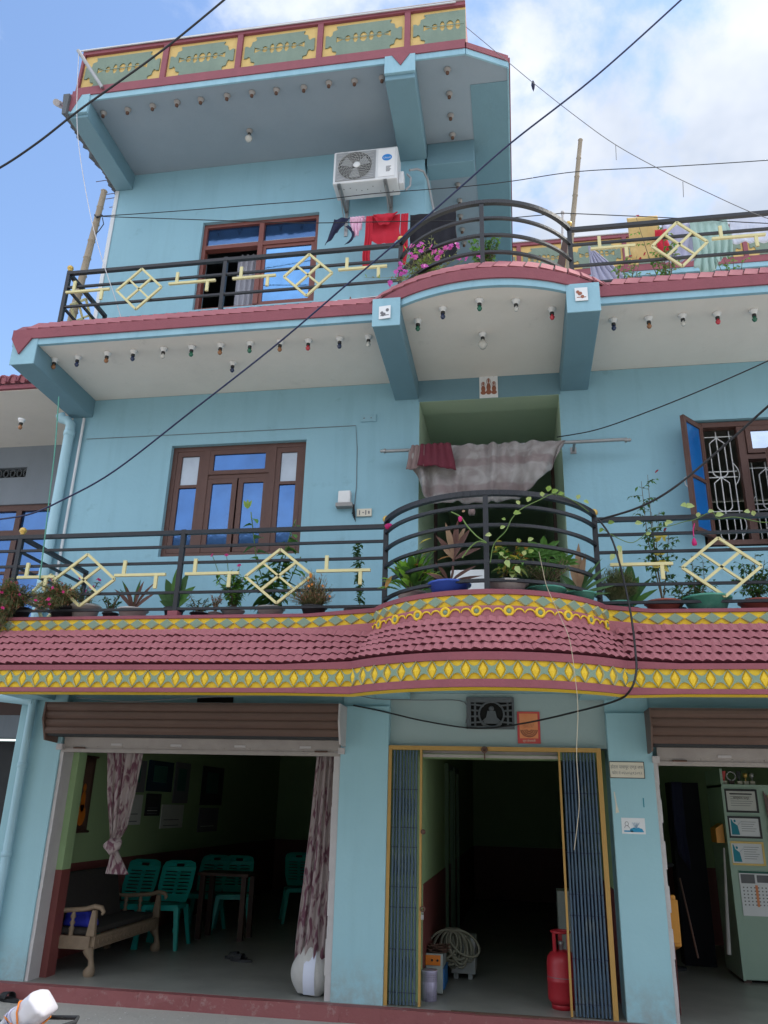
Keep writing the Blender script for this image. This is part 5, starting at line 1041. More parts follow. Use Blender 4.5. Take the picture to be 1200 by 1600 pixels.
# rod and curtain before the balcony doorway
CR = thing('curtain_rod', 'grey curtain rod with knobbed ends across the balcony doorway', 'curtain rod', (-.06, -.2, 4.97))
part('rod', MB().tube([(-1.25, -.2, 4.972), (1.12, -.2, 4.982)], .018, 10), 'steel', CR)
for x_, s_ in ((-1.25, -1), (1.12, 1)): part('rod_knob', MB().lathe((x_, -.2, 4.975), [(0, -.01), (.024, 0), (.026, .02), (.014, .03), (.020, .045), (.012, .06), (0, .065)], 10, 0, (s_, 0, 0)), 'steel', CR)
for x_ in (-.93, .64): part('rod_support', MB().box(x_ - .012, x_ + .012, -.2, -.002, 4.965, 4.985).box(x_ - .03, x_ + .03, -.012, -.002, 4.94, 5.01), 'steel', CR)
def zb(u):
    P = [(0, 4.76), (.05, 4.62), (.10, 4.44), (.18, 4.37), (.35, 4.36), (.50, 4.35), (.62, 4.37), (.72, 4.42), (.80, 4.52), (.88, 4.68), (.95, 4.84), (1, 4.95)]
    for (a, za), (b, zb_) in zip(P, P[1:]):
        if u <= b: return za + (zb_ - za) * (u - a) / (b - a)
    return 4.95
def dr_fn(u, v):
    x = -1.0 + 1.55 * u; zt = 4.985 - .03 * max(0, .12 - u) * 8; z = zt + (zb(u) - zt) * v
    gather = math.sin(u * 62 + 3 * math.sin(u * 11)) * .024 * (1 - v * .7) + .03 * math.sin(u * 23 + 2 * v) * v
    diag = .030 * math.sin((u + v * .30 * (u - .42)) * 46 + 1) * v
    return Vector((x + .02 * math.sin(u * 30) * v, -.235 - gather - diag - .07 * math.sin(PI * v) * (.6 + .4 * math.sin(u * 9 + 2)), z + .012 * math.sin(u * 50) * (v < .05)))
cloth('door_curtain', 'taupe plaid curtain looped up over the rod across the balcony doorway', 'curtain', 'curtain2', dr_fn, 150, 26)
cloth('maroon_wrap', 'maroon and taupe cloth thrown over the left part of the doorway curtain', 'cloth', 'clothmaroon', lambda u, v: Vector((-.88 + .30 * u + .08 * v * (u - .2), -.30 - .012 * math.sin(u * 30) - .06 * v, 4.985 - v * (.26 + .07 * u))), 30, 10)
cloth('taupe_wrap', 'taupe fold of cloth left of the maroon cloth on the doorway curtain', 'cloth', 'clothtaupe', lambda u, v: Vector((-.97 + .13 * u - .05 * v * (1 - u), -.295 - .012 * math.sin(u * 20) - .05 * v, 4.98 - v * (.27 - .0 * u))), 12, 10)
mb = MB(); p = W(691, 790, -.25)
single(MB().lathe(W(737, 800, -.25), [(0, -.03), (.03, -.03), (.035, 0), (.03, .03), (0, .03)], 12), 'hanging_pot', 'clothtaupe', 'small brown wind chime knob hanging under the doorway curtain', 'ornament')

# ground floor curtains
def pleated(name, label, path, m='curtain', n=56, nz=30):
    """path(v) -> centre x, centre y, z, half width, depth"""
    mb = MB()
    def fn(u, v):
        cx, cy, z, hw, dp = path(v); t = u * 2 * PI
        rr_ = 1 + .35 * math.sin(t * 14 + 2 * v) + .15 * math.sin(t * 23 + 1)
        return Vector((cx + hw * math.cos(t) * (1 + .05 * math.sin(t * 9)), cy + dp * math.sin(t) * rr_, z))
    mb.grid(fn, n * 2, nz); return mb
def lerpt(T, v):
    for a, b in zip(T, T[1:]):
        if v <= b[0]: k = (v - a[0]) / (b[0] - a[0]); return [x + (y_ - x) * k for x, y_ in zip(a[1:], b[1:])]
    return T[-1][1:]
KC = thing('knotted_curtain', 'patterned curtain tied in a knot at the left shop opening', 'curtain', (-3.86, .22, .86))
T1 = [(0, -3.885, .22, 1.985, .185, .045), (.35, -3.87, .22, 1.60, .14, .05), (.65, -3.85, .22, 1.30, .085, .045), (.8, -3.86, .21, 1.20, .05, .04)]
T1[-1] = (1.0,) + T1[-1][1:]
part('drape', pleated('d', '', lambda v: lerpt(T1, v)), 'curtain', KC)
mb = MB(); mb.grid(lambda u, v: Vector((-3.87 + (.085 * math.sin(PI * v) ** .6) * math.cos(u * 2 * PI) * (1 + .18 * math.sin(u * 2 * PI * 3 + v * 7)), .20 + .06 * math.sin(PI * v) ** .6 * math.sin(u * 2 * PI), 1.22 - .16 * v + .02 * math.sin(u * 2 * PI))), 30, 10); part('knot', mb, 'curtain', KC)
part('knot_tail', pleated('d', '', lambda v: (-3.84 + .05 * v, .19, 1.09 - .20 * v, .03 + .085 * v, .03), n=24, nz=8), 'curtain', KC)
HC = thing('hanging_curtain', 'long patterned curtain gathered at the right side of the shop opening', 'curtain', (-1.83, .2, .2))
T2 = [(0, -1.80, .22, 1.99, .115, .05), (.3, -1.815, .22, 1.45, .125, .055), (.6, -1.83, .21, .88, .15, .06), (.85, -1.85, .20, .42, .165, .07), (1, -1.86, .19, .17, .155, .075)]
part('drape', pleated('d', '', lambda v: lerpt(T2, v)), 'curtain', HC)
mb = MB(); mb.grid(lambda u, v: Vector((-1.86 + .165 * math.sin(PI * (.20 + .68 * v)) * math.cos(u * 2 * PI) * 1.08, .18 + .12 * math.sin(PI * (.20 + .68 * v)) * math.sin(u * 2 * PI), .015 + .36 * v + .01 * math.sin(u * 12))), 28, 12)
mb.add([(-1.86 + .05 * math.cos(t), .18 + .05 * math.sin(t), .015) for t in np.linspace(0, 2 * PI, 12)[:-1]], [tuple(range(11))])
SK = thing('grain_sack', 'white woven sack with a pale blue band under the gathered curtain', 'sack', (-1.86, .18, 0)); part('sack_body', mb, 'sack', SK)
mb = MB(); mb.grid(lambda u, v: Vector((-1.90 + .10 * u, .18 - .122 * math.sin(PI * (.20 + .68 * v)) * math.sqrt(max(.05, 1 - ((-.04 + .10 * u) / .175) ** 2)) - .004, .02 + .34 * v)), 8, 12); part('printed_band', mb, 'clothwhite', SK)

# ================================================================== PLANTS
def leaf_geo(mb, p, d, up, L_, Wd, m=0, bend=.25, seg=3):
    """one pointed leaf blade from p along d"""
    d = Vector(d).normalized(); s_ = d.cross(Vector(up)); s_ = s_.normalized() if s_.length > 1e-3 else d.orthogonal().normalized(); n = s_.cross(d)
    prof = {3: [(0, .12), (.35, 1), (.72, .72), (1, 0)], 2: [(0, .15), (.5, 1), (1, 0)]}[seg]
    vs = []; 
    for t, w_ in prof:
        c = p + d * (L_ * t) - Vector((0, 0, 1)) * (bend * L_ * t * t); k_ = Wd * w_ / 2
        if t == 1: vs.append(c)
        else: vs += [c - s_ * k_ + n * (k_ * .35), c, c + s_ * k_ + n * (k_ * .35)]
    f = []; q = len(prof) - 2
    for i in range(q): a = 3 * i; f += [(a, a + 1, a + 4, a + 3), (a + 1, a + 2, a + 5, a + 4)]
    a = 3 * q; f += [(a, a + 1, a + 3), (a + 1, a + 2, a + 3)]; mb.add(vs, f, m)
def rdir(r, el0=-.2, el1=1.2): a = r.uniform(0, 2 * PI); e = r.uniform(el0, el1); return Vector((math.cos(a) * math.cos(e), math.sin(a) * math.cos(e), math.sin(e)))
def pot(parent, p, r, h, m, saucer=None, rim=True):
    mb = MB(); mb.lathe(p, [(0, .002), (r * .72, .002), (r * .95, h * .86), (r * 1.06, h * .87), (r * 1.06, h), (r * .93, h), (r * .92, h * .9)], 16); part('pot', mb, m, parent)
    part('soil', MB().lathe(p, [(r * .93, h * .9), (0, h * .93)], 12), 'soil', parent)
    if saucer: part('saucer', MB().lathe(p, [(0, .001), (r * 1.15, .001), (r * 1.3, .03), (r * 1.24, .03), (r * 1.1, .008)], 16), saucer, parent)
def plant(px, py, Y, label, potr=.11, poth=.14, potm='terracotta', saucer=None, z=3.035, name='potted_plant', group='potted plants along the balcony ledge'):
    a = W(px, py, Y); p = Vector((a.x, Y, z)); t = thing(name, label, 'plant', p, 0, group)
    if potr: pot(t, p, potr, poth, potm, saucer)
    return t, p + Vector((0, 0, poth * .9 if potr else 0))
def stems(mb, base, tips, r0=.006): 
    for tp in tips: mid_ = base.lerp(tp, .5) + Vector((rnd.uniform(-.02, .02), rnd.uniform(-.02, .02), .03)); mb.tube([base, mid_, tp], [r0, r0 * .8, r0 * .4], 5)
def leafy(t, base, h, w_, n, L_, Wd, mats, seed, upright=.4, flowers=None, shape='bush', nst=8, fl=.02):
    """stems with leaves spread through the crown volume; returns nothing"""
    r = random.Random(seed); sm = MB(); lf = MB(); tips = []
    for i in range(nst):
        a = r.uniform(0, 2 * PI); rad = w_ / 2 * r.uniform(.2, 1) ** .7; hh = h * r.uniform(.55, 1)
        tips.append(base + Vector((rad * math.cos(a), rad * math.sin(a) * .8, hh)))
    for tp in tips:
        b = base + Vector((r.uniform(-.02, .02), r.uniform(-.02, .02), 0)); c1 = b.lerp(tp, .5) + Vector((0, 0, h * .10)); sm.tube([b, c1, tp], [.006, .004, .002], 5)
        k_ = max(2, n // nst)
        for j in range(k_):
            u = r.uniform(.18, 1.02); q = (b * (1 - u) ** 2 + c1 * 2 * u * (1 - u) + tp * u * u) if u <= 1 else tp
            d = rdir(r, upright - .9, upright + .7); leaf_geo(lf, q, d, (0, 0, 1), L_ * r.uniform(.6, 1.15), Wd * r.uniform(.7, 1.1), r.randrange(len(mats)), r.uniform(.05, .45), 2 if L_ < .07 else 3)
    part('stem', sm, 'bark', t); part('foliage', lf, mats, t, kind='stuff')
    if flowers:
        m, cnt, rr_ = flowers
        for i in range(cnt):
            q = r.choice(tips) + Vector((r.uniform(-.04, .04), r.uniform(-.05, .02), r.uniform(-.02, .04))); flower(t, q, rr_, m, r)
def flower(t, q, rr_, m, r):
    mb = MB(); n = 6; tl = rdir(r, -.3, .7); tl.y = -abs(tl.y) - .3; tl.normalize(); s_ = tl.orthogonal().normalized(); u_ = tl.cross(s_)
    for i in range(n):
        a = 2 * PI * i / n; d = s_ * math.cos(a) + u_ * math.sin(a); e = s_ * math.cos(a + .5) + u_ * math.sin(a + .5); f = s_ * math.cos(a - .5) + u_ * math.sin(a - .5)
        mb.add([q, q + f * rr_ * .7 + tl * rr_ * .35, q + d * rr_ + tl * rr_ * .3, q + e * rr_ * .7 + tl * rr_ * .35], [(0, 1, 2, 3)])
    part('flower', mb, m, t)
LD = .0045
def bigleaves(t, base, specs, mats, name='leaf'):
    """specs: (dx, dz end offset, dy, length width) each leaf its own part"""
    for i, (dx, dy, dz, wd) in enumerate(specs):
        mb = MB(); e = Vector((dx, dy, dz)); L_ = e.length; c1 = base + Vector((dx * .35, dy * .35, dz * .55)); tip = base + e; n = 6; vs = []; d0 = e.normalized(); s_ = d0.cross(Vector((0, -1, .3))); s_ = s_.normalized() if s_.length > .05 else Vector((1, 0, 0))
        P_ = [(base * (1 - u) ** 2 + c1 * 2 * u * (1 - u) + tip * u * u) for u in [j / n for j in range(n + 1)]]
        wf = [.10, .45, .85, 1, .85, .5, 0]
        for j, q in enumerate(P_): k_ = wd / 2 * wf[j]; vs += [q - s_ * k_ + Vector((0, -.3 * k_, .2 * k_)), q, q + s_ * k_ + Vector((0, -.3 * k_, .2 * k_))]
        mb.add(vs, [(3 * j + a, 3 * j + a + 1, 3 * j + a + 4, 3 * j + a + 3) for j in range(n) for a in (0, 1)], 0, True); part(name, mb, mats[i % len(mats)], t)
R3 = random.Random(21)
# --- first floor, left of the bow
def moss(px, py, label, seed, w_, h, drop, nfl, potm='potblack'):
    t, b = plant(px, py, -1.08, label, .12, .12, potm); r = random.Random(seed); lf = MB(); sm = MB(); tips = []
    for i in range(420):
        a = r.uniform(-PI, PI); x = r.gauss(0, w_ / 3.0); y = -r.uniform(-.06, .32); zt = h * r.uniform(.3, 1) * math.exp(-(x / w_) ** 2 * 2) if r.random() < .5 else -drop * r.uniform(.1, 1) ** 1.3
        if zt < 0: y = -r.uniform(.22, .33); x *= .55
        tp = b + Vector((x, y, zt)); m_ = b.lerp(tp, .5) + Vector((0, -.02, .06 if zt > 0 else .13)); sm.tube([b + Vector((x * .2, 0, 0)), m_, tp], [.003, .0025, .0015], 4); tips.append(tp)
        for j in range(11):
            u = r.uniform(.3, 1); q = (b * (1 - u) ** 2 + m_ * 2 * u * (1 - u) + tp * u * u) + Vector((r.gauss(0, .012), r.gauss(0, .012), r.gauss(0, .012)))
            leaf_geo(lf, q, rdir(r, -.6, 1), (0, 0, 1), r.uniform(.026, .045), .011, r.randrange(4), .1, 2)
    part('stem', sm, 'leafgry', t); part('foliage', lf, ['leafgry', 'leafpink', 'leafdk', 'leafgry'], t, kind='stuff')
    for i in range(nfl): q = r.choice(tips); flower(t, q + Vector((0, -.03, .01)), r.uniform(.013, .022), 'magenta', r)
moss(28, 950, 'trailing moss rose with magenta flowers spilling over the ledge at the far left', 1, .36, .24, .30, 22)
moss(100, 950, 'low moss rose with magenta flowers beside the leftmost diamond ornament', 2, .40, .22, .06, 12, 'potblack')
t, b = plant(134, 950, -1.05, 'fuchsia flowered plant in a dusty white pot under the leftmost diamond ornament', .13, .14, 'potwhite'); leafy(t, b, .24, .26, 130, .045, .018, ['leafdk', 'leafgry'], 4, flowers=('magenta', 7, .02))
t, b = plant(174, 950, -1.05, 'small dark leaved plant between the white pot and the purple leaved plant', .07, .07, 'potblack'); leafy(t, b, .20, .22, 110, .05, .02, ['leafdk'], 5)
t, b = plant(208, 952, -1.05, 'dark reddish brown leaved plant in a white pot under the first stepped ornament', .13, .10, 'potwhite')
bigleaves(t, b, [(-.20, -.02, .20, .035), (-.12, -.05, .27, .035), (.10, -.06, .26, .04), (.22, -.03, .16, .04), (.02, .03, .30, .035), (-.05, -.1, .20, .04), (.16, .05, .28, .03)], ['leafpur', 'leafdk', 'leafpur'])
part('stem', MB().tube([b - Vector((0, 0, .06)), b + Vector((0, 0, .08))], .012, 6), 'bark', t)
t, b = plant(272, 952, -1.03, 'broad leaved dark green plant right of the railing post', .09, .11, 'potblack')
bigleaves(t, b, [(-.10, -.03, .28, .09), (.02, -.05, .40, .09), (.12, -.04, .33, .09), (-.17, -.02, .16, .08), (.20, -.05, .20, .09), (.08, .03, .26, .08), (-.04, .04, .34, .08), (.17, -.08, .08, .06), (.05, -.1, .18, .08), (-.12, -.06, .07, .06)], ['leafdk', 'leaf', 'leafdk'])
t, b = plant(312, 952, -1.05, 'low grey green plant between the broad leaved plant and the tall flowering one', .08, .06, 'potblack'); leafy(t, b, .17, .34, 170, .045, .016, ['leafdk', 'leafgry'], 7)
t, b = plant(337, 952, -1.10, 'withered pinkish plant in front of the tall magenta flowering plant', .06, .05, 'potgrey'); leafy(t, b, .22, .17, 120, .03, .013, ['leafpink', 'leafdry', 'leafpink'], 8)
t, b = plant(364, 952, -1.02, 'tall bushy plant with magenta flowers at its top beside the diamond ornament', .10, .09, 'potgrey'); leafy(t, b, .36, .36, 460, .065, .028, ['leaf', 'leafdk', 'leafbr'], 9, flowers=('magenta', 3, .02), nst=14)
r = random.Random(5); sm = MB()
for px, py in ((332, 868), (354, 868), (374, 884)): q = W(px, py, -1.05); sm.tube([b + Vector((0, 0, .2)), q.lerp(b, .4), q], .003, 4); flower(t, q, .022, 'magenta', r)
part('stem', sm, 'stemgreen', t)
# tall climbing plant behind the middle diamond
t, b = plant(423, 952, -1.0, 'tall climber with big heart shaped leaves behind the middle diamond ornament', .12, .11, 'potwhite'); r = random.Random(31); sm = MB()
for tipx, tipy, n in ((392, 800, 12), (455, 838, 16), (462, 812, 15), (420, 880, 13), (440, 870, 15), (398, 900, 10), (470, 870, 10), (430, 910, 9)):
    tp = W(tipx, tipy, -.98); m_ = b.lerp(tp, .5) + Vector((r.uniform(-.05, .05), .02, .02)); sm.tube([b, m_, tp], .005, 5)
    for i in range(n):
        u = .12 + .88 * i / n; q = b * (1 - u) ** 2 + m_ * 2 * u * (1 - u) + tp * u * u; d = Vector((r.choice((-1, 1)) * r.uniform(.5, 1), -r.uniform(.1, .6), r.uniform(-.5, .3)))
        mb = MB(); sz = r.uniform(.10, .15) * (1.1 - .3 * u); leaf_geo(mb, q, d, (0, 0, 1), sz, sz * .8, 0, .4); part('leaf', mb, 'leafdk' if r.random() < .6 else 'leaf', t)
q = W(387, 795, -.98)
for a in (-.5, 0, .5): mb = MB(); leaf_geo(mb, q, Vector((a, -.2, 1)), (0, -1, 0), .09, .035, 0, 0); part('leaf', mb, 'leaflt', t)
part('stem', sm, 'stemgreen', t)
# fine dry bush with orange flowers
def fine(px, py, label, seed, w_, h, mats, n=260, flw=None, potm='potblack', Y=-1.1, z=3.035, potr=.11, group='potted plants along the balcony ledge', L_=.03, over=0.):
    t, b = plant(px, py, Y, label, potr, .09 if potr else 0, potm, z=z, group=group); r = random.Random(seed); sm = MB(); lf = MB(); tips = []
    for i in range(n):
        a = r.uniform(0, 2 * PI); rad = w_ / 2 * math.sqrt(r.random()); x = rad * math.cos(a); y = rad * math.sin(a) * .7 - over * r.random(); hh = h * r.uniform(.5, 1) * (1 - .5 * (rad / (w_ / 2)) ** 2)
        tp = b + Vector((x, y, hh - (.10 * r.random() if over and rad > w_ * .25 else 0))); m_ = b.lerp(tp, .5) + Vector((x * .1, 0, .02)); sm.tube([b + Vector((x * .25, y * .2, 0)), m_, tp], [.0022, .0018, .001], 3); tips.append(tp)
        for j in range(8):
            u = r.uniform(.25, 1); q = b * (1 - u) ** 2 + m_ * 2 * u * (1 - u) + tp * u * u; leaf_geo(lf, q, rdir(r, 0, 1.3), (0, 0, 1), L_ * r.uniform(.6, 1.2), L_ * .17, r.randrange(len(mats)), 0, 2)
    part('stem', sm, 'leafgry', t); part('foliage', lf, mats, t, kind='stuff')
    if flw:
        for i in range(flw[1]): flower(t, r.choice(tips) + Vector((0, -.02, 0)), flw[2], flw[0], r)
    return t
fine(490, 952, 'brownish fine leaved bush with small orange flowers left of the slender plant', 12, .42, .30, ['leafgry', 'leafdry', 'leafgry', 'leafpink'], 330, ('orange', 12, .014), over=.2)
t, b = plant(562, 950, -1.05, 'slender column of small dark leaves in a grey pot beside the bow', .13, .075, 'potgrey', saucer='potgrey'); r = random.Random(3); sm = MB(); lf = MB(); top = W(558, 846, -1.05)
sm.tube([b, b.lerp(top, .5) + Vector((.015, 0, 0)), top], [.006, .005, .002], 5)
for i in range(190):
    u = r.random() ** .8; q = b.lerp(top, u) + Vector((r.gauss(0, .012), r.gauss(0, .012), 0)); leaf_geo(lf, q, rdir(r, -.6, .8), (0, 0, 1), .055 * r.uniform(.6, 1.1), .028, 0, .3, 2)
part('stem', sm, 'stemgreen', t); part('foliage', lf, 'leafdk', t, kind='stuff')
# --- on the bow
t, b = plant(643, 944, -1.38, 'bright green croton with yellow leaves at the left of the bowed balcony', .12, .10, 'potwhite', z=3.06); r = random.Random(8)
for i in range(110):
    a = r.uniform(-PI, PI); el = r.uniform(.05, 1.35); L_ = r.uniform(.20, .48); e = Vector((math.cos(a) * math.cos(el) * .26, math.sin(a) * math.cos(el) * .2, .05 + L_ * math.sin(el))); st0 = b + e * r.uniform(.25, .6)
    mb = MB(); leaf_geo(mb, st0, e + Vector((0, -.1, 0)), (0, -.4, 1), r.uniform(.14, .22), r.uniform(.05, .075), 0, .3); part('leaf', mb, r.choice(['leafbr', 'leafbr', 'leaf', 'leaf', 'leaflt', 'leafbr', 'leafdk']), t)
for px, py, dx, dz, m in ((655, 850, .9, .5, 'leafyel'), (660, 866, .7, .2, 'leafyel'), (683, 876, .8, .3, 'leafora'), (640, 884, .9, .1, 'leafora'), (660, 895, .7, -.1, 'leafyel'), (612, 900, -.3, -.7, 'leafora'), (670, 898, 1, -.1, 'leafyel')):
    mb = MB(); leaf_geo(mb, W(px, py, -1.45), Vector((dx, -.2, dz)), (0, -.5, 1), .12, .05, 0, .15); part('leaf', mb, m, t)
sm = MB()
for i in range(9): sm.tube([b, b + Vector((r.uniform(-.15, .15), r.uniform(-.08, .08), r.uniform(.15, .35)))], .006, 5)
part('stem', sm, 'bark', t)
t, b = plant(702, 925, -1.62, 'purple brown leaved plant in a blue plastic bowl on the bowed balcony', .16, .10, 'potblue', z=3.06)
b2 = b + Vector((.03, .05, .22)); part('stem', MB().tube([b, b.lerp(b2, .5) + Vector((.01, 0, 0)), b2], .010, 6), 'leafpur', t)
bigleaves(t, b2, [(-.14, -.02, .20, .045), (-.06, -.04, .30, .05), (.04, -.03, .32, .05), (.14, -.05, .24, .05), (.10, .04, .30, .045), (-.02, .05, .24, .05), (.22, -.04, .08, .05), (-.10, -.08, .10, .04)], ['leafpur', 'leafdry', 'leafpur'])
bigleaves(t, b + Vector((0, 0, .02)), [(-.17, -.08, .06, .04), (.26, -.02, .05, .03), (.22, -.06, .12, .03), (-.10, -.1, .14, .03)], ['leafpur'])
t, b = plant(793, 920, -1.62, 'mixed green and orange tinged leaves in a grey cement pot on the bow', .15, .10, 'potgrey', z=3.06); leafy(t, b, .32, .40, 170, .10, .05, ['leaf', 'leafvar', 'leafora', 'leafdk', 'leafyel'], 14, nst=12)
t, b = plant(852, 925, -1.52, 'dark fine bush with broad cut leaves in a teal pot on the bow', .15, .07, 'potgreen', z=3.06); leafy(t, b, .24, .46, 520, .045, .013, ['leafdk', 'leafgry'], 15, nst=40)
for px, py, sz in ((850, 868, .22), (832, 872, .16), (880, 882, .15), (857, 888, .14)):
    c = W(px, py, -1.45); mb = MB()
    for a in np.linspace(-1.2, 1.2, 7): leaf_geo(mb, c, Vector((math.sin(a), -.25, math.cos(a) * .55)), (0, -1, .4), sz * (.8 + .2 * math.cos(a)), sz * .3, 0, .3)
    part('leaf', mb, 'leaf', t); part('stem', MB().tube([b, b.lerp(c, .6) + Vector((0, 0, .02)), c], .004, 5), 'stemgreen', t)
t, b = plant(905, 938, -1.33, 'spiky dark green plant with dry brown spathes by the right post of the bow', .13, .08, 'potgreen', z=3.06)
bigleaves(t, b, [(.22, -.02, .22, .03), (.26, -.03, .15, .03), (.28, -.02, .07, .03), (.20, .0, .30, .025), (-.14, -.04, .16, .06), (-.20, -.05, .10, .05), (.24, -.06, .0, .025), (.12, .02, .24, .03)], ['leafdk'])
bigleaves(t, b, [(.02, -.03, .42, .06), (-.06, -.04, .30, .06), (.07, -.05, .33, .05)], ['leafdry'])
# pothos vine trained along the bow and the right railing
def vine(name, label, pts, leafpts, r_, mats, base=None):
    P_ = through(pts, 0); t = thing(name, label, 'plant', P_[0]); part('stem', MB().tube(P_, r_, 5), 'stemgreen', t); r = random.Random(len(pts))
    for px, py, Y, s_, dx, dz in leafpts:
        mb = MB(); leaf_geo(mb, W(px, py, Y), Vector((dx, -.35, dz)), (0, -1, .3), s_ * .52, s_ * .38, 0, .25); part('leaf', mb, r.choice(mats), t)
    return t
vine('pothos_vine', 'pothos vine with cream green leaves climbing along the bowed railing', [(766, 880, -1.78), (772, 850, -1.80), (790, 830, -1.83), (800, 810, -1.83), (815, 795, -1.83), (845, 780, -1.75), (862, 772, -1.7), (880, 775, -1.62), (900, 785, -1.5), (920, 800, -1.38)],
     [(768, 836, -1.85, .10, -1, .1), (782, 826, -1.85, .09, .9, .6), (790, 812, -1.85, .07, -.8, .3), (802, 802, -1.86, .12, 1, .1), (812, 788, -1.86, .09, -.6, .8), (824, 784, -1.85, .11, .5, .9), (848, 776, -1.8, .10, -.2, 1), (856, 768, -1.78, .12, .3, 1), (862, 770, -1.76, .12, 1, .5), (872, 772, -1.72, .10, .9, .1), (902, 780, -1.55, .10, .4, .9), (912, 782, -1.5, .09, .8, -.5), (786, 868, -1.8, .09, -.5, .6), (818, 868, -1.82, .10, .3, 1), (826, 864, -1.82, .10, .8, .6), (812, 848, -1.82, .09, -.4, .9), (825, 845, -1.82, .10, .7, .4), (790, 875, -1.8, .12, .4, -.8), (805, 885, -1.8, .12, .5, -.7)], .004, ['leafvar', 'leaflt', 'leafvar'])
vine('dry_vine', 'bare brown vine branch crossing the bowed railing in front of the doorway', [(722, 872, -1.85), (735, 855, -1.86), (748, 846, -1.87), (760, 848, -1.87), (745, 838, -1.87), (730, 822, -1.86), (720, 808, -1.85), (705, 800, -1.84)], [(722, 800, -1.86, .06, .8, .4)], .0055, ['leafdry', 'leafvar'])
single(MB().lathe(W(608, 824, -1.30), [(0, -.02), (.03, -.01), (.04, .015), (.02, .03), (0, .03)], 8), 'ribbon', 'magenta', 'crimson ribbon tied at the left end of the bowed railing', 'ribbon')
single(MB().lathe(W(719, 812, -1.86), [(0, -.02), (.014, -.01), (.016, .02), (0, .03)], 6), 'ribbon', 'magenta', 'tiny crimson knot on the dry vine in the middle of the bow', 'ribbon')
vine('pothos_vine', 'pothos vine with pale leaves running along the right top rail', [(940, 825, -1.24), (960, 838, -1.25), (985, 848, -1.26), (1002, 840, -1.26), (1020, 825, -1.26), (1045, 822, -1.25), (1070, 815, -1.25), (1085, 812, -1.25), (1112, 800, -1.25), (1122, 810, -1.25), (1150, 808, -1.25), (1190, 816, -1.25), (1215, 814, -1.25)],
     [(942, 826, -1.27, .09, -.6, -.5), (950, 818, -1.27, .11, .9, .3), (966, 852, -1.27, .11, .2, -.9), (992, 818, -1.27, .12, 1, .1), (1010, 836, -1.27, .09, .6, .4), (1040, 818, -1.27, .12, 1, .4), (1042, 815, -1.27, .08, -.3, -.8), (1070, 792, -1.27, .15, .9, .15), (1074, 790, -1.27, .13, -.8, .1), (1090, 808, -1.27, .10, .2, 1), (1106, 800, -1.27, .10, .5, .1), (1118, 806, -1.27, .13, .9, .3), (1172, 800, -1.27, .11, -1, .2), (1178, 806, -1.27, .11, -.2, .8), (960, 866, -1.27, .12, -.6, -.7)], .0035, ['leafvar', 'leaflt', 'leafvar'])
# --- first floor, right of the bow
fine(968, 952, 'grey green rosemary like bush at the right foot of the bow', 22, .34, .36, ['leafgry', 'leafgry', 'leafdk'], 420, None, 'potgreen', Y=-1.08, L_=.035)
t, b = plant(982, 950, -.92, 'upright broad wavy green leaves behind the rosemary like bush', .09, .08, 'potblack'); bigleaves(t, b, [(-.05, -.02, .36, .10), (.04, -.03, .40, .11), (.10, -.02, .28, .09), (-.10, 0, .26, .08), (.20, -.04, .26, .05), (.24, -.06, .16, .05)], ['leaf', 'leafdk', 'leaf'])
def rose(px, py, label, tops, seed, potm='terracotta', bud=None, n=10, Y=-1.05, yel=(), potr=.14, poth=.10, z=3.035, lsz=.05, group='potted plants along the balcony ledge', mats=('leafdk', 'leaf', 'leafdk')):
    t, b = plant(px, py, Y, label, potr, poth, potm, z=z, group=group); r = random.Random(seed); sm = MB(); lf = MB()
    for tx, ty in tops:
        tp = W(tx, ty, Y + r.uniform(-.06, .06)); m_ = b.lerp(tp, .5) + Vector((r.uniform(-.04, .04), 0, .02)); sm.tube([b, m_, tp], [.006, .004, .002], 5)
        for i in range(n):
            u = .25 + .75 * i / n; q = b * (1 - u) ** 2 + m_ * 2 * u * (1 - u) + tp * u * u; sd_ = r.choice((-1, 1)); e = q + Vector((sd_ * r.uniform(.03, .09), r.uniform(-.05, .03), r.uniform(-.01, .05))); sm.tube([q, e], .0015, 3)
            for k_ in range(5): leaf_geo(lf, q.lerp(e, .3 + .2 * k_), rdir(r, -.7, .5), (0, 0, 1), lsz * r.uniform(.6, 1), lsz * .5, r.randrange(3), .3, 2)
    part('stem', sm, 'bark', t); part('foliage', lf, list(mats), t, kind='stuff')
    for q in bud or (): flower(t, W(q[0], q[1], Y), .022, 'redpet', r)
    for q in yel:
        mb = MB()
        for k_ in range(6): leaf_geo(mb, W(q[0], q[1], Y - .04), rdir(r, -.6, .9), (0, -1, 0), .07, .045, 0, .2)
        part('leaf', mb, 'leafyel', t)
    return t
rose(1037, 952, 'tall thin rose bush with yellowing leaves rising above the right railing', [(1012, 742), (1002, 752), (1028, 860), (1018, 800), (1045, 830), (1030, 800)], 41, bud=[(1027, 737), (1040, 828)], n=12, yel=[(1034, 838), (1030, 866), (1033, 884)])
rose(1062, 950, 'low spreading rose shoots between red pot and green bowl', [(1075, 915), (1100, 925), (1058, 915), (1092, 905)], 42, n=6, potr=.05, poth=.05, potm='potblack')
t, b = plant(1106, 950, -1.08, 'small plant in a wide green swirled bowl under the right diamond', .18, .12, 'potgreen'); leafy(t, b, .12, .20, 30, .06, .028, ['leaf', 'leafdk'], 44, nst=6)
rose(1090, 950, 'twiggy plant with dark leaves behind the right diamond ornament', [(1080, 868), (1098, 875), (1086, 890)], 45, n=9, potr=.06, poth=.05, potm='potblack', Y=-.95)
rose(1185, 950, 'dense rose bush in a dark red pot at the right edge', [(1160, 880), (1180, 865), (1195, 875), (1150, 905), (1170, 920), (1200, 900), (1190, 890)], 46, n=12, Y=-1.03)
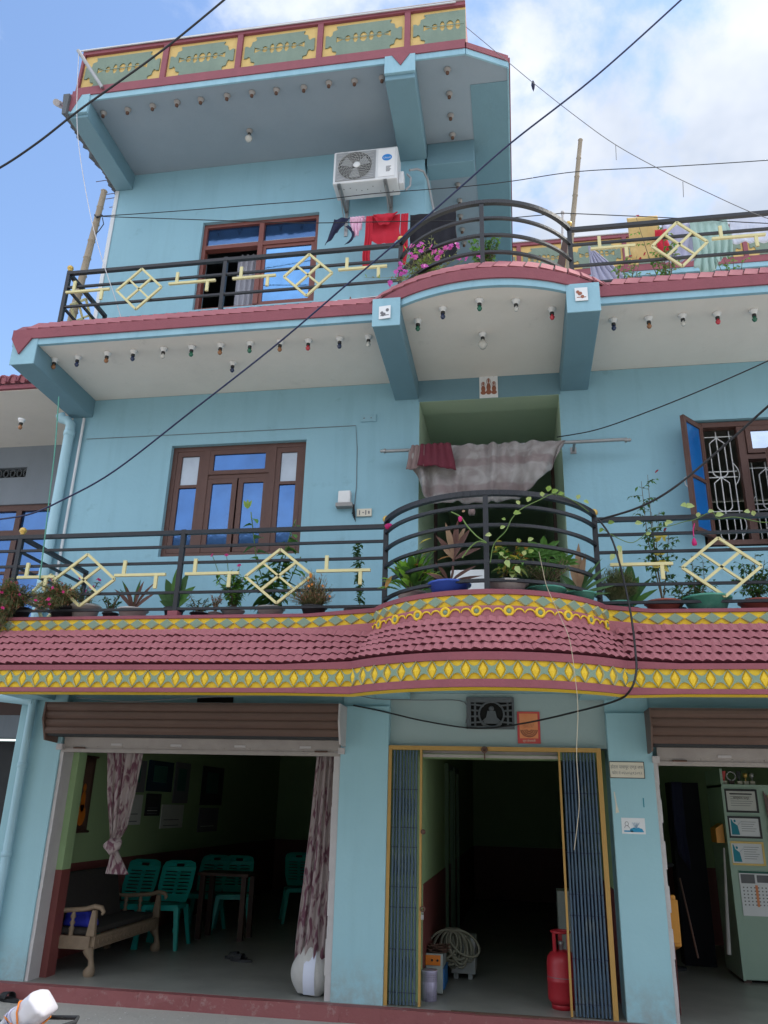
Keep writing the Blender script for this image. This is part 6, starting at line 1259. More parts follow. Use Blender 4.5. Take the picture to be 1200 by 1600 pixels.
single(MB().lathe(W(1085, 848, -1.27), [(0, .045), (.012, .03), (.02, 0), (.018, -.02), (0, -.025)], 8).tube([W(1084, 838, -1.27), W(1083, 828, -1.25), W(1085, 818, -1.24)], .005, 5), 'hanging_pendant', 'magenta', 'crimson and white pendant hanging from the right railing by the open window', 'ornament')
# white box in the doorway
wb = MB().box(-.62, -.27, .10, .45, 2.76, 3.78); o = single(wb, 'white_cabinet', 'white', 'white box shaped appliance in the doorway behind the purple leaved plant', 'appliance'); bevel(o, .015)

# --- second floor plants
g2 = 'plants on the upper terrace'
def flow2():
    p = W(672, 440, -1.30); p = Vector((p.x, -1.22, 6.14)); t = thing('potted_plant', 'pink purple flowering plant sprawling at the left of the upper bow', 'plant', p, 0, g2); r = random.Random(77); pot(t, p, .12, .08, 'potblack'); b = p + Vector((0, 0, .07)); sm = MB(); lf = MB(); tips = []
    for i in range(110):
        tx = r.gauss(668, 27); ty = 440 - max(0, r.gauss(32, 18)) + (abs(tx - 668) * .25 if tx < 668 else 0); tp = W(tx, ty, -1.32 + r.uniform(-.1, .2)); m_ = b.lerp(tp, .5) + Vector((0, 0, .04)); sm.tube([b, m_, tp], .002, 3); tips.append(tp)
        for j in range(9): u = r.uniform(.3, 1); q = b * (1 - u) ** 2 + m_ * 2 * u * (1 - u) + tp * u * u; leaf_geo(lf, q, rdir(r, -.5, 1), (0, 0, 1), .045, .013, r.randrange(3), .1, 2)
    part('stem', sm, 'leafgry', t); part('foliage', lf, ['leafgry', 'leaflt', 'leafgry'], t, kind='stuff')
    for px, py in ((656, 382), (645, 388), (648, 400), (640, 398), (680, 392), (690, 400), (684, 405), (676, 388), (694, 390), (706, 382), (712, 384), (704, 390), (625, 412), (628, 422), (630, 430), (664, 417), (718, 402), (727, 404), (608, 445), (750, 398), (635, 424), (622, 428), (688, 394), (660, 392)):
        for k_ in range(2): flower(t, W(px + r.uniform(-3, 3), py + r.uniform(-3, 3), -1.40), .030, 'pink', r)
flow2()
p = W(759, 420, -1.30); t = thing('potted_plant', 'dense small leaved green shrub in the middle of the upper bow', 'plant', (p.x, -1.22, 6.15), 0, g2); pot(t, Vector((p.x, -1.22, 6.15)), .10, .12, 'potblack'); leafy(t, Vector((p.x, -1.22, 6.25)), .42, .34, 360, .045, .028, ['leafdk', 'leaf', 'leafdk'], 51, nst=22)
p = W(545, 462, -1.0); t = thing('potted_plant', 'stiff pointed agave like leaves behind the upper left railing', 'plant', (p.x, -.9, 6.06), 0, g2); pot(t, Vector((p.x, -.9, 6.06)), .10, .10, 'potblack'); bigleaves(t, Vector((p.x, -.9, 6.14)), [(-.17, -.02, .20, .05), (.0, -.03, .23, .05), (.13, -.02, .21, .04), (-.08, .04, .12, .04)], ['leafpur'])
def tw(px, py, label, tops, seed, n, buds): return rose(px, py, label, tops, seed, 'potblack', buds, n, -.85, (), .08, .08, 6.04, .045, g2, ('leaf', 'leafgry', 'leaf'))
tw(978, 440, 'low plant with tiny dark red flowers just right of the upper post', [(972, 408), (985, 405), (995, 400), (1000, 408), (965, 418)], 61, 5, [(985, 401), (1008, 397), (1001, 405), (990, 408)])
tw(1040, 440, 'tall twiggy plant with dark red blooms beside the upper right diamond', [(994, 340), (1035, 345), (1025, 380), (1050, 372), (1045, 392), (1030, 400), (1022, 395)], 62, 8, [(996, 338), (1037, 347), (1042, 390)])
tw(1150, 440, 'faint twiggy plant under the mint shawl on the terrace', [(1130, 400), (1145, 396), (1160, 402), (1120, 405)], 63, 4, [])

# ================================================================== SHOP INTERIOR
# carved wooden sofa, seat along the left wall, facing right
SF = thing('wooden_sofa', 'worn carved wooden sofa with dark cushions in the left shop', 'sofa', (-4.25, 1.0, 0))
X0, X1, Y0, Y1 = -4.62, -3.99, .36, 1.80
def cab_leg(mb, x, y, sx):
    prof = [(0, .045), (.02, .055), (.05, .05), (.09, .028), (.14, .025), (.19, .045), (.225, .052)]
    mb.tube([(x + sx * .03 * math.sin(z / .225 * PI * 1.3), y, z + .001) for z, _ in prof], [r_ for _, r_ in prof], 10)
for y_ in (Y0, Y1):
    mb = MB(); cab_leg(mb, X1 - .05, y_, 1); part('leg', mb, 'wood', SF); part('leg', MB().hexa([(X0, y_ - .03, 0), (X0 + .06, y_ - .03, 0), (X0 + .06, y_ + .03, 0), (X0, y_ + .03, 0)], [(X0 + .02, y_ - .03, .24), (X0 + .09, y_ - .03, .24), (X0 + .09, y_ + .03, .24), (X0 + .02, y_ + .03, .24)]), 'wood', SF)
mb = MB(); mb.box(X1 - .07, X1 - .02, Y0, Y1, .22, .335); o = part('seat_rail', mb, 'wood', SF); bevel(o, .01)
mb = MB()
for i in range(15): y_ = Y0 + .1 + i * .088; mb.tube([(X1 - .018, y_ + .03 * math.cos(t), .278 + .028 * math.sin(t)) for t in np.linspace(0, 5, 9)], .006, 5)
part('carving', mb, 'wood', SF)
for y_ in (Y0, Y1): part('side_rail', MB().box(X0 + .04, X1 - .06, y_ - .025, y_ + .025, .22, .33), 'wood', SF)
part('seat_cushion', MB().box(X0 + .08, X1 - .08, Y0 + .03, Y1 - .03, .33, .385), 'cushion', SF, bv=.02)
mb = MB(); mb.hexa([(X0 + .10, Y0 + .10, .38), (X0 + .20, Y0 + .10, .38), (X0 + .20, Y1 - .1, .38), (X0 + .10, Y1 - .1, .38)], [(X0 - .02, Y0 + .02, .84), (X0 + .05, Y0 + .02, .84), (X0 + .05, Y1 - .02, .84), (X0 - .02, Y1 - .02, .84)]); part('back_cushion', mb, 'cushion', SF, bv=.025)
for y_ in (Y0, Y1):
    mb = MB(); mb.hexa([(X1 - .11, y_ - .025, .33), (X1 - .02, y_ - .025, .33), (X1 - .02, y_ + .025, .33), (X1 - .11, y_ + .025, .33)], [(X1 - .075, y_ - .025, .555), (X1 - .035, y_ - .025, .555), (X1 - .035, y_ + .025, .555), (X1 - .075, y_ + .025, .555)]); part('arm_post', mb, 'wood', SF, bv=.008)
    part('arm_rest', MB().tube([(X0 + .05, y_, .545), (X0 + .2, y_, .535), (X1 - .15, y_, .56), (X1 - .06, y_, .585), (X1 + .01, y_, .575), (X1 + .035, y_, .54), (X1 + .02, y_, .52)], [.018, .022, .022, .024, .024, .02, .014], 8), 'wood', SF)
    for x_ in (X0 + .19, X0 + .36): part('baluster', MB().lathe((x_, y_, .33), [(.022, 0), (.022, .05), (.028, .06), (.014, .085), (.027, .11), (.012, .135), (.026, .16), (.018, .19), (.015, .215)], 10), 'wood', SF)
o = single(MB().hexa([(X0 + .18, Y0 + .12, .385), (X0 + .50, Y0 + .10, .385), (X0 + .50, Y0 + .3, .385), (X0 + .18, Y0 + .3, .385)], [(X0 + .20, Y0 + .13, .51), (X0 + .44, Y0 + .12, .53), (X0 + .46, Y0 + .28, .50), (X0 + .18, Y0 + .28, .50)]), 'folded_cloth', 'bluecloth', 'royal blue folded cloth lying on the sofa behind its near arm', 'cloth'); bevel(o, .03)
# plastic chairs
def make_chair():
    t = thing('plastic_chair', 'teal slatted plastic chair nearest the knotted curtain, left of the front pair', 'chair', (0, 0, 0), 0, 'teal plastic chairs')
    s_ = MB(); s_.plate([(-.20, -.20), (.20, -.20), (.21, .0), (.19, .20), (-.19, .20), (-.21, .0)], [], lambda u, v: Vector((u, v, .43 + .01 * (v < 0))), (0, 0, 1), .03); s_.box(-.20, .20, -.205, -.195, .385, .43); part('seat', s_, 'teal', t, bv=.008)
    # backrest leans back (+y), seen from the front (-y)
    P = lambda u, v: Vector((u, .19 + .22 * (v - .43) / .42 - .05 * (1 - (u / .21) ** 2) * -.6, v))
    out = [(-.17, .44), (.17, .44), (.205, .60), (.205, .80), (.185, .85), (.12, .872), (-.12, .872), (-.185, .85), (-.205, .80), (-.205, .60)]
    holes = [[(-.045, .805), (.045, .805), (.05, .82), (.045, .835), (-.045, .835), (-.05, .82)]]
    for i in range(7):
        z_ = .52 + i * .037
        holes.append([(-.155, z_), (-.02, z_ - .004), (-.02, z_ + .010), (-.155, z_ + .012)]); holes.append([(.02, z_ - .004), (.155, z_), (.155, z_ + .012), (.02, z_ + .010)])
    mb = MB(); mb.plate(out, holes, P, (0, -1, .3), .012); part('backrest', mb, 'teal', t)
    for sx in (-1, 1):
        for sy in (-1, 1):
            mb = MB(); mb.hexa([(sx * .24 - .018, sy * .25 - .022, 0), (sx * .24 + .018, sy * .25 - .022, 0), (sx * .24 + .018, sy * .25 + .022, 0), (sx * .24 - .018, sy * .25 + .022, 0)], [(sx * .185 - .028, sy * .18 - .028, .42), (sx * .185 + .028, sy * .18 - .028, .42), (sx * .185 + .028, sy * .18 + .028, .42), (sx * .185 - .028, sy * .18 + .028, .42)]); part('leg', mb, 'teal', t)
    return t
ch = make_chair()
spots = [(-4.52, 2.05, .08, None), (-4.08, 2.10, .10, 'teal slatted plastic chair just right of the nearest sofa arm, front pair'), (-4.12, 3.35, .0, 'teal chair in the second row with only its top showing behind the front pair'), (-3.72, 3.42, .25, 'teal chair in the second row behind the dark table'), (-3.15, 4.6, .35, 'dim teal chair to the right of the dark table in the shop'), (-2.6, 6.0, .2, 'barely lit teal chair farthest right at the back of the shop')]
for i, (x, y, a, lb) in enumerate(spots):
    c = ch if i == 0 else copy_tree(ch); c.location = (x, y, 0.0); c.rotation_euler.z = a
    if lb: c['label'] = lb
TB = thing('dining_table', 'dark brown wooden table among the teal chairs', 'table', (-3.62, 2.95, 0)); part('table_top', MB().box(-3.95, -3.30, 2.65, 3.10, .70, .735), 'wooddk', TB, bv=.005)
for x_ in (-3.89, -3.36):
    for y_ in (2.71, 3.04): part('leg', MB().box(x_ - .03, x_ + .03, y_ - .03, y_ + .03, 0, .70), 'wooddk', TB)
def slipper(x, y, z, a, label, cat='slipper', m='slipper', group=None):
    t = thing('slipper', label, cat, (x, y, z), a, group); mb = MB(); o = [(.048 * math.cos(q) * (1 - .18 * (math.sin(q) < 0) - .12 * abs(math.sin(q)) ** 6), .13 * math.sin(q)) for q in np.linspace(0, 2 * PI, 21)[:-1]]
    mb.plate(o, [], lambda u, v: Vector((u, v, .025)), (0, 0, 1), .024); s_ = mb.build('sole', m, local=(0, 0, 0)); s_.parent = t; s_.location = (0, 0, 0)
    mb = MB(); mb.grid(lambda u, v: Vector((.052 * math.cos(PI * u), -.02 + .09 * v + .0, .022 + .05 * math.sin(PI * u) * (1 - .25 * v))), 12, 4); s_ = mb.build('strap', m, local=(0, 0, 0)); s_.parent = t; s_.location = (0, 0, 0); sm_ = s_.modifiers.new('t', 'SOLIDIFY'); sm_.thickness = .006
slipper(-4.46, -.18, -.12, 1.2, 'charcoal slipper on the street beside the leftmost pillar')
slipper(-4.62, -.32, -.12, 1.35, 'second charcoal slipper cut by the left picture edge')
slipper(-2.93, 1.50, .0, 1.35, 'dark slipper lying on the shop floor, nearer one of the pair', m='acdark'); slipper(-3.02, 1.60, .0, 1.5, 'dark slipper lying on the shop floor, farther one of the pair', m='acdark')
# wall hangings on the left wall of the shop
def on_left_wall(name, label, cat, y0, y1, z0, z1, m, marks, X=-4.742):
    t = thing(name, label, cat, (X, (y0 + y1) / 2, z0)); part('sheet', MB().box(X, X + .012, y0, y1, z0, z1), m, t)
    for i, (nm, mm, a, b, c, d) in enumerate(marks): part(nm, MB().box(X + .012, X + .0135 + i * .0006, y0 + (y1 - y0) * a, y0 + (y1 - y0) * b, z0 + (z1 - z0) * c, z0 + (z1 - z0) * d), mm, t)
    return t
SC = on_left_wall('wall_scroll', 'brown hanging scroll with an orange figure on the green wall', 'scroll', .90, 1.24, 1.21, 1.99, 'wooddk', [('scroll_field', 'rust', .15, .85, .08, .92)])
mb = MB(); X = -4.727
for a, b, c, d in ((1.07, 1.52, .05, .11), (1.07, 1.38, .09, .11), (1.07, 1.66, .035, .045)): mb.add([(X, a + c * math.cos(t), b + d * math.sin(t)) for t in np.linspace(0, 2 * PI, 13)[:-1]], [tuple(range(12))])
part('figure', mb, 'orangebox', SC); [part('scroll_rod', MB().tube([(-4.73, .86, z_), (-4.73, 1.28, z_)], .012, 8), 'wooddk', SC) for z_ in (1.21, 1.99)]
k = 0
for (y0, y1, z0, z1, mm, lb) in ((1.95, 2.55, 1.64, 2.02, 'inkgrey', 'dark photo poster at the top left of the wall display'), (2.05, 2.55, 1.26, 1.61, 'paper', 'printed notice under the dark photo poster on the green wall'), (2.62, 3.40, 1.66, 2.04, 'glassdark', 'bluish picture poster high on the green wall'), (2.66, 3.10, 1.36, 1.63, 'inkdark', 'black picture panel below the bluish poster'), (3.48, 4.0, 1.52, 2.06, 'inkgrey', 'dim portrait poster in the middle of the wall display'), (3.16, 3.9, 1.20, 1.50, 'paper', 'printed sheet with text lines under the dim portrait'), (4.5, 5.4, 1.5, 2.06, 'inkdark', 'dark poster deeper inside the shop'), (4.5, 5.3, 1.12, 1.46, 'inkgrey', 'dim sheet under the dark poster deeper inside')):
    on_left_wall('wall_poster', lb, 'poster', y0, y1, z0, z1, mm, [('printed_lines', 'paper' if i_ % 2 else 'inkgrey', .12, .8, .1 + .12 * i_, .13 + .12 * i_) for i_ in range(3)] if k % 2 else [('poster_field', 'inkgreen', .2, .75, .3, .85)]); k += 1

# gate items
GC = thing('gas_cylinder', 'red gas cylinder standing behind the right folded gate', 'gas cylinder', (.30, .33, 0)); c = Vector((.30, .33, 0)); Rr = .128
part('cylinder_body', MB().lathe(c, [(0, .03), (Rr * .75, .03), (Rr * .98, .065), (Rr, .09), (Rr, .20), (Rr + .003, .205), (Rr + .003, .215), (Rr, .22), (Rr, .335), (Rr * .93, .385), (Rr * .7, .42), (Rr * .35, .435), (0, .44)], 26), 'red', GC)
part('foot_ring', MB().lathe(c, [(Rr * .72, 0), (Rr * .78, .0), (Rr * .78, .05), (Rr * .72, .05), (Rr * .72, 0)], 22), 'red', GC)
mb = MB(); mb.tube([c + Vector((.078 * math.cos(t), .078 * math.sin(t), .575)) for t in np.linspace(0, 2 * PI, 21)], .011, 8)
for a in (-2.4, -.7, 1.6): mb.bar(c + Vector((.078 * math.cos(a), .078 * math.sin(a), .41)), c + Vector((.078 * math.cos(a), .078 * math.sin(a), .575)), .035, .008, up=(math.cos(a), math.sin(a), 0))
part('handle_guard', mb, 'red', GC); part('valve', MB().lathe(c, [(.018, .435), (.018, .47), (.026, .475), (.026, .50), (0, .505)], 10), 'steel', GC)
part('weld_seam', MB().lathe(c, [(Rr + .001, .235), (Rr + .0025, .2375), (Rr + .001, .24)], 26), 'inkgrey', GC)
BK = thing('printed_bucket', 'lilac printed paint tin with grey lid inside the gate', 'bucket', (-.835, .30, 0)); c = Vector((-.835, .30, 0))
part('tin_body', MB().lathe(c, [(0, .001), (.066, .001), (.069, .14), (.066, .145), (.069, .15), (.069, .215), (.073, .22), (.073, .232), (0, .230)], 20), 'steeltin', BK); part('tin_lid', MB().lathe(c, [(.068, .232), (.056, .234), (.052, .224), (0, .224)], 20), 'steel', BK)
mb = MB(); rr = random.Random(4)
for a in np.linspace(-2.4, -.3, 8):
    for i in range(12): z_ = .02 + i * .016; da = rr.uniform(.03, .12); mb.add([c + Vector(((.0705) * math.cos(a + s_ * da), .0705 * math.sin(a + s_ * da), z_ + h_)) for s_, h_ in ((-1, 0), (1, 0), (1, .006), (-1, .006))], [(0, 1, 2, 3)])
part('tin_lettering', mb, 'inkgrey', BK)
WD = thing('welding_machine', 'grey welding machine with orange top panel and blue side inside the gate', 'machine', (-.82, .65, 0))
part('machine_body', MB().box(-.89, -.735, .50, .54, .015, .325).box(-.885, -.74, .54, .92, .03, .30), 'greybox', WD, bv=.008); part('orange_panel', MB().box(-.888, -.755, .49, .499, .235, .315), 'orangebox', WD); part('blue_side', MB().box(-.739, -.725, .545, .91, .04, .20), 'bluebox', WD)
for x_ in (-.83, -.78): part('knob', MB().lathe((x_, .488, .275), [(.010, 0), (.008, .012), (0, .013)], 10, 0, (0, -1, 0)), 'inkdark', WD)
mb = MB(); rr = random.Random(9)
for i in range(22):
    p = [Vector((-.81 + rr.uniform(-.09, .12), .68 + rr.uniform(-.13, .13), .325 + rr.uniform(0, .05))) for j in range(6)]; mb.tube(p, .0045, 5)
part('tangled_leads', mb, 'rust', WD)
HS = thing('hose_coil', 'coil of grey green hose hung over a pale box behind the welding machine', 'hose', (-.70, 1.15, 0))
mb = MB(); rr = random.Random(12); cx, cy_, cz = -.70, 1.15, .40
for i in range(20):
    a = rr.uniform(-.16, .16); b_ = rr.uniform(.17, .27); wz = rr.uniform(.02, .10); sft = rr.uniform(-.09, .13)
    mb.tube([(cx + sft * .5 + (wz + .05) * math.sin(t) + sft * (.5 - .5 * math.cos(t)), cy_ - .06 + .1 * math.sin(i) * .5 + .03 * math.cos(t), cz - b_ * (1 - math.cos(t)) * .62 + .05) for t in np.linspace(0, 2 * PI, 18)], .0115, 6)
part('hose_loop', mb, 'hose', HS); single(MB().box(-.72, -.49, 1.27, 1.6, .05, .36).box(-.70, -.66, 1.3, 1.55, 0, .05).box(-.56, -.52, 1.3, 1.55, 0, .05), 'pale_case', 'lightgrey', 'pale case on feet under the coil of hose', 'case')
single(MB().box(.32, .46, 1.2, 1.5, 0, .82).box(.34, .44, 1.19, 1.2, .45, .76), 'dim_cabinet', 'greybox', 'dim whitish cabinet behind the gas cylinder', 'cabinet')
single(MB().box(-.42, .35, -.062, -.045, -.055, .003), 'threshold_strip', 'rust', 'dark metal threshold strip on the red step before the gate', 'strip')

# right shop
CBN = thing('display_cabinet', 'pale green cabinet wall with framed certificates in the right shop', 'cabinet', (2.6, 2.0, 0))
part('cabinet_front', MB().box(2.125, 3.4, 1.92, 2.6, .03, 1.86), 'cabinet', CBN, bv=.006); part('cabinet_side', MB().box(2.11, 2.135, 1.88, 2.6, .03, 2.02), 'cabinet', CBN); part('cabinet_shelf', MB().box(2.11, 3.4, 1.86, 2.6, 1.835, 1.862), 'cabinet', CBN); part('cabinet_foot', MB().box(2.13, 2.2, 1.95, 2.5, -.0, .03), 'wooddk', CBN)
def cert(x0, x1, z0, z1, frame, label, style):
    marks = [('certificate_text', 'inkgrey', lambda mb, y: [mb.box(x0 + (x1 - x0) * (.40 if style else .15), x0 + (x1 - x0) * (.88 - .05 * (i % 3)), y, y + .0005, z1 - .04 - .022 * i - .004, z1 - .04 - .022 * i) for i in range(int((z1 - z0 - .07) / .022))])]
    if style: marks.append(('certificate_print', 'inkteal', lambda mb, y: (mb.add([(x0 + .02, y, z0 + .02), (x0 + .10, y, z0 + .02), (x0 + .085, y, z0 + .11), (x0 + .045, y, z0 + .14), (x0 + .03, y, z1 - .02), (x0 + .02, y, z1 - .02)], [(0, 1, 2, 3, 4, 5)]), mb.bar((x0 + .08, y - .001, z0 + .11), (x0 + .125, y - .001, z0 + .15), .001, .006, up=(0, 1, 0)), blob(mb, y - .0004, x0 + .06, z0 + .155, .011, .013))))
    else: marks.append(('certificate_heading', 'inkdark', lambda mb, y: (text_on(mb, 'सम्मान पत्र', .035, ((x0 + x1) / 2, z1 - .075), y - .0006), mb.box(x0 + .04, x1 - .04, y - .0006, y, z1 - .04, z1 - .03))))
    printed('framed_certificate', label, 'certificate', x0, x1, z0, z1, 1.915, 'paper' if not style else 'paperw', marks, frame)
cert(2.15, 2.455, 1.595, 1.805, 'blackframe', 'grey framed certificate topmost on the pale green cabinet', 0)
cert(2.15, 2.455, 1.345, 1.535, 'blackframe', 'black framed certificate with teal figure, middle one on the cabinet', 1)
cert(2.14, 2.455, 1.085, 1.29, 'goldframe', 'gold framed certificate with teal figure above the wall calendar', 1)
cert(2.58, 2.9, 1.30, 1.75, 'goldframe', 'gold framed certificate cut by the right picture edge', 0)
def cal_marks(mb, y):
    for j in range(6):
        for i in range(9): mb.box(2.215 + i * .036, 2.228 + i * .036, y, y + .0004, .70 + j * .032, .712 + j * .032)
printed('wall_calendar', 'paper wall calendar with two photographs hanging on the green cabinet', 'calendar', 2.19, 2.56, .605, 1.02, 1.915, 'paperw', [
    ('calendar_photo', 'inkgrey', lambda mb, y: (mb.box(2.205, 2.34, y, y + .0005, .905, .99), mb.box(2.36, 2.55, y, y + .0005, .915, .985))), ('calendar_dates', 'inkgrey', cal_marks), ('calendar_column', 'inkora', lambda mb, y: mb.box(2.335, 2.36, y - .0006, y, .69, .89)), ('calendar_band', 'inkgreen', lambda mb, y: mb.box(2.19, 2.56, y - .0006, y, 1.0, 1.02))], d=.004)
def trophy(x, label, m, kind):
    t = thing('trophy', label, 'trophy', (x, 1.96, 1.862), 0, 'trophies on the cabinet'); b = Vector((x, 1.96, 1.862)); part('trophy_base', MB().box(x - .024, x + .024, 1.94, 1.985, 1.862, 1.90), 'platecream' if kind != 1 else 'wooddk', t)
    if kind == 0: part('trophy_column', MB().hexa([(x - .008, 1.955, 1.90), (x + .008, 1.955, 1.90), (x + .008, 1.97, 1.90), (x - .008, 1.97, 1.90)], [(x - .024, 1.955, 2.0), (x + .024, 1.955, 2.0), (x + .024, 1.97, 2.0), (x - .024, 1.97, 2.0)]), m, t)
    elif kind == 1: part('trophy_wreath', MB().tube([(x + .045 * math.cos(a), 1.96, 1.95 + .045 * math.sin(a)) for a in np.linspace(0, 2 * PI, 17)], .010, 6), m, t)
    else: part('trophy_cup', MB().lathe(b, [(.006, .038), (.006, .07), (.022, .08), (.026, .115), (.020, .12), (.0, .10)], 12), m, t)
trophy(2.165, 'red flared trophy leftmost on top of the green cabinet', 'inkred', 0); trophy(2.24, 'silver ring trophy second from the left on the cabinet', 'steel', 1)
trophy(2.32, 'dark twin topped trophy on the cabinet beside the ring trophy', 'acdark', 0); trophy(2.385, 'small cup trophy in the row on the cabinet', 'gold', 2); trophy(2.45, 'shiny cup trophy rightmost on the cabinet', 'steel', 2)
mb = MB(); rr = random.Random(3)
for i in range(5): mb.tube([(2.53 + .012 * i, 1.90, 1.80 - .02 * i), (2.54 + .01 * i, 1.89, 1.6), (2.56 - .006 * i, 1.89, 1.42), (2.54 + .01 * i, 1.89, 1.30)], .006, 5)
single(mb, 'hanging_cord_bundle', 'clothtaupe', 'bundle of cords hanging beside the framed certificates', 'cord')
OB = thing('orange_box', 'ochre orange plastic box mounted on the inner side of the right pillar', 'box', (1.26, .5, .5))
part('box_body', MB().hexa([(1.19, .36, .50), (1.305, .36, .50), (1.305, .62, .44), (1.19, .62, .44)], [(1.19, .36, .90), (1.285, .36, .90), (1.325, .62, .84), (1.19, .62, .84)]), 'orangepl', OB, bv=.012); part('box_lid', MB().box(1.19, 1.30, .345, .359, .53, .86), 'orangepl', OB, bv=.004)
single(MB().hexa([(2.02, 1.95, 1.28), (2.10, 1.95, 1.28), (2.10, 2.2, 1.28), (2.02, 2.2, 1.28)], [(2.02, 1.95, 1.42), (2.10, 1.95, 1.47), (2.10, 2.2, 1.47), (2.02, 2.2, 1.42)]), 'orange_case', 'orangepl', 'small orange case at the left side of the green cabinet', 'case')
single(MB().tube([W(1062, 1372, .9), W(1091, 1497, .5)], .008, 6), 'leaning_stick', 'wooddk', 'thin dark stick leaning in the right shop opening', 'stick')
single(MB().tube([W(1131, 1325, 1.8), W(1139, 1492, 1.6)], [.010, .022], 8), 'leaning_pipe', 'potgrey', 'pale pipe leaning beside the green cabinet', 'pipe')
single(MB().box(1.72, 2.05, 2.75, 3.0, .0, 1.9).box(1.74, 1.76, 2.74, 2.75, .3, 1.8), 'dark_wardrobe', 'clothblack', 'black wardrobe shaped mass left of the green cabinet', 'wardrobe')
cloth('hanging_scarf', 'dark cloth hanging on the green back wall of the right shop', 'cloth', 'clothnavy', hang(1.72, 1.84, 1.9, lambda u: 1.15 - .2 * u, 2.6, .02, 12, 3), 10, 10)
single(MB().lathe((1.55, 2.5, 1.02), [(0, -.04), (.09, -.02), (.11, .0), (.09, .02), (0, .03)], 14).tube([(1.55, 2.5, .0), (1.55, 2.5, 1.0)], .012, 6).lathe((1.55, 2.5, 0), [(0, .0), (.14, .0), (.14, .02), (0, .03)], 14), 'stand_fan', 'acdark', 'dark round headed stand in the dim right shop', 'stand')
single(MB().box(1.195, 1.22, .30, .40, .06, .40), 'red_can', 'red', 'sliver of a red can at the foot of the right pillar inside', 'can')

# ================================================================== STREET: motorcycle tail with wrapped bundle
BX, BY = -2.27, -3.6
MC = thing('motorcycle', 'black motorcycle whose rear rack shows at the bottom left corner', 'motorcycle', (BX - .35, BY, -.12), 0)
def wheel(x):
    o = part('wheel', MB().tube([(x + .27 * math.cos(t), BY, .18 + .27 * math.sin(t)) for t in np.linspace(0, 2 * PI, 33)], .045, 10), 'slipper', MC)
    part('rim', MB().tube([(x + .22 * math.cos(t), BY, .18 + .22 * math.sin(t)) for t in np.linspace(0, 2 * PI, 33)], .012, 6).lathe((x, BY + .05, .18), [(0, 0), (.05, 0), (.05, .1), (0, .1)], 12, 0, (0, -1, 0)), 'steel', o)
    mb = MB(); [mb.tube([(x, BY, .18), (x + .22 * math.cos(a), BY, .18 + .22 * math.sin(a))], .004, 4) for a in np.linspace(0, 2 * PI, 13)[:-1]]; part('spoke', mb, 'steel', o)
wheel(BX - .05); wheel(BX - 1.28)
part('seat', MB().hexa([(BX - .75, BY - .11, .50), (BX + .02, BY - .10, .535), (BX + .02, BY + .10, .535), (BX - .75, BY + .11, .50)], [(BX - .75, BY - .10, .56), (BX + .02, BY - .09, .575), (BX + .02, BY + .09, .575), (BX - .75, BY + .10, .56)]), 'slipper', MC, bv=.02)
part('fuel_tank', MB().lathe((BX - 1.18, BY, .58), [(0, 0), (.09, .03), (.135, .14), (.13, .30), (.10, .42), (0, .46)], 16, 0, (1, 0, 0)), 'clothblack', MC)
part('engine', MB().box(BX - .90, BX - .55, BY - .12, BY + .12, .08, .36), 'steel', MC, bv=.03); part('exhaust', MB().tube([(BX - .9, BY - .13, .2), (BX - .6, BY - .16, .06), (BX + .15, BY - .17, .10)], [.02, .03, .045], 10), 'steel', MC)
part('fork', MB().tube([(BX - 1.28, BY + .06, .18), (BX - 1.02, BY + .06, .78)], .02, 8).tube([(BX - 1.28, BY - .06, .18), (BX - 1.02, BY - .06, .78)], .02, 8), 'steel', MC)
part('handlebar', MB().tube([(BX - .86, BY - .36, .84), (BX - .98, BY - .15, .86), (BX - 1.02, BY, .82), (BX - .98, BY + .15, .86), (BX - .86, BY + .36, .84)], .013, 8), 'steel', MC)
part('headlight', MB().lathe((BX - 1.08, BY, .70), [(0, .12), (.085, .11), (.09, .06), (.05, 0), (0, 0)], 16, 0, (-1, 0, 0)), 'acdark', MC)
part('frame', MB().tube([(BX - 1.0, BY, .62), (BX - .85, BY, .30), (BX - .3, BY, .28), (BX + .05, BY, .50), (BX - .7, BY, .52)], .022, 8).tube([(BX - .4, BY + .07, .25), (BX - .05, BY + .07, .18)], .02, 8), 'slipper', MC)
part('fender', MB().grid(lambda u, v: Vector((BX - .05 + .33 * math.cos(-.1 + 2.0 * u), BY - .07 + .14 * v, .18 + .33 * math.sin(-.1 + 2.0 * u))), 14, 3), 'clothblack', MC)
part('rear_rack', MB().tube([(BX - .1, BY - .10, .58), (BX + .20, BY - .10, .595), (BX + .24, BY, .60), (BX + .20, BY + .10, .595), (BX - .1, BY + .10, .58)], .010, 6).tube([(BX + .06, BY - .1, .588), (BX + .06, BY + .1, .588)], .008, 6), 'slipper', MC)
part('tail_light', MB().box(BX + .16, BX + .22, BY - .05, BY + .05, .48, .54), 'inkred', MC)
BN = thing('wrapped_bundle', 'white plastic wrapped bundle tied with twine on the motorcycle', 'bundle', (BX - .02, BY, .575))
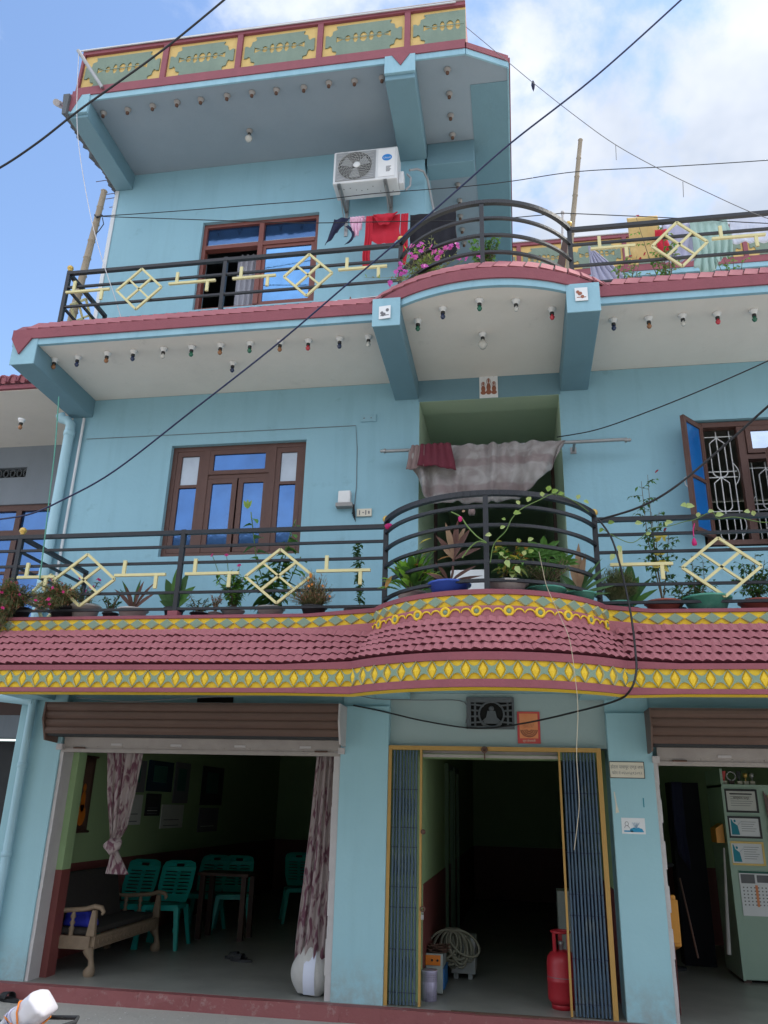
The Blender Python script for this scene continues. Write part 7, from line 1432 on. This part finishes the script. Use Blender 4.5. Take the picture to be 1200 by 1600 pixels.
ax = (W(72, 1556, BY) - W(20, 1606, BY)); c0 = W(14, 1618, BY); c1 = W(74, 1560, BY)
mb = MB(); d_ = (c1 - c0).normalized(); nn_ = Vector((0, 1, 0)).cross(d_).normalized()
def bn(u, v):
    q = c0.lerp(c1, v); a = u * 2 * PI; e = (1 if v < .86 else max(.12, (1 - ((v - .86) / .14) ** 2.2) ** .5)) * (1 + .05 * MN.noise(Vector((math.cos(u * 6.28) * 2, math.sin(u * 6.28) * 2, v * 7)))); se = lambda x, p: math.copysign(abs(x) ** p, x)
    return q + (nn_ * (se(math.cos(a), .55) * .062) + Vector((0, 1, 0)) * (se(math.sin(a), .55) * .085)) * e * (1 + .04 * math.sin(a * 5 + v * 4))
mb.grid(bn, 48, 40); mb.add([bn(i / 40, 1) for i in range(40)], [tuple(range(40))]); part('wrapping', mb, 'plasticwrap', BN)
mb = MB()
for v in (.42, .5): mb.tube([bn(i / 24, v + .12 * math.sin(i / 24 * 2 * PI)) + (bn(i / 24, v) - c0.lerp(c1, v)).normalized() * .004 for i in range(25)], .006, 5)
part('purple_strap', mb, 'clothlav', BN)
mb = MB()
for v, k_ in ((.5, .18), (.35, -.3)): mb.tube([bn(i / 24, v + k_ * math.sin(i / 24 * 2 * PI + 1)) + (bn(i / 24, v) - c0.lerp(c1, v)).normalized() * .006 for i in range(25)], .004, 5)
part('twine', mb, 'orange', BN)

mb = MB(); rr = random.Random(55)
for i in range(900):
    x, y = rr.uniform(-5.5, 3.5), -.14 - abs(rr.gauss(0, .9)); r_ = rr.uniform(.003, .009); p = Vector((x, y, -.12))
    mb.add([p + Vector((r_ * math.cos(t), r_ * math.sin(t), 0)) for t in (0, 1.6, 3.1, 4.7)] + [p + Vector((0, 0, r_ * rr.uniform(.4, .9)))], [(0, 1, 4), (1, 2, 4), (2, 3, 4), (3, 0, 4)], rr.randrange(2))
mb.build('grit', ['potgrey', 'whitewash'], kind='stuff')['label'] = 'loose grit on the cement street by the step'
bpy.data.objects['grit']['category'] = 'grit'
